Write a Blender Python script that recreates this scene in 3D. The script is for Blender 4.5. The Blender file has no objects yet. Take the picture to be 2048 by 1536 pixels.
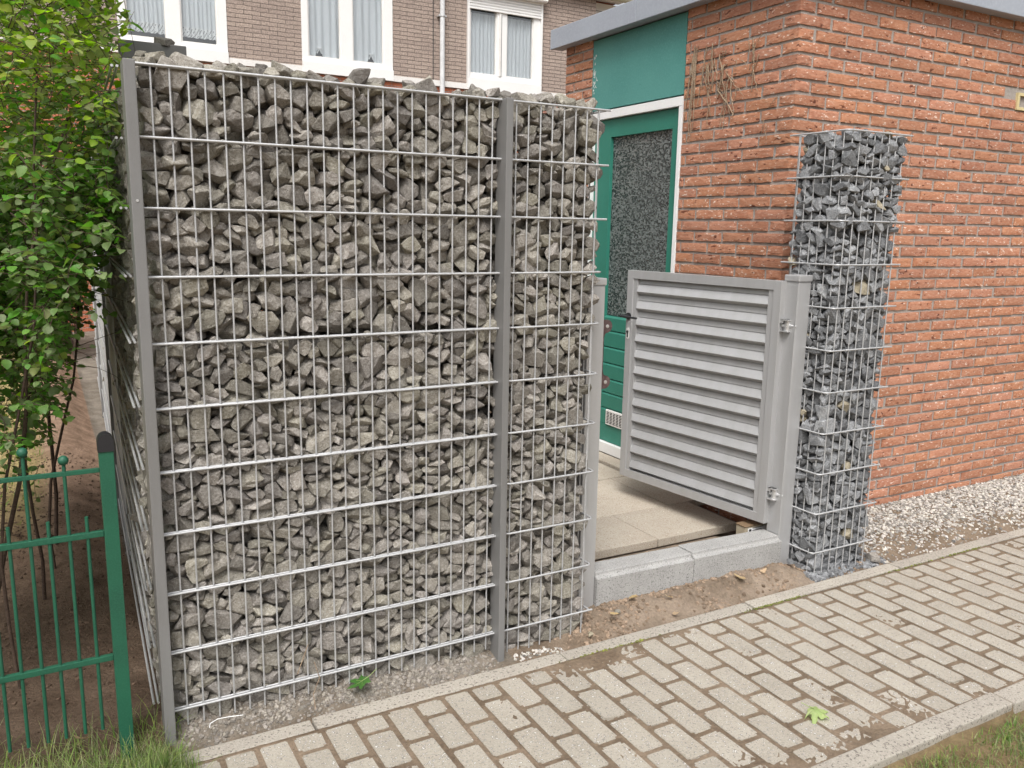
import bpy, bmesh, math, random
from mathutils import Vector, Matrix, Quaternion, noise
D = bpy.data
SC = bpy.context.scene
COL = SC.collection
rad = math.radians
# ------------------------------------------------------------------ camera
CAMR = [[0.874311, -0.485050, 0.017521], [-0.073745, -0.168432, -0.982951], [0.479731, 0.858113, -0.183032]]
cam = D.cameras.new('camera')
camo = D.objects.new('camera', cam); COL.objects.link(camo)
m = Matrix.Identity(4)
for i in range(3):
    m[i][0] = CAMR[0][i]; m[i][1] = -CAMR[1][i]; m[i][2] = -CAMR[2][i]
    m[i][3] = (-0.312152, -2.701076, 1.563227)[i]
camo.matrix_world = m
cam.sensor_width = 36; cam.lens = 36 * 1680.28 / 2048
cam.clip_start = 0.05; cam.clip_end = 300
SC.camera = camo
# ------------------------------------------------------------------ overcast sky and soft sun
SUN_EL, SUN_AZ = rad(56), rad(216)          # azimuth measured from +Y towards +X
W = D.worlds.new('World'); SC.world = W; W.use_nodes = True
nt = W.node_tree; nt.nodes.clear()
wo = nt.nodes.new('ShaderNodeOutputWorld'); bg = nt.nodes.new('ShaderNodeBackground')
sk = nt.nodes.new('ShaderNodeTexSky'); sk.sky_type = 'NISHITA'; sk.sun_disc = False
sk.sun_elevation = SUN_EL; sk.sun_rotation = SUN_AZ; sk.air_density = 1.0; sk.dust_density = 6.0; sk.ozone_density = 1.0
hs = nt.nodes.new('ShaderNodeHueSaturation'); hs.inputs['Saturation'].default_value = 0.22   # grey cloud cover
nt.links.new(sk.outputs[0], hs.inputs['Color']); nt.links.new(hs.outputs[0], bg.inputs['Color'])
bg.inputs['Strength'].default_value = 0.13
nt.links.new(bg.outputs[0], wo.inputs['Surface'])
sun = D.lights.new('sun', 'SUN'); sun.energy = 1.45; sun.angle = rad(20); sun.color = (1, 0.975, 0.94)
suno = D.objects.new('sun', sun); COL.objects.link(suno)
sd = Vector((math.sin(SUN_AZ) * math.cos(SUN_EL), math.cos(SUN_AZ) * math.cos(SUN_EL), math.sin(SUN_EL)))
suno.rotation_euler = sd.to_track_quat('Z', 'Y').to_euler(); suno.location = (3, -4, 8)
vs = SC.view_settings
vs.view_transform = 'Standard'; vs.look = 'None'; vs.gamma = 1.0; vs.exposure = 0.66; vs.use_curve_mapping = False
SC.cycles.use_denoising = True
SC.cycles.max_bounces = 8; SC.cycles.transparent_max_bounces = 24

# ------------------------------------------------------------------ materials
def mat(name, c1, c2=None, c3=None, s1=6.0, s2=60.0, rough=0.8, bump=0.0, bs=None, metal=0.0, spec=0.4,
        objvar=0.0, islvar=0.0, hue=0.0, attr=None, detail=6.0, spots=None, scale=(1, 1, 1), bump2=0.0, thr=(0.35, 0.65)):
    """two noises mix three colours; optional per-object / per-island value shift, vertex colour, specks and bump"""
    M = D.materials.new(name); M.use_nodes = True
    t = M.node_tree; N = t.nodes; L = t.links
    P = N['Principled BSDF']
    tc = N.new('ShaderNodeTexCoord'); mp = N.new('ShaderNodeMapping'); mp.inputs['Scale'].default_value = scale
    L.new(tc.outputs['Object'], mp.inputs['Vector'])
    oi = N.new('ShaderNodeObjectInfo')
    va = N.new('ShaderNodeVectorMath'); va.operation = 'MULTIPLY_ADD'
    va.inputs[1].default_value = (37.0, 53.0, 71.0)
    L.new(oi.outputs['Random'], va.inputs[0]); L.new(mp.outputs[0], va.inputs[2])
    vec = va.outputs[0]
    def nz(s, det=detail, r=0.6):
        n = N.new('ShaderNodeTexNoise'); n.inputs['Scale'].default_value = s; n.inputs['Detail'].default_value = det
        n.inputs['Roughness'].default_value = r; L.new(vec, n.inputs['Vector']); return n
    n1 = nz(s1); n2 = nz(s2)
    def ramp(o, a, b):
        r = N.new('ShaderNodeMapRange'); r.inputs[1].default_value = a; r.inputs[2].default_value = b; L.new(o, r.inputs[0]); return r.outputs[0]
    def mix(f, a, b, bt='MIX'):
        x = N.new('ShaderNodeMix'); x.data_type = 'RGBA'; x.blend_type = bt
        for idx, v in ((0, f), (6, a), (7, b)):
            if hasattr(v, 'node'): L.new(v, x.inputs[idx])
            elif idx == 0: x.inputs[0].default_value = v
            else: x.inputs[idx].default_value = (*v, 1)
        return x.outputs[2]
    if attr:
        ca = N.new('ShaderNodeVertexColor'); ca.layer_name = attr; base = ca.outputs['Color']
        col = mix(ramp(n1.outputs[0], *thr), base, mix(1.0, base, c1, 'MULTIPLY'))
        col = mix(ramp(n2.outputs[0], *thr), col, mix(1.0, col, c2, 'MULTIPLY'))
    else:
        c2 = c2 or c1; c3 = c3 or c2
        col = mix(ramp(n1.outputs[0], *thr), c1, c2)
        col = mix(ramp(n2.outputs[0], 0.45, 0.75), col, c3)
    for sc_, colr, th in ((spots if isinstance(spots[0], tuple) else (spots,)) if spots else ()):
        n3 = nz(sc_, 2.0)
        col = mix(ramp(n3.outputs[0], th, th + 0.05), col, colr)
    if objvar or islvar or hue:
        ge = N.new('ShaderNodeNewGeometry')
        ad = N.new('ShaderNodeMath'); ad.operation = 'ADD'
        L.new(oi.outputs['Random'], ad.inputs[0]); L.new(ge.outputs['Random Per Island'], ad.inputs[1])
        fr = N.new('ShaderNodeMath'); fr.operation = 'FRACT'; L.new(ad.outputs[0], fr.inputs[0])
        h = N.new('ShaderNodeHueSaturation')
        r = N.new('ShaderNodeMapRange'); v = max(objvar, islvar)
        r.inputs[3].default_value = 1 - v; r.inputs[4].default_value = 1 + v; L.new(fr.outputs[0], r.inputs[0])
        L.new(r.outputs[0], h.inputs['Value'])
        if hue:
            f7 = N.new('ShaderNodeMath'); f7.operation = 'MULTIPLY'; f7.inputs[1].default_value = 7.31; L.new(fr.outputs[0], f7.inputs[0])
            f8 = N.new('ShaderNodeMath'); f8.operation = 'FRACT'; L.new(f7.outputs[0], f8.inputs[0])
            r2 = N.new('ShaderNodeMapRange'); r2.inputs[3].default_value = 0.5 - hue; r2.inputs[4].default_value = 0.5 + hue
            L.new(f8.outputs[0], r2.inputs[0]); L.new(r2.outputs[0], h.inputs['Hue'])
            r3 = N.new('ShaderNodeMapRange'); r3.inputs[3].default_value = 1 - hue * 12; r3.inputs[4].default_value = 1 + hue * 8
            L.new(f8.outputs[0], r3.inputs[0]); L.new(r3.outputs[0], h.inputs['Saturation'])
        L.new(col, h.inputs['Color']); col = h.outputs[0]
    L.new(col, P.inputs['Base Color'])
    P.inputs['Metallic'].default_value = metal; P.inputs['Specular IOR Level'].default_value = spec
    rr = N.new('ShaderNodeMapRange'); rr.inputs[3].default_value = max(0.02, rough - 0.1); rr.inputs[4].default_value = min(1, rough + 0.1)
    L.new(n2.outputs[0], rr.inputs[0]); L.new(rr.outputs[0], P.inputs['Roughness'])
    if bump:
        nb = nz(bs or s2, 8.0, 0.7)
        b = N.new('ShaderNodeBump'); b.inputs['Strength'].default_value = 1.0; b.inputs['Distance'].default_value = bump
        L.new(nb.outputs[0], b.inputs['Height'])
        last = b
        if bump2:
            b2 = N.new('ShaderNodeBump'); b2.inputs['Strength'].default_value = 1.0; b2.inputs['Distance'].default_value = bump2
            L.new(n1.outputs[0], b2.inputs['Height']); L.new(b.outputs[0], b2.inputs['Normal']); last = b2
        L.new(last.outputs[0], P.inputs['Normal'])
    return M

# stones: individuals use unit-sized coordinates, joined fills metres
def stone_mats(pref, c1, c2, c3, var, hue, spots):
    a = mat(pref, c1, c2, c3, s1=1.6, s2=11, rough=0.9, bump=0.009, bs=8, objvar=var, hue=hue, spec=0.2, spots=spots)
    b = mat(pref + '_fill', c1, c2, c3, s1=20, s2=140, rough=0.9, bump=0.009, bs=100, islvar=var, hue=hue, spec=0.2,
            spots=(spots[0] * 13, spots[1], spots[2]))
    return a, b
M_STONE, M_STONEF = stone_mats('greywacke', (.298, .274, .237), (.20, .18, .15), (.41, .39, .355), .33, .018, (22, (.10, .085, .072), .62))
M_BASALT, M_BASALTF = stone_mats('blue_basalt', (.24, .245, .252), (.155, .16, .167), (.345, .35, .357), .45, .010, (22, (.07, .073, .078), .63))
M_BEIGE = mat('beige_stone', (.34, .30, .22), (.26, .225, .16), (.42, .38, .3), s1=1.6, s2=11, bump=.005, bs=7, objvar=.15, spec=.2)
M_GALV = mat('galvanised_wire', (.52, .525, .53), (.45, .455, .46), (.58, .585, .59), s1=9, s2=120, rough=.5, metal=.5, bump=.0006, bs=200)
M_POST = mat('grey_powder_coat', (.185, .183, .18), (.155, .152, .147), (.2, .198, .195), s1=3, s2=300, scale=(5, 5, .8), rough=.42, bump=.0003, bs=600, spec=.5)
M_GATE = mat('silver_powder_coat', (.45, .45, .455), (.395, .393, .39), (.475, .475, .48), s1=3, s2=300, rough=.36, metal=.3, scale=(5, 5, .8), bump=.0003, bs=600, spec=.5)
M_BRICK = mat('red_brick', (.44, .205, .122), (.355, .15, .088), (.51, .285, .195), s1=9, s2=70, rough=.9, bump=.003, bs=60, scale=(.6, .6, 1.5), objvar=.13, hue=.003, spec=.2,
              spots=((60, (.68, .55, .46), .635), (34, (.13, .045, .028), .64)))
M_BRICKF = mat('red_brick_fill', (.44, .205, .122), (.355, .15, .088), (.51, .285, .195), s1=9, s2=70, rough=.9, bump=.003, bs=60, scale=(.6, .6, 1.5), islvar=.13, hue=.003, spec=.2,
               spots=((60, (.68, .55, .46), .635), (34, (.13, .045, .028), .64)))
M_MORTAR = mat('grey_mortar', (.345, .31, .28), (.29, .26, .235), (.40, .365, .335), s1=14, s2=120, rough=.95, bump=.006, bs=90, spec=.2)
M_PAVER = mat('concrete_paver', (.36, .33, .278), (.31, .28, .23), (.435, .40, .345), s1=6, s2=170, rough=.92, bump=.003, bs=200, objvar=.045, spec=.2,
              spots=((105, (.15, .135, .125), .575), (105, (.6, .58, .54), .63)))
M_EDGING = mat('concrete_edging', (.37, .34, .29), (.31, .28, .24), (.44, .41, .36), s1=5, s2=170, rough=.92, bump=.0022, bs=260, objvar=.06, spec=.2,
               spots=(105, (.17, .15, .13), .585))
M_KERB = mat('granite_kerb', (.365, .36, .35), (.29, .285, .275), (.44, .435, .42), s1=8, s2=160, rough=.85, bump=.002, bs=240, objvar=.06, spec=.3,
             spots=(150, (.15, .15, .145), .60))
M_SLAB = mat('washed_slab', (.43, .385, .32), (.37, .32, .26), (.50, .455, .385), s1=5, s2=200, rough=.92, bump=.002, bs=260, objvar=.08, spec=.2,
             spots=((100, (.23, .17, .12), .565), (100, (.62, .56, .47), .62)))
M_SOIL = mat('soil', (.62, .6, .58), (1.35, 1.32, 1.28), s1=7, s2=90, attr='tint', rough=1.0, bump=.014, bs=60, bump2=.02, spec=.1)
M_GRAVEL = mat('pale_gravel', (.38, .355, .32), (.30, .275, .24), (.5, .48, .45), s1=40, s2=200, rough=.85, islvar=.62, hue=.02, spec=.3)
M_CHIP = mat('grey_chips', (.25, .225, .195), (.2, .178, .152), (.32, .295, .26), s1=40, s2=200, rough=.95, islvar=.35, hue=.01, spec=.2)
M_CLOD = mat('soil_clods', (.25, .185, .135), (.2, .145, .1), (.31, .24, .18), s1=40, s2=160, rough=1, islvar=.4, spec=.1)
M_GREEN = mat('green_door_paint', (.03, .19, .14), (.026, .168, .122), (.035, .2, .15), s1=3, s2=90, rough=.45, bump=.0006, bs=120, spec=.4)
M_PANEL = mat('weathered_green_panel', (.080, .262, .236), (.060, .22, .20), (.10, .29, .26), s1=2, s2=90, rough=.55, bump=.0006, bs=120, spec=.4,
              spots=(60, (.03, .11, .1), .735))
M_FENCE = mat('green_fence_coat', (.013, .095, .052), (.012, .075, .043), (.025, .115, .07), s1=8, s2=200, rough=.5, bump=.0006, bs=300, spec=.4)
M_WHITE = mat('white_paint', (.78, .78, .77), (.74, .74, .73), (.8, .8, .8), s1=3, s2=60, rough=.5, spec=.4)
M_WSILL = mat('white_sill', (.74, .73, .71), (.66, .64, .61), (.78, .77, .76), s1=4, s2=60, rough=.6, spec=.3)
M_ZINC = mat('zinc_coping', (.33, .36, .41), (.30, .325, .375), (.37, .40, .445), s1=4, s2=70, rough=.55, metal=.0, bump=.0008, bs=60, spots=(45, (.42, .45, .49), .72))
M_DARK = mat('black_plastic_and_gap_shade', (.02, .02, .022), rough=.45)
M_STEEL = mat('bright_steel', (.62, .62, .62), rough=.3, metal=.6)
M_PLATE = mat('brushed_strike_plate', (.13, .085, .085), (.09, .06, .06), (.2, .15, .15), s1=6, s2=40, rough=.35, metal=.3)
M_BOX = mat('beige_plastic', (.40, .35, .26), (.34, .29, .21), rough=.6)
M_BOXTOP = mat('brown_lid', (.19, .13, .075), (.15, .1, .06), rough=.7)
M_CREAM = mat('cream_plastic', (.62, .52, .28), (.55, .46, .25), rough=.5)
M_BARK = mat('twig_bark', (.085, .055, .04), (.05, .032, .024), (.13, .09, .065), s1=20, s2=150, rough=.9, bump=.001)
M_VINE = mat('dry_vine', (.33, .24, .16), (.17, .115, .075), (.46, .37, .27), s1=20, s2=150, rough=.9)
M_PIPE = mat('pale_downpipe', (.62, .63, .64), (.5, .51, .52), (.68, .69, .7), s1=6, s2=60, rough=.5, spots=(30, (.35, .35, .35), .7))
M_ROOM = mat('dim_room', (.16, .17, .18), rough=.9)
M_GUTTER = mat('cream_gutter', (.50, .50, .38), (.42, .43, .33), rough=.5)

def leafmat(name, c1, c2, c3, trans=0.35, s1=3, var=.3, hue=.03, rough=.5):
    M = mat(name, c1, c2, c3, s1=s1, s2=40, rough=rough, islvar=var, hue=hue, spec=.35)
    t = M.node_tree; N = t.nodes; L = t.links; P = N['Principled BSDF']
    out = [n for n in N if n.type == 'OUTPUT_MATERIAL'][0]
    src = P.inputs['Base Color'].links[0].from_socket
    tr = N.new('ShaderNodeBsdfTranslucent'); mx = N.new('ShaderNodeMixShader'); mx.inputs[0].default_value = trans
    mul = N.new('ShaderNodeMix'); mul.data_type = 'RGBA'; mul.blend_type = 'MULTIPLY'; mul.inputs[0].default_value = 1
    L.new(src, mul.inputs[6]); mul.inputs[7].default_value = (1.5, 1.7, .6, 1)
    L.new(mul.outputs[2], tr.inputs[0])
    L.new(P.outputs[0], mx.inputs[1]); L.new(tr.outputs[0], mx.inputs[2]); L.new(mx.outputs[0], out.inputs['Surface'])
    return M
M_LEAF = leafmat('shrub_leaf', (.145, .25, .065), (.105, .2, .05), (.2, .3, .08), trans=.42)
M_TOPLIT = leafmat('toplit_shrub_leaf', (.26, .34, .06), (.2, .3, .055), (.33, .38, .08), trans=.5)  # brighter yellow-green copy of the leaf, painting in light at the crown top
M_GRASS = leafmat('grass_blade', (.11, .20, .05), (.17, .23, .07), (.36, .32, .14), s1=2, var=.4, hue=.03, rough=.7)
M_MAPLE = leafmat('green_maple_leaf', (.07, .18, .04), (.05, .14, .03), (.1, .22, .06), s1=10, var=.0, hue=0)
M_MAPLEP = leafmat('pale_maple_leaf', (.36, .45, .19), (.29, .38, .15), (.46, .5, .27), s1=10, var=.0, hue=0)
M_DRYLEAF = leafmat('dry_leaf', (.42, .3, .17), (.3, .2, .11), (.5, .4, .26), trans=.15, s1=20, var=.2, hue=.01, rough=.8)

def glass(name, tint, fac, rough=.02):
    M = D.materials.new(name); M.use_nodes = True; t = M.node_tree; N = t.nodes; L = t.links; N.clear()
    o = N.new('ShaderNodeOutputMaterial'); a = N.new('ShaderNodeBsdfTransparent'); a.inputs[0].default_value = (*tint, 1)
    g = N.new('ShaderNodeBsdfGlossy'); g.inputs['Roughness'].default_value = rough
    lw = N.new('ShaderNodeLayerWeight'); lw.inputs[0].default_value = .5; pw = N.new('ShaderNodeMath'); pw.operation = 'POWER'; pw.inputs[1].default_value = 4
    f = N.new('ShaderNodeMath'); f.operation = 'MULTIPLY_ADD'; f.inputs[1].default_value = .6; f.inputs[2].default_value = fac; mx = N.new('ShaderNodeMixShader')
    L.new(lw.outputs['Facing'], pw.inputs[0]); L.new(pw.outputs[0], f.inputs[0]); L.new(f.outputs[0], mx.inputs[0]); L.new(a.outputs[0], mx.inputs[1]); L.new(g.outputs[0], mx.inputs[2]); L.new(mx.outputs[0], o.inputs[0])
    return M
M_GLASS = glass('window_glass', (.95, .965, .97), .12)

def curtainmat(name, alpha, col):
    M = D.materials.new(name); M.use_nodes = True; t = M.node_tree; N = t.nodes; L = t.links; N.clear()
    o = N.new('ShaderNodeOutputMaterial'); d = N.new('ShaderNodeBsdfDiffuse'); d.inputs[0].default_value = (*col, 1)
    tr = N.new('ShaderNodeBsdfTranslucent'); tr.inputs[0].default_value = (*col, 1); tp = N.new('ShaderNodeBsdfTransparent')
    m1 = N.new('ShaderNodeMixShader'); m1.inputs[0].default_value = .25; m2 = N.new('ShaderNodeMixShader'); m2.inputs[0].default_value = alpha
    L.new(d.outputs[0], m1.inputs[1]); L.new(tr.outputs[0], m1.inputs[2]); L.new(tp.outputs[0], m2.inputs[1]); L.new(m1.outputs[0], m2.inputs[2])
    L.new(m2.outputs[0], o.inputs[0]); return M
M_CURT = curtainmat('net_curtain', .9, (.86, .89, .92))
M_LACE = curtainmat('lace_hem', .95, (.9, .91, .92))

def brickmat(name, c1, c2, mortar, w, h):
    M = D.materials.new(name); M.use_nodes = True; t = M.node_tree; N = t.nodes; L = t.links; P = N['Principled BSDF']
    tc = N.new('ShaderNodeTexCoord'); sp = N.new('ShaderNodeSeparateXYZ'); cb = N.new('ShaderNodeCombineXYZ')
    L.new(tc.outputs['Object'], sp.inputs[0])
    ad = N.new('ShaderNodeMath'); L.new(sp.outputs[0], ad.inputs[0]); L.new(sp.outputs[1], ad.inputs[1])
    L.new(ad.outputs[0], cb.inputs[0]); L.new(sp.outputs[2], cb.inputs[1])
    nz = N.new('ShaderNodeTexNoise'); nz.inputs['Scale'].default_value = 7; nz.inputs['Detail'].default_value = 4; L.new(tc.outputs['Object'], nz.inputs[0])
    wob = N.new('ShaderNodeVectorMath'); wob.operation = 'MULTIPLY_ADD'; wob.inputs[1].default_value = (.0, .02, 0)
    L.new(nz.outputs['Color'], wob.inputs[0]); L.new(cb.outputs[0], wob.inputs[2])
    b = N.new('ShaderNodeTexBrick'); L.new(wob.outputs[0], b.inputs['Vector'])
    b.inputs['Color1'].default_value = (*c1, 1); b.inputs['Color2'].default_value = (*c2, 1); b.inputs['Mortar'].default_value = (*mortar, 1)
    b.inputs['Scale'].default_value = 1; b.inputs['Brick Width'].default_value = w; b.inputs['Row Height'].default_value = h
    b.inputs['Mortar Size'].default_value = .005; b.inputs['Mortar Smooth'].default_value = .2
    n2 = N.new('ShaderNodeTexNoise'); n2.inputs['Scale'].default_value = 45; n2.inputs['Detail'].default_value = 8; L.new(tc.outputs['Object'], n2.inputs[0])
    mr = N.new('ShaderNodeMapRange'); mr.inputs[1].default_value = .3; mr.inputs[2].default_value = .7; mr.inputs[3].default_value = .72; mr.inputs[4].default_value = 1.25
    L.new(n2.outputs[0], mr.inputs[0])
    h = N.new('ShaderNodeHueSaturation'); L.new(b.outputs['Color'], h.inputs['Color']); L.new(mr.outputs[0], h.inputs['Value'])
    L.new(h.outputs[0], P.inputs['Base Color']); P.inputs['Roughness'].default_value = .9; P.inputs['Specular IOR Level'].default_value = .2
    bp = N.new('ShaderNodeBump'); bp.inputs['Distance'].default_value = .012; bp.invert = True; L.new(b.outputs['Fac'], bp.inputs['Height'])
    b2 = N.new('ShaderNodeBump'); b2.inputs['Distance'].default_value = .012; L.new(n2.outputs[0], b2.inputs['Height']); L.new(bp.outputs[0], b2.inputs['Normal'])
    L.new(b2.outputs[0], P.inputs['Normal']); return M
M_GREYBRICK = brickmat('brown_grey_brickwork', (.39, .315, .27), (.33, .265, .23), (.17, .14, .12), .25, .0625)
M_LOWBRICK = brickmat('orange_brickwork', (.46, .17, .1), (.38, .13, .07), (.33, .3, .28), .22, .0625)

def patglass():
    M = mat('patterned_door_glass', (.06, .065, .065), (.035, .038, .04), (.1, .105, .105), s1=30, s2=120, rough=.22, spec=.9)
    t = M.node_tree; N = t.nodes; L = t.links; P = N['Principled BSDF']
    tc = N.new('ShaderNodeTexCoord'); mp = N.new('ShaderNodeMapping'); mp.inputs['Scale'].default_value = (72, 72, 118)
    L.new(tc.outputs['Object'], mp.inputs[0])
    v = N.new('ShaderNodeTexVoronoi'); v.distance = 'CHEBYCHEV'; v.inputs['Randomness'].default_value = .75; v.inputs['Scale'].default_value = 1; L.new(mp.outputs[0], v.inputs['Vector'])
    cr = N.new('ShaderNodeValToRGB'); cr.color_ramp.elements[0].color = (.025, .03, .03, 1); cr.color_ramp.elements[0].position = .2
    cr.color_ramp.elements[1].color = (.20, .225, .22, 1); cr.color_ramp.elements[1].position = 1.0
    sp = N.new('ShaderNodeSeparateColor'); L.new(v.outputs['Color'], sp.inputs[0]); L.new(sp.outputs[0], cr.inputs[0])
    L.new(cr.outputs[0], P.inputs['Base Color'])
    b = N.new('ShaderNodeBump'); b.inputs['Distance'].default_value = .012; L.new(v.outputs['Distance'], b.inputs['Height']); L.new(b.outputs[0], P.inputs['Normal'])
    return M
M_PATGLASS = patglass()

# ------------------------------------------------------------------ helpers
def tag(o, label=None, cat=None, group=None, kind=None):
    for k, v in (('label', label), ('category', cat), ('group', group), ('kind', kind)):
        if v: o[k] = v
    return o
def empty(name, loc, label, cat, group=None, rz=0.0):
    o = D.objects.new(name, None); COL.objects.link(o); o.location = loc; o.rotation_euler = (0, 0, rz); o.empty_display_size = .1
    return tag(o, label, cat, group)
def link(name, me, parent=None, loc=(0, 0, 0), rot=None, scale=None):
    o = D.objects.new(name, me); COL.objects.link(o)
    if parent is not None: o.parent = parent
    o.location = loc
    if rot is not None:
        if len(rot) == 4: o.rotation_mode = 'QUATERNION'; o.rotation_quaternion = rot
        else: o.rotation_euler = rot
    if scale is not None: o.scale = (scale,) * 3 if isinstance(scale, (int, float)) else scale
    return o
class MB:
    """collects boxes, tubes, prisms into one mesh"""
    def __init__(s, org=(0, 0, 0)): s.v = []; s.f = []; s.mi = []; s.sm = []; s.o = Vector(org)
    def add(s, vs_, fs, mi=0, smooth=False):
        n = len(s.v); s.v += [tuple(Vector(p) - s.o) for p in vs_]
        for f in fs: s.f.append([i + n for i in f]); s.mi.append(mi); s.sm.append(smooth)
    def box(s, lo, hi, mi=0, bev=0.0):
        if bev <= 0:
            x0, y0, z0 = lo; x1, y1, z1 = hi
            s.add([(x0, y0, z0), (x1, y0, z0), (x1, y1, z0), (x0, y1, z0), (x0, y0, z1), (x1, y0, z1), (x1, y1, z1), (x0, y1, z1)],
                  [(0, 3, 2, 1), (4, 5, 6, 7), (0, 1, 5, 4), (1, 2, 6, 5), (2, 3, 7, 6), (3, 0, 4, 7)], mi)
        else:
            bm = bmesh.new(); bmesh.ops.create_cube(bm, size=1)
            for v in bm.verts: v.co = Vector([(lo[i] + hi[i]) / 2 + v.co[i] * (hi[i] - lo[i]) for i in range(3)])
            bmesh.ops.bevel(bm, geom=bm.edges[:], offset=bev, segments=2, profile=.6, affect='EDGES')
            s.bm(bm, mi)
        return s
    def bm(s, bm, mi=0, smooth=False, mw=None):
        bm.verts.index_update()
        s.add([(mw @ v.co if mw else v.co) for v in bm.verts], [[v.index for v in f.verts] for f in bm.faces], mi, smooth); bm.free()
    def tube(s, pts, r, n=6, mi=0, cap=True, r2=None):
        pts = [Vector(p) for p in pts]; k = len(pts); vs_ = []; up = None
        for i, p in enumerate(pts):
            d = (pts[min(i + 1, k - 1)] - pts[max(i - 1, 0)]).normalized()
            if up is None: up = d.orthogonal().normalized()
            up = (up - d * up.dot(d)).normalized(); w = d.cross(up)
            rr = r if r2 is None else r + (r2 - r) * i / max(1, k - 1)
            for j in range(n):
                a = 2 * math.pi * j / n; vs_.append(p + (up * math.cos(a) + w * math.sin(a)) * rr)
        fs = [(i * n + j, i * n + (j + 1) % n, (i + 1) * n + (j + 1) % n, (i + 1) * n + j) for i in range(k - 1) for j in range(n)]
        s.add(vs_, fs, mi, True)
        if cap: s.add(vs_[:n], [tuple(range(n))[::-1]], mi); s.add(vs_[-n:], [tuple(range(n))], mi)
        return s
    def prism(s, prof, axis, a, b, mi=0):
        """2D profile (list of pairs) extruded along axis 0/1/2 from a to b"""
        n = len(prof)
        def p3(p, t):
            if axis == 0: return (t, p[0], p[1])
            if axis == 1: return (p[0], t, p[1])
            return (p[0], p[1], t)
        s.add([p3(p, a) for p in prof] + [p3(p, b) for p in prof],
              [(i, (i + 1) % n, n + (i + 1) % n, n + i) for i in range(n)] + [tuple(range(n))[::-1], tuple(range(n, 2 * n))], mi)
        return s
    def mesh(s, name, mats):
        me = D.meshes.new(name); me.from_pydata(s.v, [], s.f)
        for m_ in (mats if isinstance(mats, (list, tuple)) else [mats]): me.materials.append(m_)
        me.polygons.foreach_set('material_index', s.mi); me.polygons.foreach_set('use_smooth', s.sm)
        bm = bmesh.new(); bm.from_mesh(me); bmesh.ops.recalc_face_normals(bm, faces=bm.faces[:]); bm.to_mesh(me); bm.free()
        return me
    def build(s, name, mats, parent=None, loc=(0, 0, 0), rot=None): return link(name, s.mesh(name, mats), parent, loc, rot)
def smooth(a, b, x):
    t = max(0.0, min(1.0, (x - a) / (b - a))); return t * t * (3 - 2 * t)
def lerp(xs, ys, x):
    if x <= xs[0]: return ys[0]
    for i in range(len(xs) - 1):
        if x <= xs[i + 1]: return ys[i] + (ys[i + 1] - ys[i]) * (x - xs[i]) / (xs[i + 1] - xs[i])
    return ys[-1]
def N2(x, y, s, o=0.0): return noise.noise(Vector((x * s + o, y * s - o, o)))

# ------------------------------------------------------------------ ground
def ground_z(x, y):
    base = -.1
    if y < -1.165:
        z = -.135 + .012 * N2(x, y, 5, 3)
    elif y < -.085:
        pat = N2(x, y, 2.3, 7.7) + .5 * N2(x, y, 7, 1.2)
        z = -.1021 + .0020 * N2(x, y, 75, 2) + .0010 * N2(x, y, 23, 2) + .0016 * max(0, pat - .35)
        z += .0030 * smooth(-.80, -1.06, y) * (.6 + .7 * N2(x, y, 4, 4)) * smooth(1.2, 1.6, x) * smooth(2.5, 2.0, x) + .0014 * smooth(-1.0, -1.075, y)
        z += .0022 * smooth(1.15, 1.5, x) * smooth(2.0, 1.6, x) * smooth(-.36, -.2, y) + .0008 * smooth(-.23, -.18, y)
        if y > -.165: z = -.125
    else:
        inner = lerp([-3, -.3, -.05, .3, 1.1, 1.3, 1.58, 1.72, 2.0, 2.75, 2.88, 3.0, 3.3, 3.6, 7], [-.06, -.05, -.045, -.045, -.08, -.098, -.085, -.045, -.05, -.055, -.085, -.1, -.095, -.07, -.05], x)
        t = smooth(-.09, .06, y); z = base - .012 + (inner - base + .012) * t
        if x < 0 and y > 0: z += .032 * y * smooth(0, -.3, x) + (.02 * min(y, 6) if x >= -.3 else 0) * 0
        if x > 3.1: z += .03 * smooth(.0, .5, y)
        z += .010 * N2(x, y, 9, 5) + .006 * N2(x, y, 26, 1)
        if 1.6 < x < 3.0 and y > -.09: z += .012 * max(0, N2(x, y, 6, 9))
        if x > 1.2 and y > .36: z = min(z, -.062) if y < .56 else -.09
    return z
def ground_tint(x, y):
    n = N2(x, y, 3, 2) * .5 + .5
    sand = Vector((.255, .205, .16)); dust = Vector((.215, .19, .16)); joint = Vector((.22, .17, .125)); dark = Vector((.13, .093, .068))
    red = Vector((.29, .2, .145)); straw = Vector((.33, .27, .12)); lawn = Vector((.2, .15, .085)); grav = Vector((.2, .155, .115))
    if y < -1.165: return lawn
    if y < -.085: return joint * (.85 + .3 * n)
    if x < -.05:
        f = smooth(.8, 2.4, y); c = dark.lerp(red, f)  # near earth darker: moist, plus the shrub's shade put into the tint
        return c.lerp(straw, smooth(-.32, -.5, x + .08 * N2(x, y, 2, 3)) * smooth(1.6, 2.6, y) * .8)
    if x < 1.2:
        c = dust.lerp(joint, smooth(-.05, -.09, y) * .5 + .3 * max(0, N2(x, y, 5, 8)))
        return c
    if x < 2.95: return sand.lerp(joint, .55 * max(0, N2(x, y, 7, 3)) + .5 * smooth(1.75, 1.55, x))
    return grav
def axis(parts):
    out = []
    for a, b, st in parts:
        n = max(1, round((b - a) / st)); out += [a + (b - a) * i / n for i in range(n)]
    return out + [parts[-1][1]]
XS = axis([(-60, -6, 9), (-6, -1.5, .3), (-1.5, -.4, .02), (-.4, 3.6, .011), (3.6, 6.0, .02), (6.0, 12, .4), (12, 80, 9)])
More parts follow.
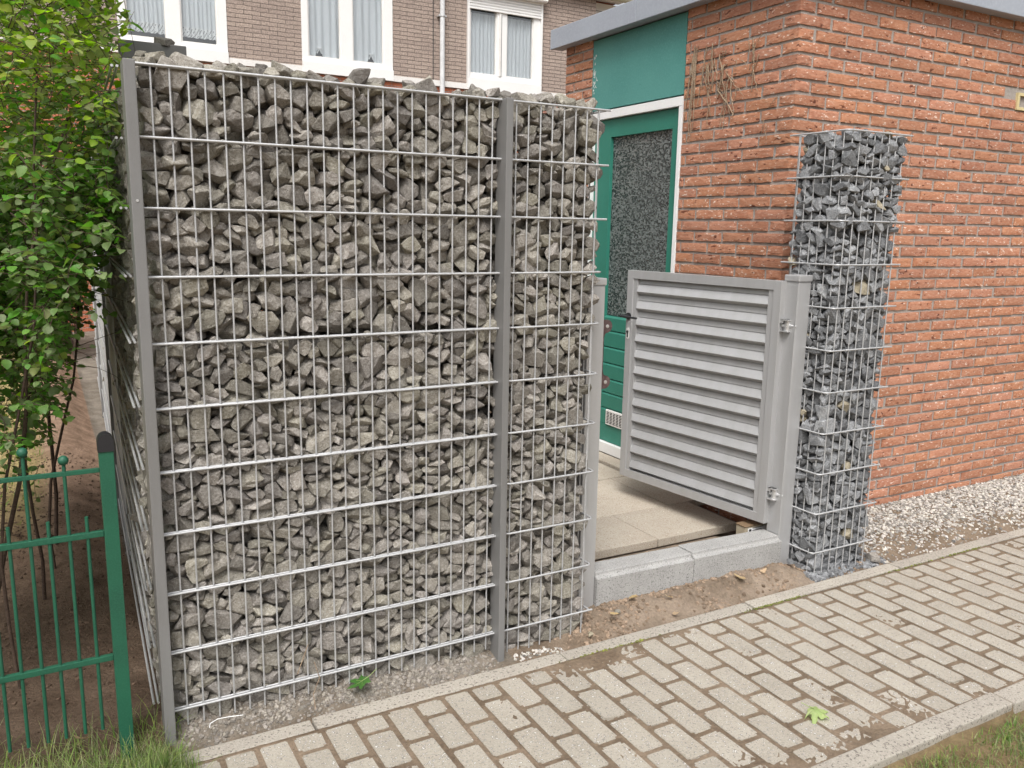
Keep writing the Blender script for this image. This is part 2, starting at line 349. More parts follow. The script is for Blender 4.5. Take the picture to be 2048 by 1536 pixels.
YS = axis([(-60, -6, 9), (-6, -1.7, .3), (-1.7, -1.17, .02), (-1.17, .1, .011), (.1, .7, .02), (.7, 3, .06), (3, 12, .15), (12, 80, 9)])
gv = [(x, y, ground_z(x, y)) for y in YS for x in XS]
nx = len(XS)
gf = [(j * nx + i, j * nx + i + 1, (j + 1) * nx + i + 1, (j + 1) * nx + i) for j in range(len(YS) - 1) for i in range(nx - 1)]
me = D.meshes.new('ground'); me.from_pydata(gv, [], gf); me.materials.append(M_SOIL)
ca = me.color_attributes.new('tint', 'FLOAT_COLOR', 'POINT')
flat = []
for x, y, z in gv: flat += [*ground_tint(x, y), 1.0]
ca.data.foreach_set('color', flat)
me.polygons.foreach_set('use_smooth', [True] * len(gf))
ground = link('ground', me); tag(ground, kind='structure')

# ------------------------------------------------------------------ pavement of concrete pavers between two edging rows
pv = empty('pavement', (0, 0, -.16), None, None); tag(pv, kind='structure')
rnd = random.Random(11)
def paver_mesh(L, k):
    r = random.Random(k); bm = bmesh.new(); bmesh.ops.create_cube(bm, size=1)
    for v in bm.verts: v.co = Vector((v.co.x * .0965, v.co.y * L, v.co.z * .06))
    vert = [e for e in bm.edges if abs(e.verts[0].co.z - e.verts[1].co.z) > .01]
    bmesh.ops.bevel(bm, geom=vert, offset=r.uniform(.004, .010), segments=2, affect='EDGES')
    top = [e for e in bm.edges if e.verts[0].co.z > .02 and e.verts[1].co.z > .02]
    bmesh.ops.bevel(bm, geom=top, offset=.004, segments=2, affect='EDGES')
    for v in bm.verts: v.co += Vector((r.gauss(0, .0007), r.gauss(0, .0007), r.gauss(0, .0003)))
    q = MB(); q.bm(bm, 0, False); return q.mesh('paver', M_PAVER)
PAV = [paver_mesh(.1905, k) for k in range(5)]; PAVH = [paver_mesh(.0885, 20 + k) for k in range(4)]
PX, PY0, PP = .1085, -.172, .2035
ncol = 52
for c in range(-6, ncol):
    x = .287 + PX / 2 + c * PX
    y = PY0
    seq = [PP] * 4 + [PP / 2] if c % 2 else [PP / 2] + [PP] * 4
    for L in seq:
        me = rnd.choice(PAV if L > .15 else PAVH)
        link('paver', me, pv, (x + rnd.gauss(0, .001), y - L / 2, .16 - .1 - .03 + rnd.gauss(0, .0007)), (rnd.gauss(0, .003), rnd.gauss(0, .004), rnd.gauss(0, .006) + (math.pi if rnd.random() < .5 else 0)))
        y -= L
def edging_mesh(L, w, k):
    q = MB(); q.box((-L / 2, -w / 2, -.15), (L / 2, w / 2, .0), bev=.006); return q.mesh('edging_stone', M_EDGING)
for (yc, w, x0) in ((-.127, .07, -.62), (-1.125, .085, -.35)):
    em = edging_mesh(.994, w, 1)
    for i in range(7): link('edging_stone', em, pv, (x0 + .5 + i, yc + rnd.gauss(0, .002), .16 - .098 + rnd.gauss(0, .002)), (rnd.gauss(0, .004), rnd.gauss(0, .001), rnd.gauss(0, .0015)))

# settled stones: shape, size mm, x y z mm, rotation quaternion x y z in 1/99
WALL = [
19,67,-15,42,-88,-63,-30,63,16,62,115,33,-87,-55,43,54,3,72,261,122,-92,-50,28,18,23,65,502,123,-107,-98,-13,0,2,63,473,51,-100,33,-93,0,6,101,585,49,-81,-33,58,65,6,81,639,110,-91,-35,59,-57,12,68,782,128,-85,-50,-49,-49,
9,105,841,106,-90,40,-11,18,11,105,901,56,-85,4,99,1,1,67,1118,33,-82,-43,37,61,17,102,1264,40,-73,-68,-11,-9,5,88,1305,111,-99,0,0,-99,23,101,1548,106,-99,0,-99,0,6,70,2,122,-98,69,4,4,17,63,124,125,-87,59,-39,58,
23,93,291,46,-85,-15,90,-39,17,116,388,88,-89,0,0,31,20,74,517,101,-76,-4,27,-58,6,63,525,41,-95,86,50,-2,3,64,687,71,-98,-86,48,-3,19,108,736,84,-74,-1,-75,35,15,67,806,36,-98,0,0,-99,17,120,1016,40,-66,76,-2,7,8,80,1114,91,-92,-25,-88,5,
11,94,1217,121,-79,83,11,-7,8,107,1340,63,-34,70,10,-68,10,90,1394,49,-96,1,99,-1,21,67,1463,112,-102,-99,6,-1,8,89,28,65,-61,-65,-32,66,22,76,86,73,-96,8,-70,-70,6,107,187,88,-76,-67,-35,-17,23,74,389,118,-52,-98,-7,-9,
9,88,471,120,-70,85,0,50,5,85,527,111,-31,24,-11,95,22,62,630,42,-99,6,-14,-52,10,121,821,76,-30,-76,-60,-20,21,87,891,45,-7,46,13,27,12,119,1087,58,3,-40,-51,-55,1,82,1186,53,-100,-64,74,-15,9,120,1236,95,-25,-4,26,-89,
11,77,1295,54,22,-68,58,-26,4,87,1404,114,-82,-55,-21,22,18,115,1493,47,-56,42,-48,50,13,75,-9,117,-46,25,66,53,5,86,65,130,-79,-68,43,38,10,119,239,99,-20,96,1,-22,21,88,318,110,-61,-36,1,79,0,78,350,40,-38,-30,21,17,
15,67,456,41,-63,39,-91,0,15,80,708,127,-27,-41,-25,1,4,68,751,86,16,62,-32,-61,14,71,873,107,13,48,-84,-15,17,76,996,114,-98,-97,12,-7,13,85,1163,60,-58,50,54,59,12,77,1262,116,43,45,-14,1,2,69,1327,130,-54,-68,-16,-16,
15,115,1411,60,-14,45,-55,-26,10,81,1570,55,-40,-23,-48,-20,8,105,10,66,7,-70,70,0,2,125,107,95,-20,25,-60,74,20,106,133,38,5,65,25,-25,14,64,238,34,-58,10,-37,1,1,83,406,78,-31,17,9,-38,3,98,520,47,-36,-2,-95,-8,
19,78,571,110,-82,53,16,-82,9,64,732,28,-32,32,-62,62,19,66,833,54,39,-53,-61,40,4,104,965,110,-36,-61,-36,10,0,90,1153,53,11,55,29,46,19,76,1197,53,21,-57,-51,24,16,62,1348,34,51,-20,-61,-75,21,103,1473,116,-17,-38,49,-76,
6,63,1537,109,-55,-1,-9,-83,19,94,-3,72,79,-72,2,-57,9,104,158,103,49,-7,34,14,18,65,273,115,32,36,81,3,6,62,196,32,-92,-35,-1,-93,15,68,387,126,-14,-68,-8,12,6,64,518,35,27,45,-53,56,4,82,676,39,-58,58,39,-39,1,78,711,61,7,-42,-59,40,
22,62,911,118,-92,25,63,-8,10,68,1013,71,-22,77,51,-23,0,84,1118,127,-46,51,-53,48,21,69,1180,125,-21,-62,20,56,5,101,1259,60,55,45,78,36,23,122,1529,105,32,-49,57,-63,1,62,1585,117,-56,50,51,50,22,62,27,32,109,-57,1,13,
7,89,78,120,36,-18,-33,-19,14,69,209,56,28,-38,-68,52,16,89,320,104,10,-69,-69,13,2,82,470,97,-1,-55,47,-33,0,75,524,112,16,30,5,91,4,96,578,47,0,7,-92,10,7,83,779,34,13,78,-8,14,12,69,829,119,44,3,-59,71,13,121,938,96,25,65,72,13,
22,65,1047,58,76,51,69,44,10,72,1184,121,37,-16,1,98,4,84,1393,119,42,-4,57,64,23,62,1482,24,27,14,61,-76,10,62,1576,102,-10,1,-38,-32,2,82,38,126,67,-8,70,70,11,75,66,42,63,-92,-28,8,4,71,291,36,-8,-35,60,61,23,123,365,65,31,-94,13,20,
13,103,458,42,20,44,53,-58,13,64,569,122,-16,-55,-78,11,15,86,708,120,37,3,-10,0,0,62,660,27,17,66,-25,25,6,65,819,48,83,-55,-58,37,7,71,1052,136,-43,-47,-52,-52,1,87,1116,110,28,-8,-80,57,1,63,1175,35,67,-10,-10,-13,
10,77,1232,113,104,-15,-43,-9,22,62,1456,125,49,6,94,31,10,92,1556,41,43,51,67,-21,22,73,-10,125,119,24,66,20,21,62,107,120,103,56,24,39,16,65,326,124,76,53,13,-83,22,74,412,48,59,-47,66,-26,1,99,422,109,49,64,-25,-20,
23,86,584,50,54,-39,8,24,10,122,642,97,-5,21,-69,20,5,99,787,91,41,32,41,62,10,63,899,121,56,96,-2,19,3,65,1014,31,37,-42,56,56,5,62,1099,27,74,-20,68,67,20,106,1185,103,103,-46,-56,52,16,86,1334,103,66,56,66,44,10,65,1432,40,49,18,93,-19,
5,75,1568,112,97,2,-5,63,2,62,64,75,100,-15,-18,-42,14,89,130,36,90,-28,-5,-95,15,107,218,109,72,60,13,-7,11,87,358,50,88,14,2,-87,5,95,505,40,99,-52,-53,-44,3,71,496,76,82,-65,49,46,21,124,646,85,89,-74,66,5,0,63,727,111,78,9,16,79,
10,119,889,79,90,16,9,-63,3,104,1015,101,31,3,26,27,4,68,1130,74,73,-1,-24,81,9,73,1235,31,86,6,70,-70,7,67,1281,56,131,37,-46,-43,13,123,1478,84,93,5,-31,1,11,63,1579,91,45,-70,4,-70,0,67,3,45,146,1,5,-17,6,65,82,33,139,1,87,-1,
19,120,271,71,95,-67,60,41,16,75,319,54,137,30,27,61,1,65,392,114,87,-30,-29,67,13,115,559,96,60,-47,30,59,4,69,570,124,135,-43,-76,-47,12,74,716,40,56,-8,2,-98,3,100,857,67,142,-98,-4,-13,13,112,998,112,101,18,59,-74,
19,76,1077,55,112,-63,70,-30,0,65,1141,112,125,-55,-48,57,6,64,1281,125,97,20,31,24,3,63,1309,83,99,13,-64,16,14,121,1559,45,147,-70,-4,-70,23,72,27,85,143,77,-7,-23,6,74,207,40,99,8,-71,-5,16,66,331,126,157,56,-7,14,
14,76,376,120,188,57,36,-49,22,85,437,122,119,16,-68,68,18,117,585,88,171,26,38,-65,12,63,677,126,135,-7,48,-82,14,71,744,73,97,-18,-35,-90,1,98,760,55,138,42,-21,61,8,78,1090,119,108,70,-10,-2,8,72,1139,46,126,22,-8,96,
14,115,1200,73,167,-66,-70,11,11,83,1332,40,120,27,-65,65,20,62,1395,48,78,15,24,78,19,84,1501,89,166,-5,21,44,18,63,-12,117,189,41,-45,-52,23,107,138,85,131,10,19,61,9,67,194,131,135,-34,39,-84,15,77,423,43,108,-39,-48,-71,
6,76,371,122,120,67,-38,20,16,90,447,58,152,71,-56,-7,14,117,778,118,121,1,-99,4,16,81,866,119,162,-38,-57,-63,8,107,953,58,156,53,-2,83,16,67,972,39,74,61,-23,20,3,70,1040,129,158,70,-1,1,1,101,1219,99,226,-12,22,-67,
3,73,1246,50,139,-65,-58,-16,13,125,1430,65,146,-45,-47,-16,3,102,1568,118,168,-51,55,44,7,74,-19,56,203,-12,70,-12,10,117,55,117,170,-23,57,62,3,87,135,105,176,55,-46,-36,3,67,373,51,142,-22,32,-60,16,123,474,109,199,-59,-37,-37,
22,81,495,123,83,33,56,-66,14,82,673,47,137,94,5,-12,20,67,798,127,178,51,-20,-4,6,76,896,36,190,0,-57,0,7,64,1020,47,107,54,-47,-45,5,103,1149,61,197,-31,-43,54,22,62,1164,130,199,-66,0,-74,18,78,1392,124,126,-75,5,-20,
19,70,1455,127,161,66,44,-50,4,68,1516,122,217,-75,-14,-63,5,69,12,48,187,-47,-47,50,21,76,63,49,187,27,-32,59,0,64,256,124,150,39,15,-88,11,62,296,122,205,39,-9,-21,5,109,350,57,187,97,0,-20,20,110,591,39,217,70,-2,2,
2,98,688,99,178,4,48,-75,11,83,803,54,182,32,31,79,8,81,994,117,197,0,-24,0,6,63,954,130,137,5,0,99,16,62,1061,74,148,86,37,16,19,87,1153,112,262,-92,-18,18,14,124,1299,108,166,20,-41,88,11,112,1460,99,235,49,75,34,
6,97,1557,62,246,43,-59,54,22,65,-13,82,255,58,57,27,8,76,111,118,228,-85,45,-19,2,110,210,73,170,-52,-71,12,21,83,276,58,168,93,6,32,18,67,479,41,254,-88,34,-12,5,71,533,32,164,64,-41,7,9,64,706,30,174,71,-6,-16,
22,82,849,64,208,-34,-25,69,2,78,926,127,200,-67,21,21,15,67,1015,74,157,14,51,-68,13,64,1114,126,166,-6,-15,27,9,63,1091,31,170,-7,72,39,20,85,1091,128,211,68,-16,17,1,69,1382,134,197,-2,-75,-63,20,110,1383,47,193,0,86,28,
6,75,29,82,234,95,-1,7,21,80,58,31,237,-66,24,23,12,68,227,124,220,5,-20,11,10,110,259,67,233,-9,47,-73,15,70,359,128,259,46,-53,53,7,112,530,92,263,-68,-68,15,16,79,702,70,227,-51,-70,-21,19,97,764,115,226,-6,91,15,
1,69,983,41,202,-85,6,50,14,64,1014,30,155,-31,4,94,1,62,1076,92,183,35,-70,55,1,75,1069,40,200,-1,94,1,18,109,1099,66,269,-57,11,-47,15,125,1309,91,234,-75,-47,31,10,118,1359,88,279,-24,37,-64,4,64,-5,34,276,-57,58,45,
13,62,162,127,224,-69,42,46,19,80,145,51,220,54,12,61,12,66,421,38,211,-1,89,-23,17,69,500,45,218,-3,83,53,1,65,663,126,215,-45,7,65,10,102,746,38,241,-56,-42,-42,6,63,833,126,217,-28,72,-62,23,85,919,71,226,-7,8,93,
8,69,1025,53,219,-56,-73,-34,9,77,1042,124,255,-63,1,76,17,65,1045,28,258,23,61,-73,0,76,1264,113,266,-31,0,94,19,78,1372,126,337,-69,-9,-10,12,71,1563,121,250,0,6,-99,14,64,-2,132,235,4,2,-1,9,63,96,133,318,-70,12,9,
23,63,194,30,227,-44,-40,-72,23,86,405,64,235,90,9,37,19,65,406,124,233,-2,-78,-4,11,83,623,110,248,-76,-1,-2,5,86,661,53,252,45,18,-86,19,86,831,56,253,-18,97,0,23,63,968,118,241,-57,74,25,0,65,977,63,256,-6,-23,93,
20,71,1012,86,268,39,-65,9,8,104,1209,45,277,-62,-33,-33,4,73,1327,34,356,-80,-10,10,12,87,1503,58,284,-4,-18,-67,21,64,1567,121,295,12,-7,63,12,95,11,114,301,-68,8,67,19,91,74,85,276,-79,45,40,23,64,107,39,221,26,68,47,
7,124,333,66,265,-91,-11,-5,14,90,434,126,290,4,-7,-1,15,94,613,49,289,64,-30,1,2,107,709,99,299,-9,17,-30,13,81,842,119,275,71,-9,30,5,78,896,116,255,-3,-12,0,18,69,922,112,290,13,9,89,8,122,1016,83,341,-72,-47,-18,
15,113,1277,91,331,15,-14,-70,0,69,1380,65,354,-66,-9,72,11,100,1404,43,296,-6,-82,-53,17,80,1554,48,312,97,1,-21,14,68,45,37,311,40,-54,64,5,62,43,123,335,0,37,2,16,95,197,90,277,-86,39,-31,14,63,266,48,313,-58,21,-71,
9,68,314,133,259,-45,-53,-53,23,119,525,67,319,-4,-5,57,13,63,695,132,249,70,15,-12,6,92,794,50,309,63,24,-36,0,62,895,41,266,14,-90,-7,17,66,992,128,286,18,-64,72,15,67,1069,48,377,-55,-76,30,22,75,1332,99,356,-78,50,24,
7,74,1350,45,398,87,-35,15,2,101,1446,97,330,7,-95,21,20,78,1556,113,328,-15,-97,-13,15,63,-11,45,328,65,75,-8,11,107,130,45,298,-50,28,20,20,72,185,47,330,-83,-25,48,5,108,331,38,324,-53,45,45,7,86,433,59,294,-70,68,7,
3,101,424,51,337,-1,97,17,21,96,730,101,346,-16,11,-70,1,72,784,133,283,-50,-38,-39,9,78,865,81,289,90,4,-14,14,70,937,125,330,-4,23,3,4,86,1102,61,347,53,56,39,12,75,1153,120,324,75,12,-11,22,86,1437,113,388,19,-91,-26,
18,70,1429,49,376,-5,93,29,11,118,1503,78,385,50,-68,-49,21,124,52,72,380,48,-64,-44,6,87,147,118,296,-14,84,-34,19,73,265,121,299,-7,0,0,9,90,320,95,340,18,71,38,2,103,387,112,353,34,-84,39,3,109,605,116,327,11,-78,32,
11,69,676,35,330,16,68,-68,23,88,816,115,331,96,19,-17,23,62,858,26,303,-41,56,56,1,72,941,29,275,28,-64,64,22,62,1096,125,310,-42,81,22,19,123,1184,62,362,-81,51,-18,9,63,1247,32,331,10,61,-28,15,62,1465,119,435,26,-13,-85,
1,72,1573,133,397,50,-50,49,20,78,-2,108,384,-58,-54,47,21,121,144,83,373,68,54,-43,22,111,240,68,355,44,-81,-24,10,70,339,132,397,-70,5,6,2,63,474,43,384,-76,35,-28,6,113,512,96,369,-19,56,-69,19,71,722,43,386,-11,93,-23,
21,69,848,70,352,43,4,-45,19,69,883,108,341,56,81,8,6,62,959,68,301,-14,-9,80,2,76,997,113,414,35,22,49,1,102,1208,85,450,28,64,21,3,106,1259,87,392,-15,-11,81,7,87,1456,29,433,-70,6,6,3,95,1572,68,363,-41,58,-39,14,85,-7,43,392,43,49,-53,
3,97,101,92,431,-19,2,60,19,78,316,40,399,1,33,87,4,64,291,98,396,22,-61,62,10,67,447,115,370,-36,41,-59,11,65,587,109,411,-33,15,-84,5,122,656,63,382,-23,86,-5,3,114,810,46,379,18,58,78,11,67,841,118,371,-57,-3,-8,
15,101,911,44,337,-2,-70,-70,21,71,1047,29,420,-70,-3,-3,8,70,1109,52,419,-25,58,-76,23,113,1284,90,435,-22,16,-64,10,102,1373,104,414,-43,-23,43,19,96,1568,55,432,-66,34,-58,13,125,17,113,462,-9,74,64,11,83,102,103,494,-46,11,-84,
4,122,208,107,427,53,-62,24,17,90,430,39,416,-79,-7,-38,13,63,414,121,413,10,-19,63,20,115,586,52,398,49,-41,35,16,67,736,95,398,-71,40,-19,19,63,771,122,377,-55,4,-23,2,93,905,123,412,64,-28,27,3,83,958,104,373,63,53,23,
6,62,1092,122,362,23,-12,41,20,75,1147,131,399,-30,63,63,11,111,1332,83,467,64,-62,-37,7,88,1410,84,454,-87,39,27,13,78,1558,124,460,6,-13,-94,1,110,40,39,480,78,9,6,9,123,144,43,475,29,-66,65,19,87,237,120,505,-23,-64,-66,
4,114,337,74,443,93,3,-13,17,94,480,93,423,-21,7,-36,20,93,618,127,465,-40,57,57,8,95,728,42,451,-30,63,63,13,110,805,49,472,-62,1,77,15,75,839,111,423,-50,50,-49,15,62,1015,33,365,-63,29,25,8,70,1067,89,406,-10,23,71,
12,66,1162,51,417,16,-60,-45,15,66,1251,31,449,60,23,-65,18,109,1494,86,493,-26,-64,31,10,89,1558,54,512,-16,-43,-8,23,94,17,105,521,-81,56,-5,21,62,59,120,565,50,-18,-74,5,62,253,40,406,6,-92,-10,7,70,471,26,491,-27,65,65,
4,81,530,106,448,-36,5,19,16,68,533,36,458,-67,-35,3,18,70,701,100,444,-67,-32,-13,22,77,780,125,428,-1,19,0,1,64,891,28,391,-70,-6,-6,18,63,954,44,408,5,-32,-57,20,68,1120,102,407,20,-66,65,8,97,1149,112,473,48,43,-56,
23,62,1270,124,493,67,23,67,23,100,1397,55,492,3,-96,-2,1,76,1556,126,510,0,78,-61,11,66,-14,47,520,60,59,38,18,86,166,117,522,37,54,9,7,66,268,48,437,47,12,81,19,105,398,101,462,-39,-78,39,13,81,529,38,523,0,79,0,
15,104,582,74,493,13,39,69,20,112,659,61,487,94,16,27,15,113,871,90,489,-65,34,-41,10,107,895,63,430,-21,-36,-79,22,88,997,48,445,68,49,-52,20,102,1084,103,464,22,-62,-19,13,95,1154,39,481,-3,71,69,6,93,1272,46,510,-70,-19,28,
14,64,1455,46,496,-55,-80,-6,8,94,1561,96,561,-69,-70,-9,17,100,111,67,565,61,59,40,11,123,225,52,522,-56,42,42,16,64,295,43,520,-6,-79,4,1,71,325,112,484,-69,-70,12,10,62,402,124,524,-60,0,-79,23,64,678,128,457,-71,17,46,
7,104,736,93,493,-61,-68,34,6,80,864,125,545,-99,0,-10,8,93,944,112,486,0,64,0,21,103,1025,79,479,-18,43,34,9,71,1008,132,483,36,60,-60,22,116,1108,63,535,14,-14,-86,16,74,1230,115,509,55,65,48,15,90,1173,43,547,-11,1,-98,
12,108,1411,111,527,-87,-1,36,4,75,13,108,564,-1,-22,12,12,65,126,126,596,76,-9,-19,18,62,284,104,508,70,-16,67,12,109,364,63,529,-72,48,-12,20,118,463,89,500,-6,6,-68,23,70,733,40,546,-44,66,29,15,64,800,112,464,56,-37,-45,
1,107,851,56,559,11,11,-1,3,62,960,32,509,9,4,3,10,84,983,128,555,35,61,-61,7,72,1022,35,515,67,3,-21,12,99,1178,115,562,84,-30,-17,21,75,1320,118,519,-15,2,54,6,79,1430,46,547,49,53,63,23,90,1493,52,552,45,86,21,4,63,48,49,547,72,-31,-42,
19,62,156,34,542,-28,48,46,0,97,222,121,590,11,-67,72,10,96,312,111,564,1,99,2,17,114,401,73,589,22,9,91,4,84,634,55,553,-19,-78,-36,8,101,780,97,527,78,-43,14,2,77,921,110,572,48,-67,13,2,68,949,53,480,38,21,-28,
11,71,968,43,560,76,-36,-39,11,85,1069,114,538,-3,73,-25,2,101,1185,57,622,-55,-37,73,0,113,1293,72,565,65,75,0,9,76,1480,118,604,31,-42,72,2,96,1559,45,623,-34,30,76,1,81,72,63,596,52,82,10,9,116,144,82,631,67,-67,-28,
5,78,203,46,599,-23,95,-3,22,81,332,38,582,-58,-28,-8,22,65,574,37,573,-57,3,-79,7,83,548,134,502,-9,-70,-69,23,62,658,126,522,-86,-6,30,21,74,866,132,607,-70,-6,-7,16,68,923,40,542,-4,-70,-8,5,66,1031,105,540,-45,73,-26,
19,71,1062,63,570,15,-53,-22,13,94,1245,37,611,-62,-32,-32,18,67,1316,128,597,-19,-51,-76,15,70,1369,64,579,-26,46,-57,18,99,1545,93,646,87,-13,20,5,113,28,91,625,14,-13,-71,14,75,85,53,650,-10,-11,66,7,111,277,76,628,-74,48,4,
1,68,318,109,617,80,-28,-49,4,66,276,36,652,-15,44,85,22,118,584,102,555,-98,-4,-3,0,125,816,73,616,89,-10,33,20,70,791,127,618,89,-20,34,2,83,888,48,598,-20,-95,-9,22,84,1084,122,609,7,13,30,22,101,1116,58,611,-33,-44,77,
7,66,1226,115,595,61,-66,-32,1,85,1396,130,600,-53,-32,-34,9,122,1455,47,611,-38,-19,11,2,69,1567,47,697,-70,69,7,3,76,-5,43,568,38,-15,88,23,98,10,32,663,48,-51,51,17,124,192,71,680,4,-41,86,16,67,205,122,658,37,-19,24,
16,99,481,96,566,2,14,-68,18,69,627,32,615,-61,-35,-35,6,106,689,105,562,-56,1,1,3,96,911,51,651,94,4,-26,0,63,870,120,668,92,24,-27,0,97,1019,76,594,50,-11,-63,10,93,1145,120,644,-49,13,39,2,82,1258,94,616,-11,14,11,
3,113,1352,96,635,-1,39,-58,5,67,1452,112,574,62,-71,-20,8,64,1534,44,733,74,60,7,2,62,-3,119,651,-11,-19,95,3,77,38,92,682,-16,27,-72,20,79,92,114,689,-64,-68,29,13,123,348,87,663,-31,29,-64,7,96,410,33,663,-42,54,53,
0,117,701,97,618,18,-2,14,11,107,919,108,703,31,92,-13,15,86,976,61,611,38,82,-36,8,76,936,112,631,0,-83,14,18,80,1036,109,669,95,-4,23,12,79,1109,115,697,78,-56,19,8,62,1132,45,673,87,10,44,19,70,1307,41,649,0,89,0,
5,121,1424,97,662,-89,-26,19,2,68,1568,116,706,-23,4,-95,11,77,-10,96,696,45,-32,-78,10,98,10,72,748,46,-65,-33,11,112,289,83,717,26,34,64,2,106,495,64,621,-66,72,14,6,97,586,91,620,76,5,11,6,63,682,32,553,1,-48,1,0,96,722,57,672,-97,3,17,
14,101,823,49,684,34,-30,-7,2,72,982,115,641,22,45,52,11,92,1027,42,676,49,25,-45,18,75,1077,57,641,68,55,44,4,62,1270,119,659,93,13,29,17,103,1347,86,694,23,-8,-44,18,67,1504,42,685,6,68,-38,22,103,1510,116,704,19,49,25,
19,63,-8,124,829,20,-82,50,1,105,146,36,744,69,-16,20,5,93,383,112,704,-33,22,-74,23,99,432,102,650,-1,-18,-80,6,72,554,46,665,-70,69,1,20,98,650,98,665,-2,-37,77,0,119,708,85,751,38,-21,-59,0,63,753,102,676,-6,-76,58,
8,64,968,33,658,-36,-60,-60,12,62,962,47,725,18,-77,-45,4,75,1095,50,702,93,0,34,11,82,1187,82,691,-67,44,-28,23,85,1282,52,676,53,75,21,23,67,1460,66,684,16,-53,81,18,66,1443,31,690,-64,-29,-29,22,78,69,38,710,26,-73,37,
21,106,100,98,741,-1,35,-2,17,100,215,126,770,-18,-72,-60,20,75,486,39,682,16,-71,56,0,85,534,111,669,0,-98,0,12,101,625,45,689,-70,-4,-4,17,89,637,105,746,-75,-6,-64,17,62,753,50,705,-74,-60,-26,4,63,916,40,764,67,52,4,
19,64,994,125,704,46,28,-56,10,119,982,81,771,21,-93,-6,20,63,1155,134,707,-50,-49,-49,13,74,1272,111,705,48,-57,-31,21,71,1388,33,726,-25,-68,-66,5,105,1556,101,758,-68,-68,-16,3,83,-11,81,816,-68,-16,68,0,63,136,45,798,-16,-19,68,
5,80,229,30,737,35,74,-50,23,81,433,47,722,-29,49,38,4,64,530,118,716,-58,-24,39,23,70,584,117,688,5,-97,10,8,62,703,121,689,-44,81,20,2,82,770,49,753,46,36,80,6,65,907,35,699,4,-70,69,1,79,901,131,762,-68,-14,-15,1,91,1039,93,721,-9,-9,55,
19,64,1220,122,670,60,3,-79,3,69,1229,63,677,-70,-57,29,0,114,1413,89,746,-15,-6,-96,2,103,1561,53,814,-34,22,79,8,75,62,126,821,-69,-10,-10,17,72,71,33,776,-6,66,74,16,92,225,72,781,-26,-69,-57,4,66,330,130,742,29,-79,49,
21,78,474,131,710,-21,67,67,7,80,538,58,704,1,-4,-65,18,63,650,42,754,-58,13,33,23,76,767,136,754,-25,72,57,5,62,863,120,739,2,43,63,21,64,879,54,737,21,16,92,17,62,1253,29,712,-27,65,64,17,63,1161,50,715,2,-1,-18,
20,104,1306,68,743,-70,-69,-5,3,63,1363,37,815,39,-16,89,14,102,1425,122,795,2,-98,4,13,63,-14,29,818,-48,50,50,12,62,120,129,788,65,24,-23,2,62,333,76,748,87,-20,-40,3,74,365,37,731,-65,15,38,0,69,517,125,789,69,-27,65,
2,94,574,58,748,95,26,4,18,69,584,119,779,0,99,0,20,63,725,40,824,34,27,88,13,113,819,111,703,29,-41,-11,23,65,866,36,777,-15,91,-23,18,75,1097,128,761,35,-61,61,13,114,1229,97,747,38,-49,-25,10,62,1344,41,774,-17,13,2,
12,103,1406,61,828,81,-19,-36,21,110,1483,63,793,50,-64,-45,1,74,40,118,747,37,49,78,0,66,79,76,801,23,-27,59,19,75,277,120,807,53,-72,24,1,63,391,135,766,-35,-60,-60,1,62,512,40,747,-1,76,10,1,63,581,127,726,5,-71,-63,
4,67,607,44,801,-30,21,72,21,89,699,107,854,44,7,15,23,99,806,112,789,62,-9,72,5,100,1026,98,808,68,-67,-23,8,115,1114,60,765,3,2,-99,3,70,1194,53,757,36,0,-61,2,74,1340,128,771,-38,-59,-59,19,76,1439,119,849,16,18,-30,
1,63,1503,131,792,61,-35,18,20,81,27,59,819,-42,57,-46,0,65,177,33,841,-42,45,34,20,71,303,40,791,-9,-98,-6,10,93,428,105,753,-37,-28,42,2,81,476,81,734,-4,-60,-31,11,92,544,61,806,47,48,51,22,62,700,32,788,-91,0,-40,
13,70,711,121,908,84,-5,20,18,67,760,107,814,55,-46,-60,3,78,902,91,781,-46,57,51,14,66,1152,128,773,-30,-55,-75,10,73,1328,76,805,3,-91,-2,9,76,1341,111,830,60,-78,5,17,115,1465,75,886,6,-16,72,8,94,1554,60,884,71,68,-1,
2,91,32,123,885,48,50,-50,20,67,107,120,851,12,26,-27,22,64,242,33,811,36,-26,86,13,112,381,59,783,-15,9,-75,10,62,510,33,848,-1,-76,-64,8,120,538,101,878,59,0,-79,10,97,657,109,811,-97,4,19,8,124,761,61,875,-82,44,-7,
0,96,819,65,787,34,54,-6,2,65,862,123,812,84,46,-3,22,71,1104,117,818,77,4,-26,19,63,1216,39,797,-81,-36,36,22,77,1285,48,786,61,-68,-29,4,92,1365,120,886,54,-56,21,6,121,1557,100,944,-55,-39,63,12,95,96,45,843,-92,7,0,
14,69,310,34,825,9,-70,69,15,66,149,113,811,-59,-60,14,22,85,337,102,801,-15,17,-73,2,97,473,57,798,-5,6,-85,2,104,829,102,932,66,42,25,13,78,672,42,823,83,-8,52,17,68,809,118,864,48,80,31,0,74,873,48,813,-12,-12,-97,
2,78,944,127,826,-28,64,64,7,63,1174,35,791,16,-13,96,3,63,1288,123,789,-37,-14,-35,20,124,1262,83,835,73,55,27,9,76,1445,38,915,7,96,20,6,92,1563,111,1008,40,56,34,1,111,26,39,893,-61,-39,-36,19,115,113,101,907,-32,-58,43,
0,91,173,99,844,-7,13,-82,16,63,253,102,848,-92,-15,-30,4,102,429,58,867,-1,-98,-5,19,116,625,64,875,62,-50,-52,23,76,861,45,849,-11,-13,-97,21,63,864,110,847,4,-12,67,13,88,921,50,829,30,31,85,21,78,1008,34,833,65,-16,8,
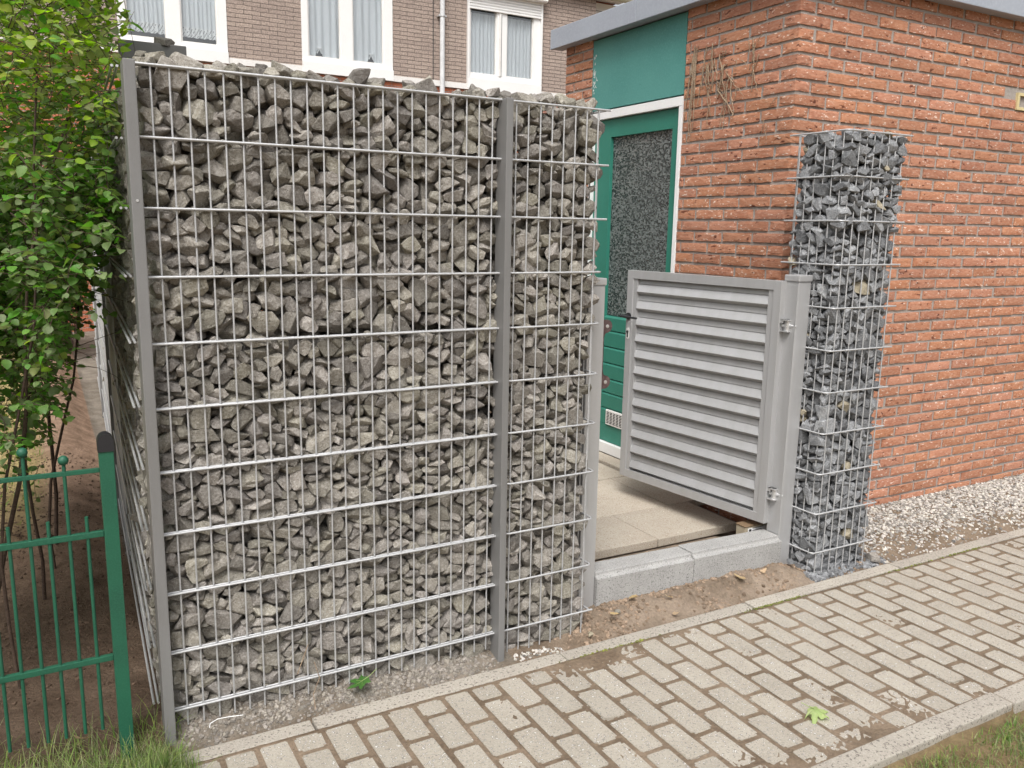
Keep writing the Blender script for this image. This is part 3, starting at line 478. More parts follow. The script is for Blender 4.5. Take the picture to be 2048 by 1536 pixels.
13,118,1087,60,837,72,-17,-13,19,123,1173,99,834,87,0,-48,5,72,1317,45,867,-54,-74,27,22,105,1353,52,918,36,3,-89,13,107,1487,49,956,-26,-93,18,12,62,-12,40,946,59,-62,-48,22,81,107,38,954,-22,-79,-54,0,113,200,73,886,70,-69,-3,
0,88,394,109,829,8,15,4,0,65,578,120,813,-5,-3,97,11,102,536,70,955,4,-9,70,0,117,714,62,933,-92,14,-18,11,77,905,109,878,-5,24,-30,17,103,1047,70,895,58,76,-19,0,63,1058,127,859,49,-37,28,10,99,1124,54,917,-38,56,33,
16,106,1240,55,893,1,94,5,10,65,1320,92,930,21,-68,63,9,91,1436,126,943,-62,-43,-25,4,106,1495,85,1018,-64,46,-48,6,123,47,92,962,-41,-35,66,4,110,321,72,872,-43,26,-49,18,98,465,61,912,-24,10,-62,12,63,455,127,852,18,-76,54,
2,84,469,115,958,18,35,-42,16,107,629,114,959,-32,67,-65,1,79,679,44,957,-10,96,14,4,114,770,101,1056,1,-98,2,22,70,960,75,850,-92,-10,29,17,122,943,86,914,71,-67,-15,22,67,1103,111,895,-45,-70,-44,2,108,1294,45,978,-56,40,40,
1,88,1294,129,917,-60,-35,-35,19,92,1367,122,979,-28,-64,-64,10,85,1427,56,1019,70,-70,-5,10,66,-17,108,986,50,49,50,1,70,183,122,924,-7,11,0,1,98,378,127,895,-69,-14,-12,23,110,397,55,932,-11,88,-16,23,63,464,40,967,23,-8,-6,
0,74,426,29,1001,69,-13,13,6,76,773,126,932,26,0,-96,17,92,828,61,990,-14,-88,-30,19,87,863,51,889,-13,4,-86,1,64,875,84,938,-19,-42,0,23,116,1164,107,918,19,15,94,6,81,1219,49,949,-84,51,-11,8,70,1407,71,977,11,-98,0,
1,69,1428,134,1012,-25,74,58,4,107,1555,73,1071,1,2,65,6,79,-4,43,1024,-8,-8,-95,23,124,178,83,961,-86,43,12,22,69,259,50,912,-70,-49,46,6,83,322,116,946,-30,34,-29,18,66,394,125,962,77,-2,3,22,120,696,67,1019,-52,64,-38,
17,74,740,114,982,52,82,16,23,68,1026,63,943,53,-76,34,15,64,865,35,935,66,-8,2,23,75,751,26,995,74,19,-21,17,122,1056,121,959,-61,-16,-17,11,95,1243,118,965,14,69,-68,14,83,1350,40,1018,-39,12,29,18,88,1415,108,1066,54,-73,-33,
7,73,1559,29,1132,52,-37,45,20,63,18,115,1035,-62,50,-45,3,64,247,129,977,99,0,5,2,89,263,119,925,38,-82,37,1,114,340,62,957,-6,70,-68,3,69,462,130,1054,-85,-3,-39,23,80,602,54,971,42,45,-67,19,68,802,114,991,69,66,19,
9,84,850,55,1033,-68,-68,18,12,72,863,121,1006,21,11,-96,7,100,930,104,974,-98,7,3,18,82,1173,59,978,60,64,6,20,74,1152,120,964,0,-97,0,5,64,1383,41,1055,16,1,98,22,85,1360,109,1043,-55,-59,38,0,63,1482,27,1120,29,-64,63,
23,64,-6,31,1090,57,53,-48,10,78,84,64,1018,-64,-74,-9,6,90,254,50,981,-84,52,7,10,71,345,125,1009,-46,-75,-44,4,89,490,104,1012,-88,-21,13,15,66,556,127,997,0,58,0,21,71,651,49,1068,30,91,1,23,77,734,40,1076,-43,-22,-24,
7,95,977,61,1005,70,-70,-8,10,64,1111,109,1020,51,10,82,12,86,1101,45,995,-9,58,79,12,68,1226,38,1024,64,23,-58,20,68,1301,119,994,-53,-61,38,18,62,1451,34,1065,-62,-42,-36,16,62,1555,128,1109,-69,13,13,10,124,325,70,1040,2,24,-95,
22,100,412,89,1017,60,-33,-43,18,76,437,52,1069,12,8,72,21,115,517,57,1034,21,-33,91,21,73,617,33,1022,-63,-44,-36,19,97,600,103,1033,-54,82,-12,11,74,572,112,1078,-4,15,73,22,62,851,123,1046,-44,85,23,13,87,925,35,965,11,69,-69,
1,66,1042,28,976,52,-39,56,9,97,1010,102,1027,81,-42,-20,19,122,1197,104,1038,86,13,0,21,66,1206,41,1074,-6,-22,-80,22,66,1368,120,1165,-35,87,12,15,124,1294,113,1082,36,-16,85,23,74,56,33,1061,-32,47,81,16,86,200,49,1038,-11,-80,-18,
3,67,220,115,1017,-6,49,-9,0,71,376,33,1093,-64,47,44,12,66,519,126,1077,-14,36,28,12,75,553,121,1131,-6,8,-98,7,77,628,64,1113,-36,13,-59,11,75,788,115,1110,8,37,61,11,78,902,57,1012,65,73,11,11,97,984,62,1069,67,67,20,
3,62,1124,130,1055,-93,0,34,10,69,1216,102,1113,-77,49,31,21,70,1338,43,1088,-79,54,21,1,108,1390,111,1126,-27,-11,94,20,71,1571,30,1198,-47,50,55,23,72,53,117,1063,81,-57,-1,6,62,58,123,1021,5,28,18,13,62,296,132,1057,-66,11,17,
23,67,291,69,1095,6,9,0,14,72,433,127,1092,-65,-27,-27,10,104,565,42,1083,40,-20,37,10,116,667,109,1108,63,-28,-6,10,107,856,91,1085,66,-71,-19,8,75,920,110,1039,84,-36,-10,17,75,978,126,1146,70,22,-26,4,76,1058,41,1039,6,-97,8,
11,119,1130,85,1097,54,9,48,7,67,1344,54,1140,54,34,68,4,113,1407,54,1160,-4,52,-75,7,76,1472,135,1097,-68,17,17,10,63,153,38,986,0,20,0,15,63,100,108,995,-54,81,-18,1,63,287,103,993,27,-28,78,15,78,432,103,1138,-27,69,-26,
20,105,480,59,1117,-48,39,-70,7,81,553,51,1141,2,15,-90,12,65,619,127,1188,38,52,-24,17,62,757,51,1021,67,-44,25,12,72,923,43,1069,-56,-68,6,7,70,1010,74,1176,24,39,66,16,71,1065,110,1055,-22,-17,3,0,62,1078,41,1128,-95,1,-29,
17,63,1328,121,1159,-83,2,54,22,63,1431,37,1233,-80,-5,59,23,77,1443,84,1090,18,39,4,1,86,-15,106,1044,-50,-47,50,5,99,152,109,1020,2,-10,-82,16,73,236,115,1069,-11,32,72,19,62,295,129,1105,82,-11,-13,18,65,487,120,1142,-36,44,60,
19,100,565,104,1181,3,9,-50,1,65,676,37,1118,9,-87,-13,4,67,805,35,1069,59,-38,38,17,100,884,106,1133,3,22,-20,10,62,942,119,1091,65,-13,72,19,73,1053,42,1089,0,9,0,11,71,1276,122,1146,0,97,1,6,114,1281,51,1136,68,-15,15,
0,95,1511,62,1150,-50,53,-49,21,65,1483,69,1096,18,-93,10,3,108,116,93,1067,67,72,9,19,90,165,111,1099,91,3,-38,5,63,316,31,1082,-67,29,34,16,84,380,91,1088,35,-92,-5,4,71,422,44,1122,4,50,-17,21,116,464,86,1190,-98,10,-4,
11,75,747,125,1148,-77,-40,-20,23,79,822,42,1123,-20,96,-9,18,62,908,129,1177,55,-47,42,10,65,1019,43,1145,-34,-23,-72,2,90,1031,109,1107,93,-10,20,6,100,1184,50,1121,89,36,-1,17,120,1250,74,1193,15,-15,-68,23,77,1479,46,1189,-71,-4,-69,
3,116,1567,83,1163,-2,70,-1,7,89,56,71,1096,-93,-5,-32,0,68,53,126,1111,56,-54,45,17,70,206,112,1134,-9,-3,70,18,112,354,79,1146,66,-72,16,1,82,406,57,1233,62,-61,-37,18,108,601,64,1248,-41,-34,67,6,69,659,68,1172,20,93,27,
3,108,730,44,1146,-72,3,35,13,119,807,80,1178,51,-80,-16,23,64,1081,27,1176,-73,8,6,19,120,1093,99,1170,-14,-23,15,19,89,1178,113,1167,-29,-51,45,19,92,1376,44,1242,-39,13,78,9,101,1332,72,1203,36,9,57,21,95,1567,57,1272,80,2,-58,
6,96,-5,101,1109,70,70,-1,22,67,115,74,1129,-59,32,33,21,75,275,111,1138,31,-12,-2,4,99,362,113,1203,-38,12,90,11,62,455,45,1232,19,23,79,13,74,524,32,1187,68,-19,19,12,71,602,48,1171,-10,4,63,6,64,757,37,1206,18,-41,-45,
22,66,855,43,1159,52,-83,-11,16,115,955,59,1158,-4,-85,-8,19,98,1052,46,1250,-44,-69,-31,19,68,1146,35,1169,-39,-40,-38,3,68,1312,32,1253,-14,-69,-68,11,122,1478,108,1227,10,53,80,20,65,1570,40,1336,-98,-15,-3,4,105,4,56,1185,9,-89,0,
10,67,41,55,1124,88,35,29,0,92,130,32,1121,-49,-50,-50,21,118,277,67,1177,19,-37,-7,12,63,429,128,1239,40,6,1,10,67,542,129,1252,14,67,-66,12,67,661,124,1187,70,3,-70,21,63,830,135,1227,52,-47,46,5,98,871,62,1200,-18,19,-69,
18,100,1062,120,1270,-1,-68,-72,8,112,1130,58,1250,38,70,27,4,64,1269,78,1246,94,27,10,20,62,1260,127,1248,-77,27,23,2,68,1323,130,1225,-2,70,70,5,122,1490,41,1276,-41,-57,-57,6,106,68,60,1207,15,-27,-62,19,93,101,122,1168,-40,57,57,
3,107,232,46,1092,0,-93,3,23,65,279,41,1130,6,-15,-98,4,84,519,53,1244,-50,13,8,14,63,470,130,1276,49,50,-50,14,62,707,130,1308,-49,45,-73,12,109,733,106,1205,11,87,-26,16,80,984,121,1211,-9,-69,-69,5,68,987,70,1219,-30,-84,-38,
10,79,1200,108,1229,-2,-9,-12,21,111,1319,99,1286,-1,-14,0,15,63,1382,125,1306,-23,10,78,23,105,1398,120,1250,29,78,-35,1,67,1572,134,1240,-22,-67,-67,0,111,158,96,1186,8,-76,-57,19,71,190,42,1180,-76,46,-34,14,62,218,49,1157,16,34,69,
14,111,428,89,1276,13,-38,89,0,65,518,94,1255,-33,-39,-73,9,74,508,115,1297,29,-64,-18,22,90,662,44,1220,23,-14,15,11,72,734,41,1255,-76,-19,-23,15,108,817,70,1249,-33,-36,54,7,74,1056,112,1202,16,-22,-81,4,75,1201,42,1246,-72,41,-10,
10,64,1195,124,1268,-95,1,28,12,87,1352,46,1320,-6,97,-15,9,64,1521,123,1316,20,-64,29,22,74,1574,112,1310,-60,70,-9,16,89,118,58,1257,39,40,-20,12,65,153,34,1206,63,-31,31,6,83,229,67,1210,-26,-32,79,20,66,361,50,1269,62,-59,-26,
3,63,471,38,1295,2,-41,79,23,83,450,112,1327,-2,7,-81,8,91,681,114,1262,-49,5,86,19,91,762,112,1274,4,0,53,10,75,899,50,1233,10,-97,-2,2,73,982,34,1240,35,-61,61,17,94,1148,80,1312,70,-62,18,19,107,1235,79,1302,-55,-80,11,
16,89,1311,104,1341,-69,69,-11,15,68,1483,97,1298,-51,29,-29,12,72,1572,110,1358,-31,-44,71,4,89,-3,108,1248,66,65,-32,20,62,62,134,1221,-61,35,35,20,66,265,29,1259,67,21,-21,19,114,268,103,1252,8,29,91,6,62,410,38,1310,9,40,78,
4,64,560,99,1291,64,-59,1,7,78,625,91,1299,-20,-94,18,16,69,878,97,1287,-18,-35,68,9,93,898,119,1235,16,48,85,4,86,985,92,1280,-76,60,-13,5,65,1051,28,1330,48,63,-38,1,107,1099,80,1347,29,86,4,14,69,1246,109,1355,89,-43,-9,
9,67,1230,33,1337,23,9,-17,16,117,1441,90,1343,-69,69,-14,11,83,39,124,1286,20,-53,80,5,75,107,129,1258,-23,44,71,10,122,175,103,1290,-19,33,60,10,70,196,58,1244,30,-34,-26,2,62,390,119,1333,94,17,0,21,107,559,39,1317,-66,18,22,
3,83,688,45,1286,93,4,28,6,87,831,123,1321,4,0,-99,4,63,884,39,1283,26,1,-96,10,70,1036,114,1334,-30,-24,58,7,87,998,109,1361,-14,14,97,7,72,1161,136,1347,-50,49,49,11,101,1191,87,1374,33,82,-26,19,62,1286,37,1328,39,60,-47,
12,106,1360,52,1391,-95,10,25,0,67,-1,46,1252,16,-26,94,16,66,161,35,1293,7,-70,70,8,65,322,40,1247,-32,62,60,13,114,336,83,1320,-63,4,65,10,63,374,45,1324,-62,61,-34,12,62,610,42,1367,18,-13,-17,4,89,750,108,1335,38,-61,-60,
14,82,772,36,1313,-39,-8,19,1,67,930,67,1258,-20,-3,-92,6,108,935,100,1315,63,66,21,13,102,1043,47,1394,-97,-5,17,16,114,1119,112,1429,-70,-1,-1,17,65,1222,120,1433,65,-49,-57,6,62,1284,121,1375,36,38,49,12,115,1239,54,1438,13,-94,28,
10,63,48,52,1282,80,48,33,11,76,-9,48,1314,63,40,63,21,95,258,57,1310,66,-73,-7,7,89,467,51,1382,-10,22,4,17,88,418,51,1360,0,19,0,9,64,596,34,1403,7,-62,76,23,77,636,51,1322,-18,-92,0,6,98,820,51,1358,17,-38,-47,
10,82,853,55,1314,27,-21,-66,8,80,985,45,1323,98,0,12,7,64,987,137,1413,-70,-9,-8,5,83,1043,115,1408,0,-71,0,8,78,1096,48,1420,-4,-94,-7,8,99,1343,112,1445,-91,-9,-36,12,73,1527,75,1347,-20,-10,-60,23,119,54,86,1333,-86,45,6,
11,68,177,35,1346,66,8,-19,22,102,293,117,1334,59,-48,54,22,69,364,32,1209,-2,-88,40,14,77,523,78,1356,75,-39,33,1,65,541,125,1351,-11,-3,98,16,98,679,86,1359,72,-47,-43,0,66,836,121,1364,-95,27,-4,2,96,913,52,1360,-22,-28,90,
14,71,976,57,1398,83,31,-44,23,62,884,30,1406,-17,-45,-85,3,73,1157,34,1378,-42,-58,-68,9,70,1352,34,1452,19,25,-20,21,63,1489,39,1439,-74,51,-41,12,66,1566,44,1379,-59,-78,-11,1,92,54,53,1368,-76,-61,-12,20,100,192,101,1355,-95,-12,26,
17,64,330,28,1327,56,46,-52,22,88,477,119,1370,17,69,-66,14,64,553,47,1388,-18,-8,42,1,66,558,134,1315,-64,-5,-11,14,79,735,45,1359,69,9,6,20,72,800,121,1393,-97,17,-3,1,68,888,122,1371,82,-2,-55,10,65,931,114,1381,64,-70,-14,
13,84,991,104,1418,-18,68,68,5,122,1149,68,1484,1,24,-78,18,82,1300,52,1489,73,55,9,3,118,1434,84,1431,57,64,41,18,107,1513,106,1412,80,9,-14,13,69,111,46,1339,-27,48,-71,9,96,122,126,1369,-24,66,66,6,63,262,34,1351,70,8,-8,
17,122,358,117,1414,33,-62,62,22,92,488,55,1422,-52,59,-57,1,70,643,121,1317,-23,-12,-96,7,102,752,59,1400,-2,13,98,8,62,855,130,1429,44,55,-54,21,70,844,66,1400,-26,32,-22,18,67,925,119,1419,6,-4,8,8,120,1047,70,1492,-51,-25,81,
19,70,1181,123,1527,75,37,-25,21,115,1398,50,1496,-5,60,51,8,90,1530,58,1498,-44,-44,54,16,66,1498,35,1388,23,66,-66,0,121,7,83,1403,-8,-37,7,1,69,117,50,1382,4,4,18,8,103,216,60,1397,-47,-84,3,13,72,255,114,1382,-61,57,52,
1,78,552,121,1401,28,-6,94,8,71,599,114,1358,40,-32,-66,5,79,667,37,1411,-57,50,44,13,114,790,63,1448,-12,-3,-74,11,106,879,57,1455,-79,28,-46,23,101,943,56,1449,-45,81,2,3,73,1101,128,1515,31,-30,13,21,67,1338,42,1551,91,-11,32,
3,71,1275,125,1467,1,-18,-4,22,92,1570,107,1459,-47,-47,54,5,69,1569,38,1432,-6,66,70,7,99,-16,109,1467,-70,0,-70,18,114,119,68,1430,5,0,75,2,81,179,112,1454,52,64,23,23,119,301,65,1431,-52,62,-13,20,72,454,111,1405,-14,-33,35,
16,96,621,95,1425,-6,92,26,15,72,592,49,1452,-46,-70,38,6,83,799,120,1505,32,52,-64,20,68,854,122,1481,-23,0,96,7,81,929,120,1466,8,-85,50,13,63,1139,30,1525,45,52,-55,4,64,1203,46,1514,19,-94,-22,4,85,1353,119,1523,20,12,96,
7,71,1586,48,1510,-12,-69,12,5,106,1556,123,1528,-8,66,71,22,67,-2,47,1469,-65,-15,20,16,116,106,63,1521,-73,1,-67,5,94,228,102,1464,35,-35,-61,21,65,354,28,1460,4,70,-70,23,73,500,33,1483,-6,-45,-87,12,84,543,54,1438,27,45,58,
9,62,702,132,1383,81,-1,-40,19,68,755,129,1429,67,-20,20,8,63,837,42,1498,-63,10,31,14,71,958,98,1510,-24,-6,-95,18,120,1070,68,1577,-3,-96,1,19,64,1153,83,1555,-18,14,-60,5,118,1273,100,1513,-80,56,-14,3,74,1475,55,1480,70,-67,6,
17,65,1567,116,1599,-69,69,-9,22,72,55,124,1399,60,-43,61,4,84,47,114,1588,-72,56,6,5,70,177,42,1470,9,42,-83,17,63,423,118,1444,41,-12,89,5,67,341,62,1387,-17,14,15,2,113,524,107,1475,33,-85,37,23,81,694,105,1439,3,44,12,
10,62,698,40,1468,65,-1,-74,4,72,789,48,1507,61,50,21,22,78,1019,124,1525,-21,-54,-25,1,63,920,135,1518,70,-1,1,1,69,1198,38,1548,-12,98,9,1,62,1265,37,1536,-41,-60,-47,11,84,1476,115,1507,17,-53,-7,4,71,1560,61,1565,-44,-10,88,
14,65,49,37,1445,28,51,-46,17,80,178,105,1511,-12,-4,98,14,93,266,37,1472,-54,3,83,22,62,373,65,1453,80,-15,1,10,80,387,54,1413,-15,-8,-97,11,101,634,51,1493,2,-99,3,21,78,735,60,1457,6,-68,-22,5,94,750,62,1528,24,-44,-78,
16,102,845,93,1541,-42,32,-56,21,84,961,129,1596,69,-13,13,2,101,911,61,1597,13,-33,91,9,87,1235,96,1554,3,-6,-86,20,64,1402,38,1584,0,8,15,10,92,1448,58,1544,18,38,79,16,80,1559,39,1624,70,0,0,5,93,34,52,1508,5,4,52,
2,81,225,126,1569,-64,28,29,11,70,268,116,1516,66,36,5,19,62,297,93,1489,86,-42,24,15,100,436,64,1463,65,55,-14,23,75,610,136,1469,-61,-13,-12,11,108,714,115,1497,-62,11,47,18,66,837,49,1598,-70,68,-5,9,66,765,128,1650,35,-83,14,
16,104,959,47,1526,69,-10,10,4,73,1146,49,1647,26,21,-79,1,85,1169,44,1593,24,-44,72,8,65,1502,121,1575,2,-19,5,4,62,1576,100,1640,-73,66,-10,22,91,-4,108,1554,0,2,77,20,76,158,41,1571,-9,26,8,23,81,303,43,1523,-26,44,-5,
22,68,335,119,1513,-41,60,-67,7,124,442,96,1523,17,-47,-85,23,67,623,100,1487,12,60,-78,2,65,707,47,1558,64,-28,-64,4,109,742,114,1585,63,31,-30,16,116,853,111,1642,-68,-15,-15,15,92,900,112,1563,50,16,84,18,73,1129,117,1606,0,-96,0,
19,67,1183,117,1575,26,26,92,2,124,1323,92,1588,-5,2,99,9,104,1493,55,1577,89,10,-37,9,89,1489,35,1655,51,-50,49,13,109,37,40,1562,15,68,-68,2,104,310,102,1575,95,0,27,23,100,353,52,1521,83,16,-43,19,71,372,117,1544,-10,-12,28,
17,62,463,31,1541,9,69,-69,4,109,588,90,1552,49,56,43,12,99,656,63,1558,49,49,50,16,62,691,119,1648,61,-39,-36,3,69,1202,75,1625,65,-29,-16,0,63,985,101,1550,43,61,34,11,62,976,36,1602,0,-99,0,5,81,1234,73,1590,89,-42,9,
19,67,1400,40,1620,-98,-13,8,16,85,1420,119,1564,34,78,-43,9,90,1518,88,1616,-87,29,2,12,116,485,77,1622,51,-60,-34,18,111,407,67,1590,-7,-11,73,5,62,533,121,1631,49,-38,-60,9,101,531,125,1558,-33,-62,-62,10,63,531,40,1583,-1,98,8,
16,71,583,122,1619,98,1,-10,4,120,651,74,1652,16,-75,-13,5,90,774,48,1608,-70,17,-7,13,86,1013,51,1675,-38,15,28,13,117,1080,76,1646,60,-75,-17,20,96,1203,126,1625,-31,-63,-63,5,62,1249,27,1635,16,-67,59,8,123,1285,75,1669,-50,-54,50,
21,104,1372,61,1673,7,-49,-2,11,91,1570,47,1702,-70,0,-70,22,100,8,111,1636,13,-41,6,10,62,89,131,1482,-28,-39,-77,5,71,189,32,1608,66,-43,6,13,64,415,34,1637,0,97,3,11,69,524,48,1536,-58,59,53,19,108,579,56,1656,0,-77,0,
19,80,751,87,1715,-4,-24,33,11,64,841,50,1640,31,-20,-42,21,89,579,121,1688,-26,76,-58,18,105,994,95,1642,37,-26,87,11,62,1218,129,1702,-58,-53,-43,1,65,1224,51,1667,19,-45,-71,8,122,1258,64,1759,-83,-1,-55,10,67,1344,132,1711,-50,-50,-48,
23,115,1431,89,1637,52,80,-27,11,64,-6,46,1603,-75,62,-11,21,63,117,120,1570,-15,15,61,14,118,227,49,1544,-20,84,11,7,111,349,91,1636,-69,-71,-4,16,63,505,128,1730,-20,67,67,19,64,508,115,1680,69,-47,-31,3,67,730,83,1657,46,12,77,
0,62,535,62,1641,-14,-75,17,8,74,899,45,1658,-77,-18,-26,0,87,1085,57,1752,22,-27,-68,19,65,1064,41,1696,38,18,-28,11,77,1168,56,1699,80,-53,-22,10,99,1138,122,1707,-5,-62,-76,18,124,1518,115,1693,70,4,-4,3,65,1578,46,1764,54,-51,-49,
19,64,42,61,1621,47,87,5,19,62,179,92,1551,-60,35,-33,13,96,326,110,1693,-46,-87,2,7,108,398,67,1699,42,-42,-56,19,77,421,101,1652,-67,47,-38,21,98,453,92,1710,62,23,69,1,116,350,69,1784,-48,-7,2,17,90,519,57,1709,83,21,48,
5,84,946,126,1748,-81,17,8,10,94,1165,106,1766,22,-19,95,18,81,1118,58,1725,-65,66,-30,19,64,1185,40,1746,81,28,-29,13,86,1273,114,1840,-53,-82,-2,15,65,1318,129,1649,7,80,53,7,74,1516,37,1729,41,-55,37,8,77,7,44,1661,-4,0,99,
8,65,93,41,1614,94,2,-30,20,86,172,113,1604,-17,-29,66,20,108,251,64,1631,82,-49,-9,14,86,272,123,1632,81,-31,44,6,106,482,53,1761,-44,76,-18,21,87,588,56,1731,-44,-87,13,0,123,797,50,1698,30,-49,-79,18,67,514,32,1817,-67,-21,-22,
4,115,918,49,1736,-73,5,16,16,124,1181,55,1836,-12,-43,-83,19,62,1281,131,1722,-62,-32,-32,11,63,1214,90,1706,46,-31,66,4,101,1346,68,1740,-26,18,8,11,81,1558,115,1766,0,98,-11,10,93,75,89,1682,54,-3,-55,6,98,140,63,1649,43,36,-62,
19,93,202,40,1702,27,64,-64,11,68,345,38,1731,0,-92,0,8,114,663,96,1864,-24,42,-7,15,63,286,38,1775,52,23,-16,2,106,685,59,1714,-11,-90,-4,17,62,723,30,1634,-58,-38,-49,13,102,1056,117,1706,55,-2,-83,14,79,920,107,1696,22,-63,66,
20,88,794,34,1783,69,-12,12,16,103,1416,100,1832,35,53,63,18,123,1335,66,1856,0,-73,0,23,95,1335,132,1787,0,-77,-62,4,115,1439,81,1726,-4,-76,20,2,108,11,110,1721,54,-29,-14,15,71,112,119,1609,51,-15,12,8,73,329,45,1676,-42,-76,27,
22,87,386,121,1736,-6,97,13,6,85,564,121,1848,-7,70,70,15,64,627,85,1753,-84,-27,40,15,62,746,132,1765,-23,56,36,14,62,723,47,1746,-63,-59,29,17,78,711,127,1714,-57,-36,-47,11,73,802,127,1710,69,35,-49,18,109,1248,119,1921,-48,-51,-50,
3,68,1131,49,1790,-26,-22,64,22,66,1247,127,1804,-17,-97,3,20,62,1365,38,1777,-88,-14,15,16,64,1496,91,1776,52,47,52,0,63,59,46,1733,47,64,22,2,67,164,122,1654,-19,-36,82,3,118,263,72,1711,-73,53,-25,12,65,400,34,1763,69,-14,14,
10,110,231,82,1811,13,-14,-53,10,63,556,32,1787,29,-46,-83,3,67,643,129,1710,-77,21,57,10,66,760,82,1781,77,30,-49,21,63,661,122,1759,46,-1,-42,16,64,1117,117,1821,-51,-34,50,19,66,1002,128,1830,24,55,-79,13,73,1234,130,1760,66,26,-21,
0,64,1460,115,1784,26,-11,-65,13,78,1391,109,1765,9,-56,-22,23,92,1583,55,1819,45,62,35,1,66,79,134,1722,-63,12,1,22,69,92,126,1657,-82,-14,-43,19,75,139,109,1702,66,65,-33,16,99,300,115,1769,53,38,-3,19,89,340,51,1853,-12,-95,-27,
23,76,606,26,1809,38,-53,67,17,109,587,94,1790,55,74,-20,2,118,689,69,1793,-5,4,93,14,108,966,66,1799,5,36,59,7,75,989,27,1746,56,42,-42,5,92,1001,58,1875,57,66,24,17,70,1405,34,1811,-50,-53,-48,0,114,1343,88,1937,7,4,95,
7,69,1555,120,1810,-27,-91,-15,10,63,1540,57,1792,13,-36,-45,13,69,-9,50,1711,-58,55,-4,11,69,80,36,1680,68,-22,5,5,71,102,47,1749,33,-31,-73,7,94,201,112,1691,-5,-86,-8,13,65,177,120,1837,43,4,88,13,73,724,37,1905,-95,17,22,
9,65,525,133,1800,-6,-70,-70,8,103,853,102,1761,38,79,-3,2,62,845,44,1798,-56,-60,44,5,113,1014,92,1743,56,60,34,14,63,1289,30,1835,-55,-4,-82,23,65,1194,37,1779,24,-95,13,20,68,1403,29,1883,-65,27,28,16,78,1493,81,1834,61,40,41,
21,80,1468,32,1784,-27,-65,-65,4,69,23,37,1767,2,88,-12,19,72,95,125,1781,15,54,-78,20,83,143,105,1750,-24,-12,16,22,63,241,43,1758,35,-24,-60,3,84,217,99,1745,-62,-53,20,16,121,447,108,1824,41,-17,33,21,125,793,120,1826,70,-1,1,
10,64,739,34,1832,-33,-65,-52,8,82,902,51,1822,60,59,17,11,82,892,119,1848,94,0,-33,13,119,1042,75,1820,12,17,64,22,86,1265,101,1997,-59,68,-31,21,65,1344,126,1885,-32,32,23,17,65,1482,133,1853,-65,-15,-15,8,78,1556,112,1857,12,-3,83,
6,103,6,108,1814,-31,93,-10,12,78,86,78,1793,-69,-40,-16,4,70,134,40,1728,0,98,-4,5,62,202,117,1856,-66,-61,31,1,87,369,119,1840,-35,78,-45,16,93,392,68,1903,70,54,-5,14,62,638,31,1844,-27,-88,-33,9,73,688,38,1878,-79,5,37,
2,62,787,39,1843,-33,-30,-55,23,74,920,120,1797,90,16,37,13,62,1170,126,1834,16,-87,45,16,107,1236,49,1949,70,9,-9,20,98,1500,54,1894,20,-34,-70,19,63,1452,31,1843,-64,29,29,17,62,1535,29,1847,-12,70,68,9,77,-15,39,1791,-62,3,77,
6,92,40,60,1832,-47,62,61,13,87,147,113,1803,32,45,43,16,66,181,50,1770,11,-18,-53,15,70,296,125,1844,-39,-77,-48,2,65,606,120,1918,26,-12,-30,7,69,712,132,1900,-23,-52,-70,10,124,775,75,1898,-58,-42,-57,20,62,841,41,1840,-17,3,-66,
1,98,946,127,1884,66,23,-23,17,70,1094,51,1811,-38,-27,59,12,74,1392,41,1977,34,-31,-3,12,79,1482,120,1921,40,64,-52,8,63,1570,58,1888,-75,-1,59,23,93,3,60,1869,-94,-13,-21,21,70,90,36,1819,-49,-46,6,6,88,157,42,1812,68,-15,15,
7,113,272,67,1878,-92,18,-32,0,85,573,61,1873,-84,-29,-11,7,77,590,28,1893,-46,-54,-52,13,62,669,129,1936,-95,0,-26,8,64,840,113,1893,22,-92,-18,13,90,855,49,1875,-17,-2,-85,11,66,1042,122,1877,-91,3,39,7,83,1071,49,1861,-3,-97,2,
19,62,1258,41,2016,49,-63,56,2,62,1416,124,1927,83,49,-16,7,77,1410,100,1887,8,3,-99,20,73,1568,118,1898,10,-10,67,5,62,80,132,1837,37,65,64,14,74,123,88,1853,-19,-34,44,7,105,150,65,1884,42,-68,-56,9,74,335,42,1929,23,-36,-76,
10,71,464,108,1918,-63,76,0,0,122,597,96,1955,25,13,-91,15,75,690,80,1936,19,5,65,22,104,809,116,1944,29,86,10,8,100,948,63,1890,87,10,45,5,72,1112,110,1872,-4,15,35,6,66,1114,37,1887,53,47,-50,17,117,1149,79,1930,79,27,10,
2,115,1346,115,2015,-71,-1,-1,16,91,1434,57,1940,53,69,47,18,111,1568,67,1965,-70,5,-70,20,98,16,122,1883,-4,-67,-73,3,85,103,106,1901,62,71,12,2,88,321,120,1909,56,-50,25,3,84,311,37,1982,12,69,-69,6,62,556,128,1891,-70,-7,-7,
10,77,577,58,1983,-6,-29,72,15,66,745,35,1938,-22,5,-96,14,64,717,122,1956,-52,49,-67,16,84,887,109,1934,60,66,40,14,108,1090,121,1937,5,-36,1,5,82,1049,50,1929,2,11,9,18,64,1237,42,1881,-96,11,23,21,79,1338,47,2009,-55,-64,-52,
20,82,1494,44,1969,-7,22,6,13,63,1563,131,1971,-16,-62,-73,14,74,84,52,1878,-28,-24,69,15,67,-4,45,1905,20,20,67,8,72,239,114,1901,-33,-6,87,9,71,435,43,1843,-22,60,-28,21,108,511,74,1890,57,-38,-66,7,70,647,26,1937,1,-70,70,
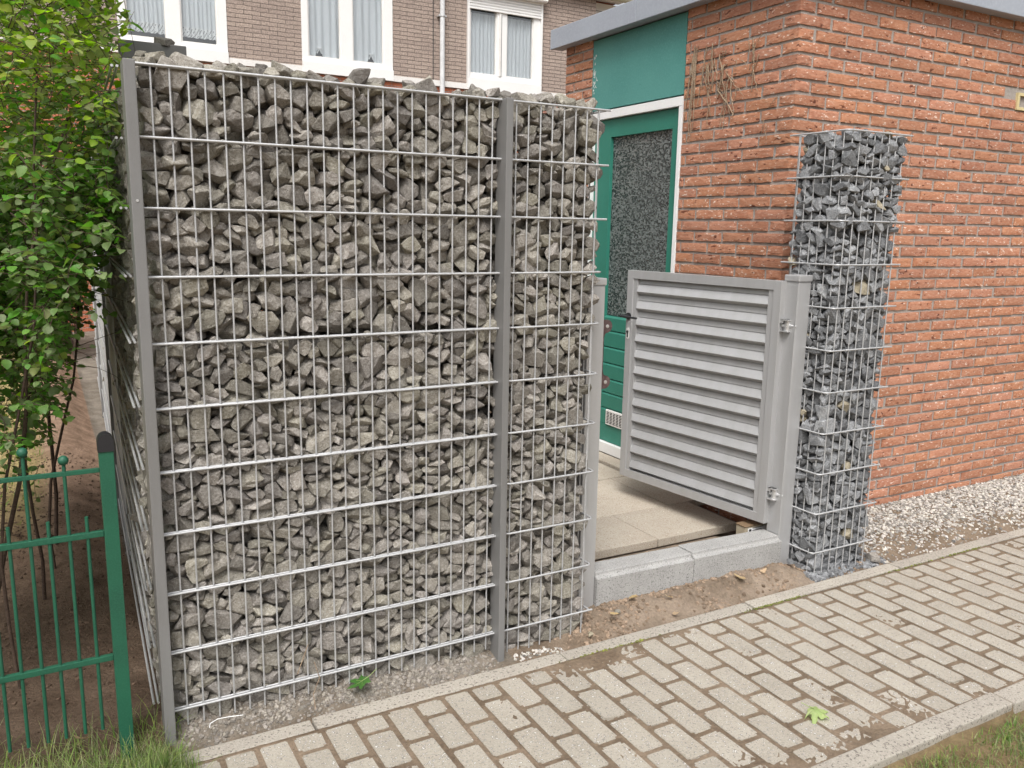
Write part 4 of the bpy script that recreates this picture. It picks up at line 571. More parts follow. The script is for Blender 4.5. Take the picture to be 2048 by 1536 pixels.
12,73,612,124,2019,-22,43,-82,23,112,757,67,1983,-3,1,62,18,96,852,43,1949,61,29,-3,3,97,954,62,1955,-26,25,-65,13,80,1011,42,1974,16,-62,72,2,105,1232,91,2047,84,39,26,17,111,1425,97,2042,7,-88,-27,4,69,1416,127,1973,54,69,-41,
4,78,1495,113,1982,-9,3,7,11,70,77,128,1952,-36,37,64,21,122,156,92,1960,-6,0,79,9,69,194,36,1851,-6,32,6,23,67,165,137,1897,-62,5,2,18,76,516,49,1961,7,-30,72,13,74,506,126,1960,-50,0,-85,11,92,527,119,2022,-35,-63,-65,
4,119,745,85,2042,51,-68,-44,11,62,940,129,1978,-23,64,66,10,72,981,123,1941,-61,0,-53,12,66,1027,117,1965,27,-9,94,6,73,1483,38,2036,43,55,-56,14,107,1526,86,2043,-55,32,-46,3,83,9,125,1949,-8,73,-66,3,99,85,72,1993,-7,18,-64,
22,65,208,39,1889,-18,-41,82,20,80,373,115,1957,-5,-23,67,7,73,403,135,1917,21,67,-67,4,62,581,41,2023,5,-42,21,23,120,660,60,2001,17,-94,-14,23,62,714,125,2015,-15,39,-76,9,63,847,134,1990,-41,-61,-56,4,62,1032,37,2021,6,46,-78,
10,90,1090,51,1993,-3,86,48,18,74,1576,103,2051,29,57,57,20,107,25,66,1942,97,-2,-13,3,86,196,125,2032,-54,30,77,0,62,172,44,1919,0,85,-25,12,85,243,49,1927,-1,-21,-5,10,121,447,86,1987,36,76,14,4,66,670,118,2055,68,-8,53,
15,64,691,50,2033,33,51,61,14,108,901,80,1998,16,28,88,12,82,1049,106,2005,-15,23,-80,19,107,1161,114,2007,67,-46,49,14,84,20,103,1996,69,-70,-15,21,64,90,44,1941,-48,68,-33,0,66,222,42,1965,-2,-17,-17,0,67,305,68,1954,47,-20,13,
10,117,375,97,2007,20,12,-96,13,63,475,36,1999,36,78,-12,11,116,859,49,2042,63,-12,-20,4,85,996,115,2026,-39,2,91,20,62,1174,44,1995,-23,-47,32,16,90,124,119,2042,-51,48,48,17,104,236,64,2046,89,24,35,0,63,261,40,2008,-4,-7,-12,
12,104,264,114,1989,82,-46,24,18,73,365,45,2046,-93,2,-34,20,63,526,72,2011,-35,-52,-76,7,100,924,96,2049,21,36,67,13,63,964,116,2056,27,-21,-55,1,86,1094,93,2047,-75,21,-46,6,83,48,63,2039,23,38,19,6,63,155,37,2016,60,-24,-74,
20,62,303,116,2049,11,-12,-61,20,64,297,38,2040,-5,-96,-2,20,63,451,40,2045,-95,-16,-20,11,81,987,46,2046,33,-10,-93,10,63,-16,123,2014,-56,4,81,1,66,207,73,1998,24,9,33,5,85,528,33,2045,-11,-69,-69,13,83,43,120,2045,-7,-98,-4,
12,84,-7,55,2046,49,50,50,]
PILL = [
18,81,44,38,25,0,-99,-4,15,92,31,193,29,-70,70,-1,6,75,39,264,27,-70,0,0,17,73,188,38,20,-95,-27,1,13,56,204,209,19,12,-69,-69,3,76,261,23,31,27,2,8,6,81,258,232,25,-67,21,-21,18,70,342,34,22,98,0,9,11,53,369,124,29,-48,-52,-49,
21,63,303,274,31,64,-30,30,15,53,76,142,17,59,-39,-20,6,78,73,178,74,-4,70,-4,9,57,89,264,22,87,46,10,5,59,124,16,25,-5,70,-70,2,86,151,240,25,-36,-92,0,2,63,274,73,30,-67,15,-17,23,72,227,216,62,19,-18,-18,17,51,317,102,14,0,-1,-84,
16,53,325,208,23,-69,-11,11,15,70,362,266,33,7,75,6,14,55,30,31,66,5,6,-5,19,54,18,222,78,49,47,50,9,65,84,208,19,4,-1,-86,18,51,105,57,26,39,66,57,1,88,143,240,68,-74,66,-7,16,62,310,34,76,-18,60,-31,20,53,206,268,18,-3,-49,-84,
1,70,322,87,54,28,62,52,4,68,331,153,28,-25,-19,-40,20,60,375,189,24,42,-50,-54,14,61,80,92,35,-36,58,30,9,93,36,118,43,-55,-79,-14,8,54,18,268,91,0,70,0,7,81,185,46,54,79,-60,-1,11,50,190,258,58,-43,24,-60,13,56,231,65,19,32,62,62,
14,76,237,214,101,13,70,-68,5,63,367,89,26,16,63,60,12,79,332,184,66,-57,-4,5,22,51,320,244,24,-46,48,63,18,57,30,71,67,-99,4,3,16,65,75,124,91,44,54,50,11,54,93,222,59,70,-42,-35,2,50,133,24,62,-4,1,0,3,71,128,221,107,4,-5,-94,
18,72,252,62,69,-4,94,29,1,52,222,277,65,-25,-65,-66,1,72,357,33,71,-11,22,7,22,54,361,232,82,-9,61,-77,20,52,358,228,52,-17,-9,-94,22,85,29,124,112,-67,50,45,11,57,21,170,86,39,63,39,10,59,26,233,112,-66,69,22,2,61,201,68,89,8,2,73,
7,51,185,272,105,-43,-63,-57,19,59,270,25,98,0,-51,0,9,86,183,238,122,59,10,-56,0,63,363,43,98,59,-76,5,16,77,358,108,74,-2,-2,-70,12,51,257,254,67,-52,84,-6,8,55,81,26,62,99,7,-5,9,52,15,192,123,-15,57,-33,6,57,69,227,104,20,16,-71,
1,63,133,86,24,0,-70,70,22,67,128,268,119,-75,-8,-62,4,50,235,76,121,-5,-95,-8,16,51,234,263,102,65,-66,-25,21,76,320,87,118,12,96,1,7,52,313,162,138,19,12,-69,14,68,299,237,70,41,-88,-19,11,75,93,63,96,-1,19,-8,0,50,77,90,152,30,-3,75,
0,54,46,260,76,59,-36,-60,11,51,145,78,92,3,-27,95,0,90,126,215,165,-15,65,71,4,72,221,24,124,1,-56,-73,17,94,312,218,136,-33,49,64,11,54,357,133,116,16,97,-5,1,62,327,174,113,-98,-9,11,15,65,367,268,103,-79,4,-59,
18,55,40,66,111,54,-11,-82,11,52,49,174,126,49,-72,-25,11,66,82,268,74,-49,49,51,17,68,155,29,101,81,-31,14,19,52,23,154,180,44,-11,45,21,70,282,67,138,23,2,-96,9,78,132,263,171,-5,1,99,20,51,341,23,125,-75,61,-14,
16,50,364,164,141,63,66,-32,21,54,376,204,103,-60,-36,60,18,73,46,21,113,-14,69,69,14,75,61,178,165,-63,6,3,16,64,38,270,161,52,32,-41,23,87,135,72,138,41,7,5,12,53,54,221,150,52,55,-48,4,51,195,72,129,-39,-55,53,
22,61,273,267,105,-23,-84,21,5,64,364,55,134,73,-47,-41,14,65,314,109,156,51,63,33,7,75,320,166,192,-60,42,47,20,50,23,17,156,-2,50,85,13,57,66,118,140,-14,46,-71,13,69,18,225,168,68,-18,-68,14,86,151,28,153,49,5,-13,
10,50,91,263,131,-62,-60,32,2,61,299,18,149,19,-67,68,16,63,236,227,151,-19,59,73,12,66,337,38,171,34,-54,-52,17,53,359,107,151,-9,4,-70,12,56,324,270,119,-16,-33,6,11,50,84,27,151,-20,-17,66,15,70,75,117,193,55,-76,32,
6,57,23,268,219,31,93,-9,8,59,181,66,174,-8,29,-79,20,74,77,256,209,-69,47,24,6,52,247,78,162,31,46,-58,20,92,239,267,163,-68,-16,-16,3,71,275,45,178,-38,88,-25,18,65,352,127,181,-8,13,12,0,53,303,265,144,-95,4,-28,
9,51,47,61,154,54,-45,-67,19,64,25,108,181,-68,53,43,19,84,66,206,211,-73,-15,-19,22,83,201,27,217,-13,72,57,6,52,188,273,200,37,1,92,10,57,223,23,181,68,-61,29,4,67,320,203,219,25,-57,1,5,69,373,40,189,35,-61,-36,0,92,359,242,165,42,24,86,
15,57,294,259,173,51,23,70,18,54,18,68,140,65,29,61,20,63,71,166,219,-74,-10,-15,9,68,20,175,229,80,46,33,11,79,89,61,198,-44,-36,-40,18,76,195,225,196,-27,-73,-46,7,63,219,68,178,60,7,78,9,65,277,218,191,-69,58,36,
1,51,308,118,194,-28,-67,35,16,77,363,118,230,-46,54,-45,14,57,374,180,181,41,37,-60,2,84,24,45,211,-29,-64,29,14,56,77,132,234,81,-44,30,6,52,30,273,257,99,1,-1,20,52,153,36,203,-32,-18,62,22,94,130,260,240,0,34,0,15,70,259,71,212,55,-9,6,
12,58,281,261,228,18,1,61,3,89,321,43,216,75,50,31,18,65,356,88,270,-70,-61,-35,20,78,327,262,221,90,-15,38,13,69,70,19,204,-48,-47,-52,8,50,73,175,268,-70,-52,-46,22,50,117,210,234,37,-71,50,10,50,120,22,213,2,92,-3,
6,53,96,213,273,-69,22,67,10,70,266,21,246,-60,33,30,5,83,223,253,237,-9,35,3,13,54,308,15,264,-24,-55,-69,20,69,316,64,277,-82,-41,-33,0,69,316,126,243,45,37,70,20,50,25,24,264,67,-70,-17,6,81,35,115,238,76,-3,22,8,80,42,224,274,-6,47,-78,
7,50,147,80,193,-10,-24,-5,0,80,149,230,269,-91,8,35,8,54,192,80,226,7,66,-73,5,93,281,242,264,90,-39,-8,16,58,363,24,243,-4,25,4,2,51,366,173,237,30,69,-53,12,56,358,208,231,-55,1,-80,23,78,70,71,256,28,-68,-62,18,53,77,201,308,-19,-51,81,
21,84,80,259,303,-30,-27,-78,10,50,144,72,218,-16,92,-15,2,59,188,215,274,-81,-17,34,14,50,282,70,249,38,10,59,16,52,308,177,270,3,-70,-3,18,68,370,33,302,-55,-43,56,19,61,293,68,325,-51,18,24,3,78,366,259,287,57,15,-79,
23,53,97,10,250,54,-43,54,1,56,24,73,278,-25,64,27,3,85,160,231,319,86,45,1,14,69,119,61,246,17,-31,-69,3,51,222,274,277,-17,-66,-70,13,50,160,17,242,1,94,-1,22,57,338,227,293,-17,0,-52,8,86,242,72,276,31,63,-62,9,51,372,237,251,-20,8,71,
9,50,325,277,281,-49,-51,-50,6,53,64,22,256,-20,-10,-91,7,59,34,99,289,-4,-47,-87,0,51,19,268,303,41,61,-18,15,70,130,75,299,-28,61,68,15,51,21,158,267,-13,81,-8,23,52,273,10,308,73,20,-22,20,79,273,244,307,-22,6,-64,
7,83,305,30,316,-2,61,77,13,81,352,160,280,-75,62,-13,6,51,372,213,288,-34,61,-34,17,50,81,13,343,76,11,-12,6,90,53,140,301,84,19,-11,16,52,22,225,318,18,17,-68,10,60,164,84,265,-66,-22,-22,15,83,106,251,351,-22,4,-86,
12,56,176,47,260,80,-44,17,20,54,235,207,275,-19,73,54,23,50,366,145,332,18,-21,14,17,62,332,136,305,48,85,14,0,65,350,225,332,21,95,-7,0,60,108,60,343,-45,50,66,20,70,86,47,299,83,-1,-36,7,67,44,172,331,-17,45,82,
6,58,144,25,276,-14,18,-32,1,89,181,240,358,-14,20,-72,6,63,228,23,321,4,71,-69,17,76,225,238,320,-46,-36,66,3,88,358,94,340,69,30,63,5,57,363,180,319,7,-12,-68,22,59,305,204,321,5,-66,57,21,63,38,24,299,40,81,-37,3,67,78,127,337,38,-28,67,
13,84,44,206,353,22,-2,0,8,51,198,28,293,-23,13,-95,21,57,263,261,352,67,-34,-51,4,61,204,73,315,-45,-2,88,20,81,275,215,384,17,68,-70,9,56,248,67,324,-65,74,7,15,93,327,173,352,21,-27,-90,6,52,372,267,348,17,69,16,6,55,28,18,338,-99,3,-3,
14,61,19,110,340,66,69,26,12,53,58,269,348,76,-51,35,2,56,147,26,314,-5,22,7,16,57,128,271,395,30,-71,63,14,85,232,64,365,7,-1,99,2,80,283,267,412,-51,48,48,14,62,307,45,366,72,-56,-37,9,76,310,108,352,10,-69,-10,19,53,324,266,321,-22,5,96,
5,52,28,58,319,-10,-98,-8,1,69,70,88,324,45,-48,56,2,70,22,164,383,61,-34,-59,20,86,165,55,353,60,44,48,10,52,221,240,373,68,-32,-23,10,74,229,22,370,-1,68,72,0,60,203,212,394,-25,55,29,23,84,342,46,363,64,43,56,11,58,366,221,386,41,42,-64,
19,80,315,253,362,96,-7,22,3,73,55,48,361,-57,-16,-51,0,53,76,92,368,-60,-77,-8,15,81,28,248,382,60,-60,37,0,70,220,36,414,-25,95,0,14,75,135,212,385,-44,-58,-8,16,65,278,65,410,-23,1,84,16,50,222,275,382,53,-58,42,
19,69,336,29,413,-12,-24,85,22,51,326,193,398,62,35,40,23,82,325,253,430,-17,51,-54,22,63,21,66,380,-70,11,-65,12,52,92,230,389,-71,2,2,6,88,105,251,445,74,-33,-7,12,64,123,25,366,-35,45,79,5,87,181,265,437,-60,-62,-39,
18,88,240,56,458,-63,76,-3,5,78,248,225,434,65,-69,25,20,50,286,21,386,60,-60,-41,8,82,356,132,396,-8,28,90,9,65,304,268,495,16,32,-34,10,54,19,23,383,2,-67,6,10,58,63,84,394,10,-16,95,15,75,73,153,388,-23,15,62,1,82,223,67,558,-80,18,15,
3,92,148,227,483,95,4,-16,17,51,345,107,498,-20,8,34,15,92,251,251,472,46,20,40,11,93,336,84,456,-10,53,-83,11,60,364,174,421,73,59,-18,16,51,367,264,395,-11,69,11,14,74,80,25,408,17,-78,57,5,56,32,113,377,40,1,89,22,70,36,266,433,71,0,-1,
15,57,98,31,451,62,73,-6,15,78,197,253,508,-57,-59,52,1,55,257,70,510,-83,11,-51,11,93,181,228,579,-7,-85,-18,7,83,374,45,382,67,-19,-67,1,51,321,127,447,70,48,-13,0,89,313,188,450,57,-35,-62,15,51,173,16,391,-71,5,3,
1,54,22,120,415,-71,67,15,15,82,67,207,415,61,-10,31,16,56,217,20,551,-77,-18,-5,21,50,89,242,517,-30,2,-4,22,51,363,138,463,13,80,56,14,90,240,263,554,73,-41,51,15,75,358,36,470,55,-5,29,18,93,362,217,473,-21,-66,22,
8,51,366,265,440,8,-11,80,9,75,112,66,398,76,37,-41,2,50,81,167,434,-17,63,-46,19,55,83,192,478,-50,-49,48,8,51,192,80,399,55,71,-3,13,76,36,270,479,2,-70,70,13,71,290,68,544,-25,-25,62,23,57,191,214,637,-54,-13,-81,
3,50,366,16,517,-61,23,72,19,53,365,50,524,-53,22,63,21,68,373,258,536,0,-70,0,4,75,146,37,423,-13,20,-3,5,87,53,92,436,5,16,-75,1,93,36,202,450,29,-7,-93,11,75,31,30,447,37,-26,-86,11,53,130,273,534,74,-24,38,10,51,270,20,561,53,25,-64,
10,54,93,276,497,58,39,-39,12,50,300,31,444,-89,-41,-3,14,53,307,121,490,29,56,-11,3,67,369,146,501,-20,20,67,23,85,66,119,481,-39,-6,54,11,61,27,149,475,-33,84,38,5,64,38,259,517,79,-56,3,23,93,158,60,457,81,-55,-3,
11,74,144,234,536,-64,-35,38,4,50,233,82,614,59,-26,42,19,61,288,222,489,67,18,16,2,90,310,43,505,-34,-10,88,4,59,323,162,503,19,-3,58,22,52,251,268,613,-72,49,30,12,92,89,57,493,16,-10,-97,10,82,42,117,518,34,-33,-86,
2,80,37,211,505,-21,93,-23,21,60,210,81,509,-33,62,44,15,89,124,228,591,45,-88,8,10,55,317,23,615,-2,-56,-1,0,64,264,221,527,-83,-3,-53,2,63,239,22,508,-27,37,77,16,51,343,79,540,74,-49,43,6,86,328,212,538,-49,-24,-34,
14,89,24,50,531,-61,63,29,19,56,24,161,531,-16,87,43,20,74,83,260,558,-80,-1,-26,2,54,201,27,478,2,-74,3,12,52,208,266,617,46,33,38,21,78,272,39,626,8,-46,19,2,86,248,215,628,45,-54,54,1,93,338,33,567,-79,-52,-15,7,55,379,93,539,4,71,6,
18,75,344,139,544,61,76,16,21,56,72,19,504,-59,-58,-49,10,52,15,125,543,52,-15,-83,5,73,70,207,541,-80,-51,-7,17,51,158,14,499,-5,68,72,0,93,134,232,656,4,98,6,17,56,219,25,587,0,-2,0,23,54,253,201,559,48,-48,58,13,87,299,78,603,-61,-34,13,
6,65,356,98,585,43,-55,-70,14,91,320,160,589,-47,-60,39,15,74,80,74,544,-66,-48,42,3,50,77,102,573,-31,-23,-90,22,78,36,264,581,-1,-34,5,8,81,161,59,520,-46,30,-60,3,83,43,216,591,0,-99,6,17,50,303,86,655,-41,-36,46,
5,63,288,237,584,16,11,-88,2,60,356,21,608,26,-53,74,18,63,361,88,625,16,11,-67,19,56,334,266,559,-33,-57,42,5,62,53,16,557,-36,60,60,4,67,68,171,564,12,23,-60,23,60,19,207,547,-62,61,-44,13,63,155,21,574,10,-5,29,
8,61,72,257,620,-76,-50,30,13,53,226,24,620,-3,17,-79,18,51,299,264,557,66,35,63,8,61,362,50,654,-47,-30,75,3,67,371,172,572,2,40,65,2,92,363,243,613,7,70,7,3,50,21,27,582,-40,-32,63,20,68,22,156,584,7,37,-50,20,55,32,276,638,-68,16,16,
23,85,184,33,621,-10,-45,-24,0,56,153,263,629,5,-5,0,9,68,172,68,574,34,71,50,22,57,267,268,663,-38,17,-16,14,94,327,162,645,70,-67,-17,4,89,310,249,632,40,5,-91,20,57,362,263,682,61,37,21,9,81,125,62,567,-36,-57,44,
14,62,29,83,586,54,-78,23,6,91,78,63,609,80,-30,-43,19,60,121,79,642,62,-48,53,12,52,69,203,633,-9,-33,92,20,51,189,87,620,-60,-36,-36,20,51,278,220,672,63,70,-31,1,61,331,50,664,-11,83,-13,6,53,350,94,659,-9,66,72,
11,50,313,270,692,48,5,-86,15,61,21,35,615,0,0,78,12,66,74,145,598,-49,63,-6,1,61,15,229,636,-52,46,-52,0,70,145,57,630,78,-6,28,18,72,36,250,677,-72,-65,8,7,50,242,79,651,7,-91,-10,2,72,203,222,681,-4,32,24,5,62,304,18,692,48,-71,45,
16,50,369,184,625,54,-3,-81,22,76,365,204,676,48,-65,-42,15,78,78,25,643,-70,-3,-3,15,85,23,117,633,-40,-15,77,4,50,89,269,660,-13,4,98,1,54,194,54,661,67,65,0,14,58,208,268,654,-79,-4,-5,16,52,244,30,657,-60,-71,15,
9,70,324,229,696,9,59,-35,2,53,364,17,695,33,61,-65,21,53,340,133,680,14,15,51,9,50,376,90,685,59,36,59,6,50,19,17,725,-1,-69,-3,11,68,74,127,647,64,-49,-35,2,74,39,184,658,-62,69,16,14,57,146,18,644,-10,86,10,19,59,28,132,684,43,30,61,
3,51,269,28,676,-32,40,-62,3,84,266,249,704,-42,-20,2,7,83,355,48,719,53,77,-22,23,62,320,93,695,29,22,-11,5,51,363,267,718,0,0,97,21,79,28,35,671,-75,35,-36,23,52,52,68,660,-56,17,80,8,51,31,176,703,19,-94,23,0,50,203,88,692,63,-31,31,
1,71,112,244,699,40,28,43,11,54,270,76,672,32,69,-63,11,67,235,216,731,99,0,-2,12,68,233,41,795,49,-77,-16,7,73,316,147,711,69,46,26,17,58,374,259,755,50,-49,-50,23,90,76,77,699,-54,-15,-81,3,60,24,82,700,52,66,-24,9,55,69,226,703,54,80,20,
1,81,166,52,685,88,-31,31,18,56,145,222,701,-1,42,-51,15,84,220,30,697,-7,55,-70,14,57,212,271,707,-53,-24,80,3,56,269,83,716,19,67,-67,7,70,376,143,653,3,-70,-3,16,51,359,210,746,83,-29,-3,11,54,28,93,778,-68,0,0,1,70,63,132,716,59,-45,29,
2,50,82,265,691,-37,92,-5,6,50,121,23,671,74,-55,-33,14,63,82,179,683,35,31,-64,21,77,211,60,749,78,10,-59,21,72,163,266,728,-43,-52,-25,0,65,296,35,733,-28,-21,31,0,84,371,154,732,-70,3,-70,4,78,323,255,755,63,69,-18,
1,57,81,16,694,78,32,-23,10,59,25,101,729,60,59,-37,21,56,24,256,721,27,-9,93,12,88,131,69,722,-13,39,-84,11,73,107,247,751,1,-13,-68,14,88,242,71,832,-77,-3,2,18,62,203,252,769,-33,-69,29,1,61,362,78,743,-41,-44,27,
0,55,343,196,724,-31,34,35,8,70,352,261,804,0,-99,0,22,68,68,21,734,0,-19,0,12,54,18,135,736,12,40,61,10,73,56,218,731,-2,-20,74,22,81,172,26,763,22,66,-12,17,90,143,215,828,11,60,-78,16,50,363,110,813,-1,-23,96,
12,88,257,237,774,-42,11,-56,4,70,263,75,757,4,-58,64,1,51,303,189,708,-70,0,-70,4,51,286,272,802,24,68,-68,18,75,41,41,766,67,68,4,9,65,77,170,737,-62,65,40,21,50,74,261,784,24,-48,-5,14,75,285,34,782,-43,76,-41,
1,50,283,272,909,-32,77,-53,4,51,172,84,792,3,76,-57,20,51,152,267,773,-12,96,-10,17,52,251,15,737,-49,-50,-50,17,91,326,110,752,35,1,76,22,81,326,187,774,23,-30,13,17,62,29,56,814,-29,21,61,0,91,36,185,763,80,55,18,
21,63,32,265,761,14,34,89,18,58,76,102,770,30,62,19,15,50,200,205,786,79,8,-39,11,75,191,29,845,46,-48,-73,20,64,173,262,811,47,-12,41,23,80,340,15,774,77,0,3,15,53,372,50,782,-41,-33,-52,7,63,372,217,811,-39,61,-62,
8,92,115,55,781,2,-14,85,8,51,75,137,793,-37,24,40,16,56,20,262,815,-67,-10,71,19,55,72,24,824,52,34,72,4,54,217,225,813,11,27,70,8,93,249,46,898,56,-79,-17,14,83,317,144,820,30,-54,-49,18,90,345,52,827,-6,-96,-25,
17,65,332,85,784,-8,29,-90,15,57,311,217,805,17,-49,-81,7,54,28,11,823,0,70,70,1,92,25,183,816,63,-50,-33,5,89,161,215,756,-26,72,-62,8,87,116,43,846,-46,-72,-36,4,52,154,267,853,-1,97,-5,4,71,314,90,865,54,5,24,4,95,263,237,850,8,-92,-17,
22,71,282,23,838,-44,-64,-40,7,50,374,113,782,59,-19,-68,14,66,341,268,845,1,62,-77,12,50,45,59,860,-1,-58,23,4,50,18,133,800,-64,19,-73,16,58,119,265,825,0,-98,0,20,71,328,67,921,-16,-14,-96,6,50,112,272,792,-69,9,9,
3,54,304,29,900,19,-19,-73,11,67,302,236,893,-19,67,-11,19,53,365,147,807,-64,-38,-37,2,93,335,164,861,-2,20,60,17,76,355,268,906,48,53,-48,7,84,16,43,888,50,-50,-50,2,63,81,212,796,51,39,49,22,61,81,160,824,-2,47,59,
17,84,127,37,899,0,10,0,5,57,143,275,894,-45,58,64,12,93,158,64,975,-15,-56,-80,13,69,208,259,851,-60,-76,19,14,62,359,37,870,-68,68,17,4,56,371,103,860,-68,16,-68,14,75,349,228,860,0,-12,-98,9,81,55,25,888,-36,-73,-31,
11,82,45,101,829,-17,0,5,5,65,56,263,809,80,12,54,19,63,171,74,849,-31,-67,-44,3,51,113,264,864,-17,-25,61,0,78,269,33,938,13,-96,-12,15,54,203,209,871,96,-3,24,9,70,325,33,872,-35,62,-35,7,57,372,170,901,31,-52,-51,
5,50,359,207,899,39,-24,56,21,94,71,104,889,53,40,51,15,83,73,184,883,-73,-8,-55,0,90,47,245,858,-98,0,3,20,68,105,67,936,-78,-60,12,4,50,65,231,896,-51,-63,-36,12,77,344,134,975,-35,29,-87,23,50,238,267,896,94,32,-3,
10,68,350,18,917,-37,-59,-59,6,72,356,117,915,51,-3,-11,17,71,358,251,963,-69,68,15,16,52,106,29,978,-67,45,-32,14,91,25,134,893,-56,58,37,5,62,20,209,900,-80,-33,37,7,50,94,75,986,-22,43,-78,16,66,126,218,889,-19,1,12,
16,95,133,38,1036,-13,97,13,22,77,248,215,901,-53,20,27,5,53,377,56,907,-21,78,-8,19,75,315,176,921,46,49,46,6,95,292,253,958,-15,-16,-35,18,94,45,27,969,-48,51,51,10,72,69,131,954,-61,75,-16,18,62,85,272,907,-66,24,24,
6,57,190,29,921,-57,67,-9,2,81,177,238,905,31,15,65,13,72,245,70,983,22,-28,92,13,54,230,262,925,-22,56,-47,20,87,354,85,965,57,-4,-7,22,57,313,118,938,6,-36,28,12,54,278,264,1006,-19,16,91,3,94,27,29,1064,0,-70,0,1,51,68,75,963,-72,39,22,
18,55,27,262,912,9,52,7,3,76,180,73,915,95,2,-27,11,60,130,220,936,27,8,-95,14,52,324,55,1085,-21,-3,54,7,50,272,216,941,61,-20,-33,13,59,368,36,963,13,-56,-5,10,50,319,179,960,14,-97,7,8,62,369,193,942,14,69,14,18,56,220,26,960,2,-35,1,
0,56,88,238,949,-58,-23,-45,8,50,124,267,939,-97,9,-18,15,69,143,24,948,38,4,-91,6,92,177,261,978,-54,0,-83,22,79,81,37,1068,15,-46,-20,10,52,193,217,932,-22,27,-80,22,53,280,84,1002,-60,-30,-63,19,93,321,193,1002,-43,-58,58,
11,53,365,221,994,-44,36,-63,14,64,21,18,1145,-71,-4,-68,4,72,26,90,953,12,-72,-14,10,83,94,266,987,-71,37,30,15,93,42,160,991,18,-14,-84,11,58,220,257,1011,7,-16,-70,3,77,248,48,1021,-42,72,-22,3,92,241,228,973,40,41,-78,
16,71,314,33,974,-89,25,28,5,61,312,100,1017,-69,24,-55,6,51,281,270,1047,-18,-10,-37,11,51,17,135,1035,12,-78,-25,12,52,28,70,1004,9,-85,47,12,50,51,264,942,74,58,-18,13,94,227,60,1085,53,64,29,14,51,229,273,1063,-75,-28,-32,
14,51,361,72,1089,-32,-84,-37,12,71,256,236,1048,48,26,73,6,93,358,55,1023,-30,-63,30,1,84,370,146,1034,58,-39,-58,7,52,379,185,988,13,-69,-13,8,91,63,106,1026,-78,-38,23,4,78,60,199,936,3,-29,-12,23,50,132,212,970,-24,90,-8,
19,58,23,164,1061,-88,22,-38,10,54,177,212,981,37,-34,-85,2,77,298,29,1031,-25,-86,-9,16,63,194,222,1039,-11,46,-62,4,66,366,30,1072,-52,58,35,11,65,350,189,1064,-15,-8,45,10,93,338,254,1036,-30,-24,-75,16,52,50,130,1078,-80,-24,-2,
11,77,25,233,972,43,72,15,7,56,24,279,978,50,49,-49,3,86,156,25,1091,-19,-67,-67,21,51,108,258,1057,29,-31,-21,15,84,203,53,1038,-46,-26,76,8,52,227,267,1106,16,-20,45,21,60,318,15,1083,64,29,-29,19,55,311,131,1057,26,17,43,
6,82,268,226,1096,-84,52,7,3,57,22,89,1061,-32,-59,46,0,50,26,185,1025,-69,67,-18,4,76,104,225,1003,38,-1,49,17,64,279,49,1120,-1,-8,93,15,75,147,254,1037,-79,-54,22,6,86,284,67,1074,30,42,27,0,61,220,204,1084,30,-63,63,
10,94,342,60,1141,-89,-25,25,9,76,343,117,1075,36,3,81,4,58,362,204,1114,13,-27,65,17,51,28,17,1200,3,-71,-69,23,71,38,199,1066,16,55,80,0,56,26,271,1024,-54,-55,-45,6,50,163,80,1086,-61,-14,-22,2,77,104,213,1066,70,-4,3,
20,80,312,102,1130,63,-31,-69,0,50,193,270,1060,22,70,67,20,53,324,14,1175,-57,40,41,0,51,365,219,1088,-72,-66,-4,4,82,170,247,1089,-23,-46,68,21,53,108,84,1051,46,-58,59,4,50,74,181,1105,-9,43,22,13,86,48,239,1033,-85,-5,10,
13,66,185,72,1114,8,27,-32,14,78,102,260,1104,19,5,97,4,58,284,30,1188,38,-50,-59,4,91,229,242,1144,16,9,-63,8,54,315,202,1118,43,50,32,20,50,312,185,1089,-5,97,-11,23,52,375,270,1076,75,27,-58,23,81,58,88,1089,19,11,19,
16,51,76,166,1059,-38,-52,-29,13,61,60,259,1074,43,-44,-25,17,52,229,16,1133,7,-61,-78,2,52,27,232,1091,24,-74,-62,9,50,277,24,1143,-34,19,-65,14,93,340,260,1131,-75,4,8,18,51,360,61,1180,-1,37,-50,21,50,318,147,1098,79,-13,44,
2,72,320,255,1089,37,-90,9,0,86,50,49,1136,32,59,59,13,53,81,140,1115,47,-81,30,23,59,15,265,1076,65,-1,73,22,58,104,20,1126,-85,14,-47,8,80,114,254,1152,-86,-44,19,22,50,281,72,1166,69,-26,-33,7,74,304,240,1156,-89,-29,-21,
11,57,367,19,1188,-50,50,47,2,62,371,122,1109,61,35,61,12,51,372,137,1156,-23,3,-60,9,54,79,19,1165,-16,-75,-7,22,84,27,154,1111,70,-70,4,19,55,25,243,1136,-69,-20,-58,2,69,113,71,1109,-74,-3,9,16,70,170,212,1146,-44,46,62,
23,50,239,89,1122,11,-70,69,8,57,310,243,1209,-5,67,71,2,90,223,51,1155,25,-80,52,2,70,339,165,1139,26,27,51,14,56,361,218,1154,96,-4,11,6,55,76,20,1210,-16,-70,-67,1,65,101,211,1123,16,-34,85,3,55,18,207,1157,-60,59,37,
9,70,155,21,1148,-56,11,17,6,52,122,265,1192,58,58,34,1,50,208,87,1189,53,-47,44,0,73,272,209,1188,-67,-23,-19,10,52,310,88,1194,20,-73,54,13,87,348,138,1191,-6,-17,57,5,55,367,265,1168,-68,-67,-19,17,62,65,95,1146,5,67,37,
10,50,67,183,1140,4,-1,27,9,72,50,271,1137,-61,-43,-31,3,61,99,62,1156,13,0,77,0,88,75,226,1180,43,-22,-56,18,54,253,74,1199,0,7,-99,9,68,210,217,1195,83,3,-33,9,56,319,53,1207,10,12,97,18,52,316,118,1224,88,-14,-14,
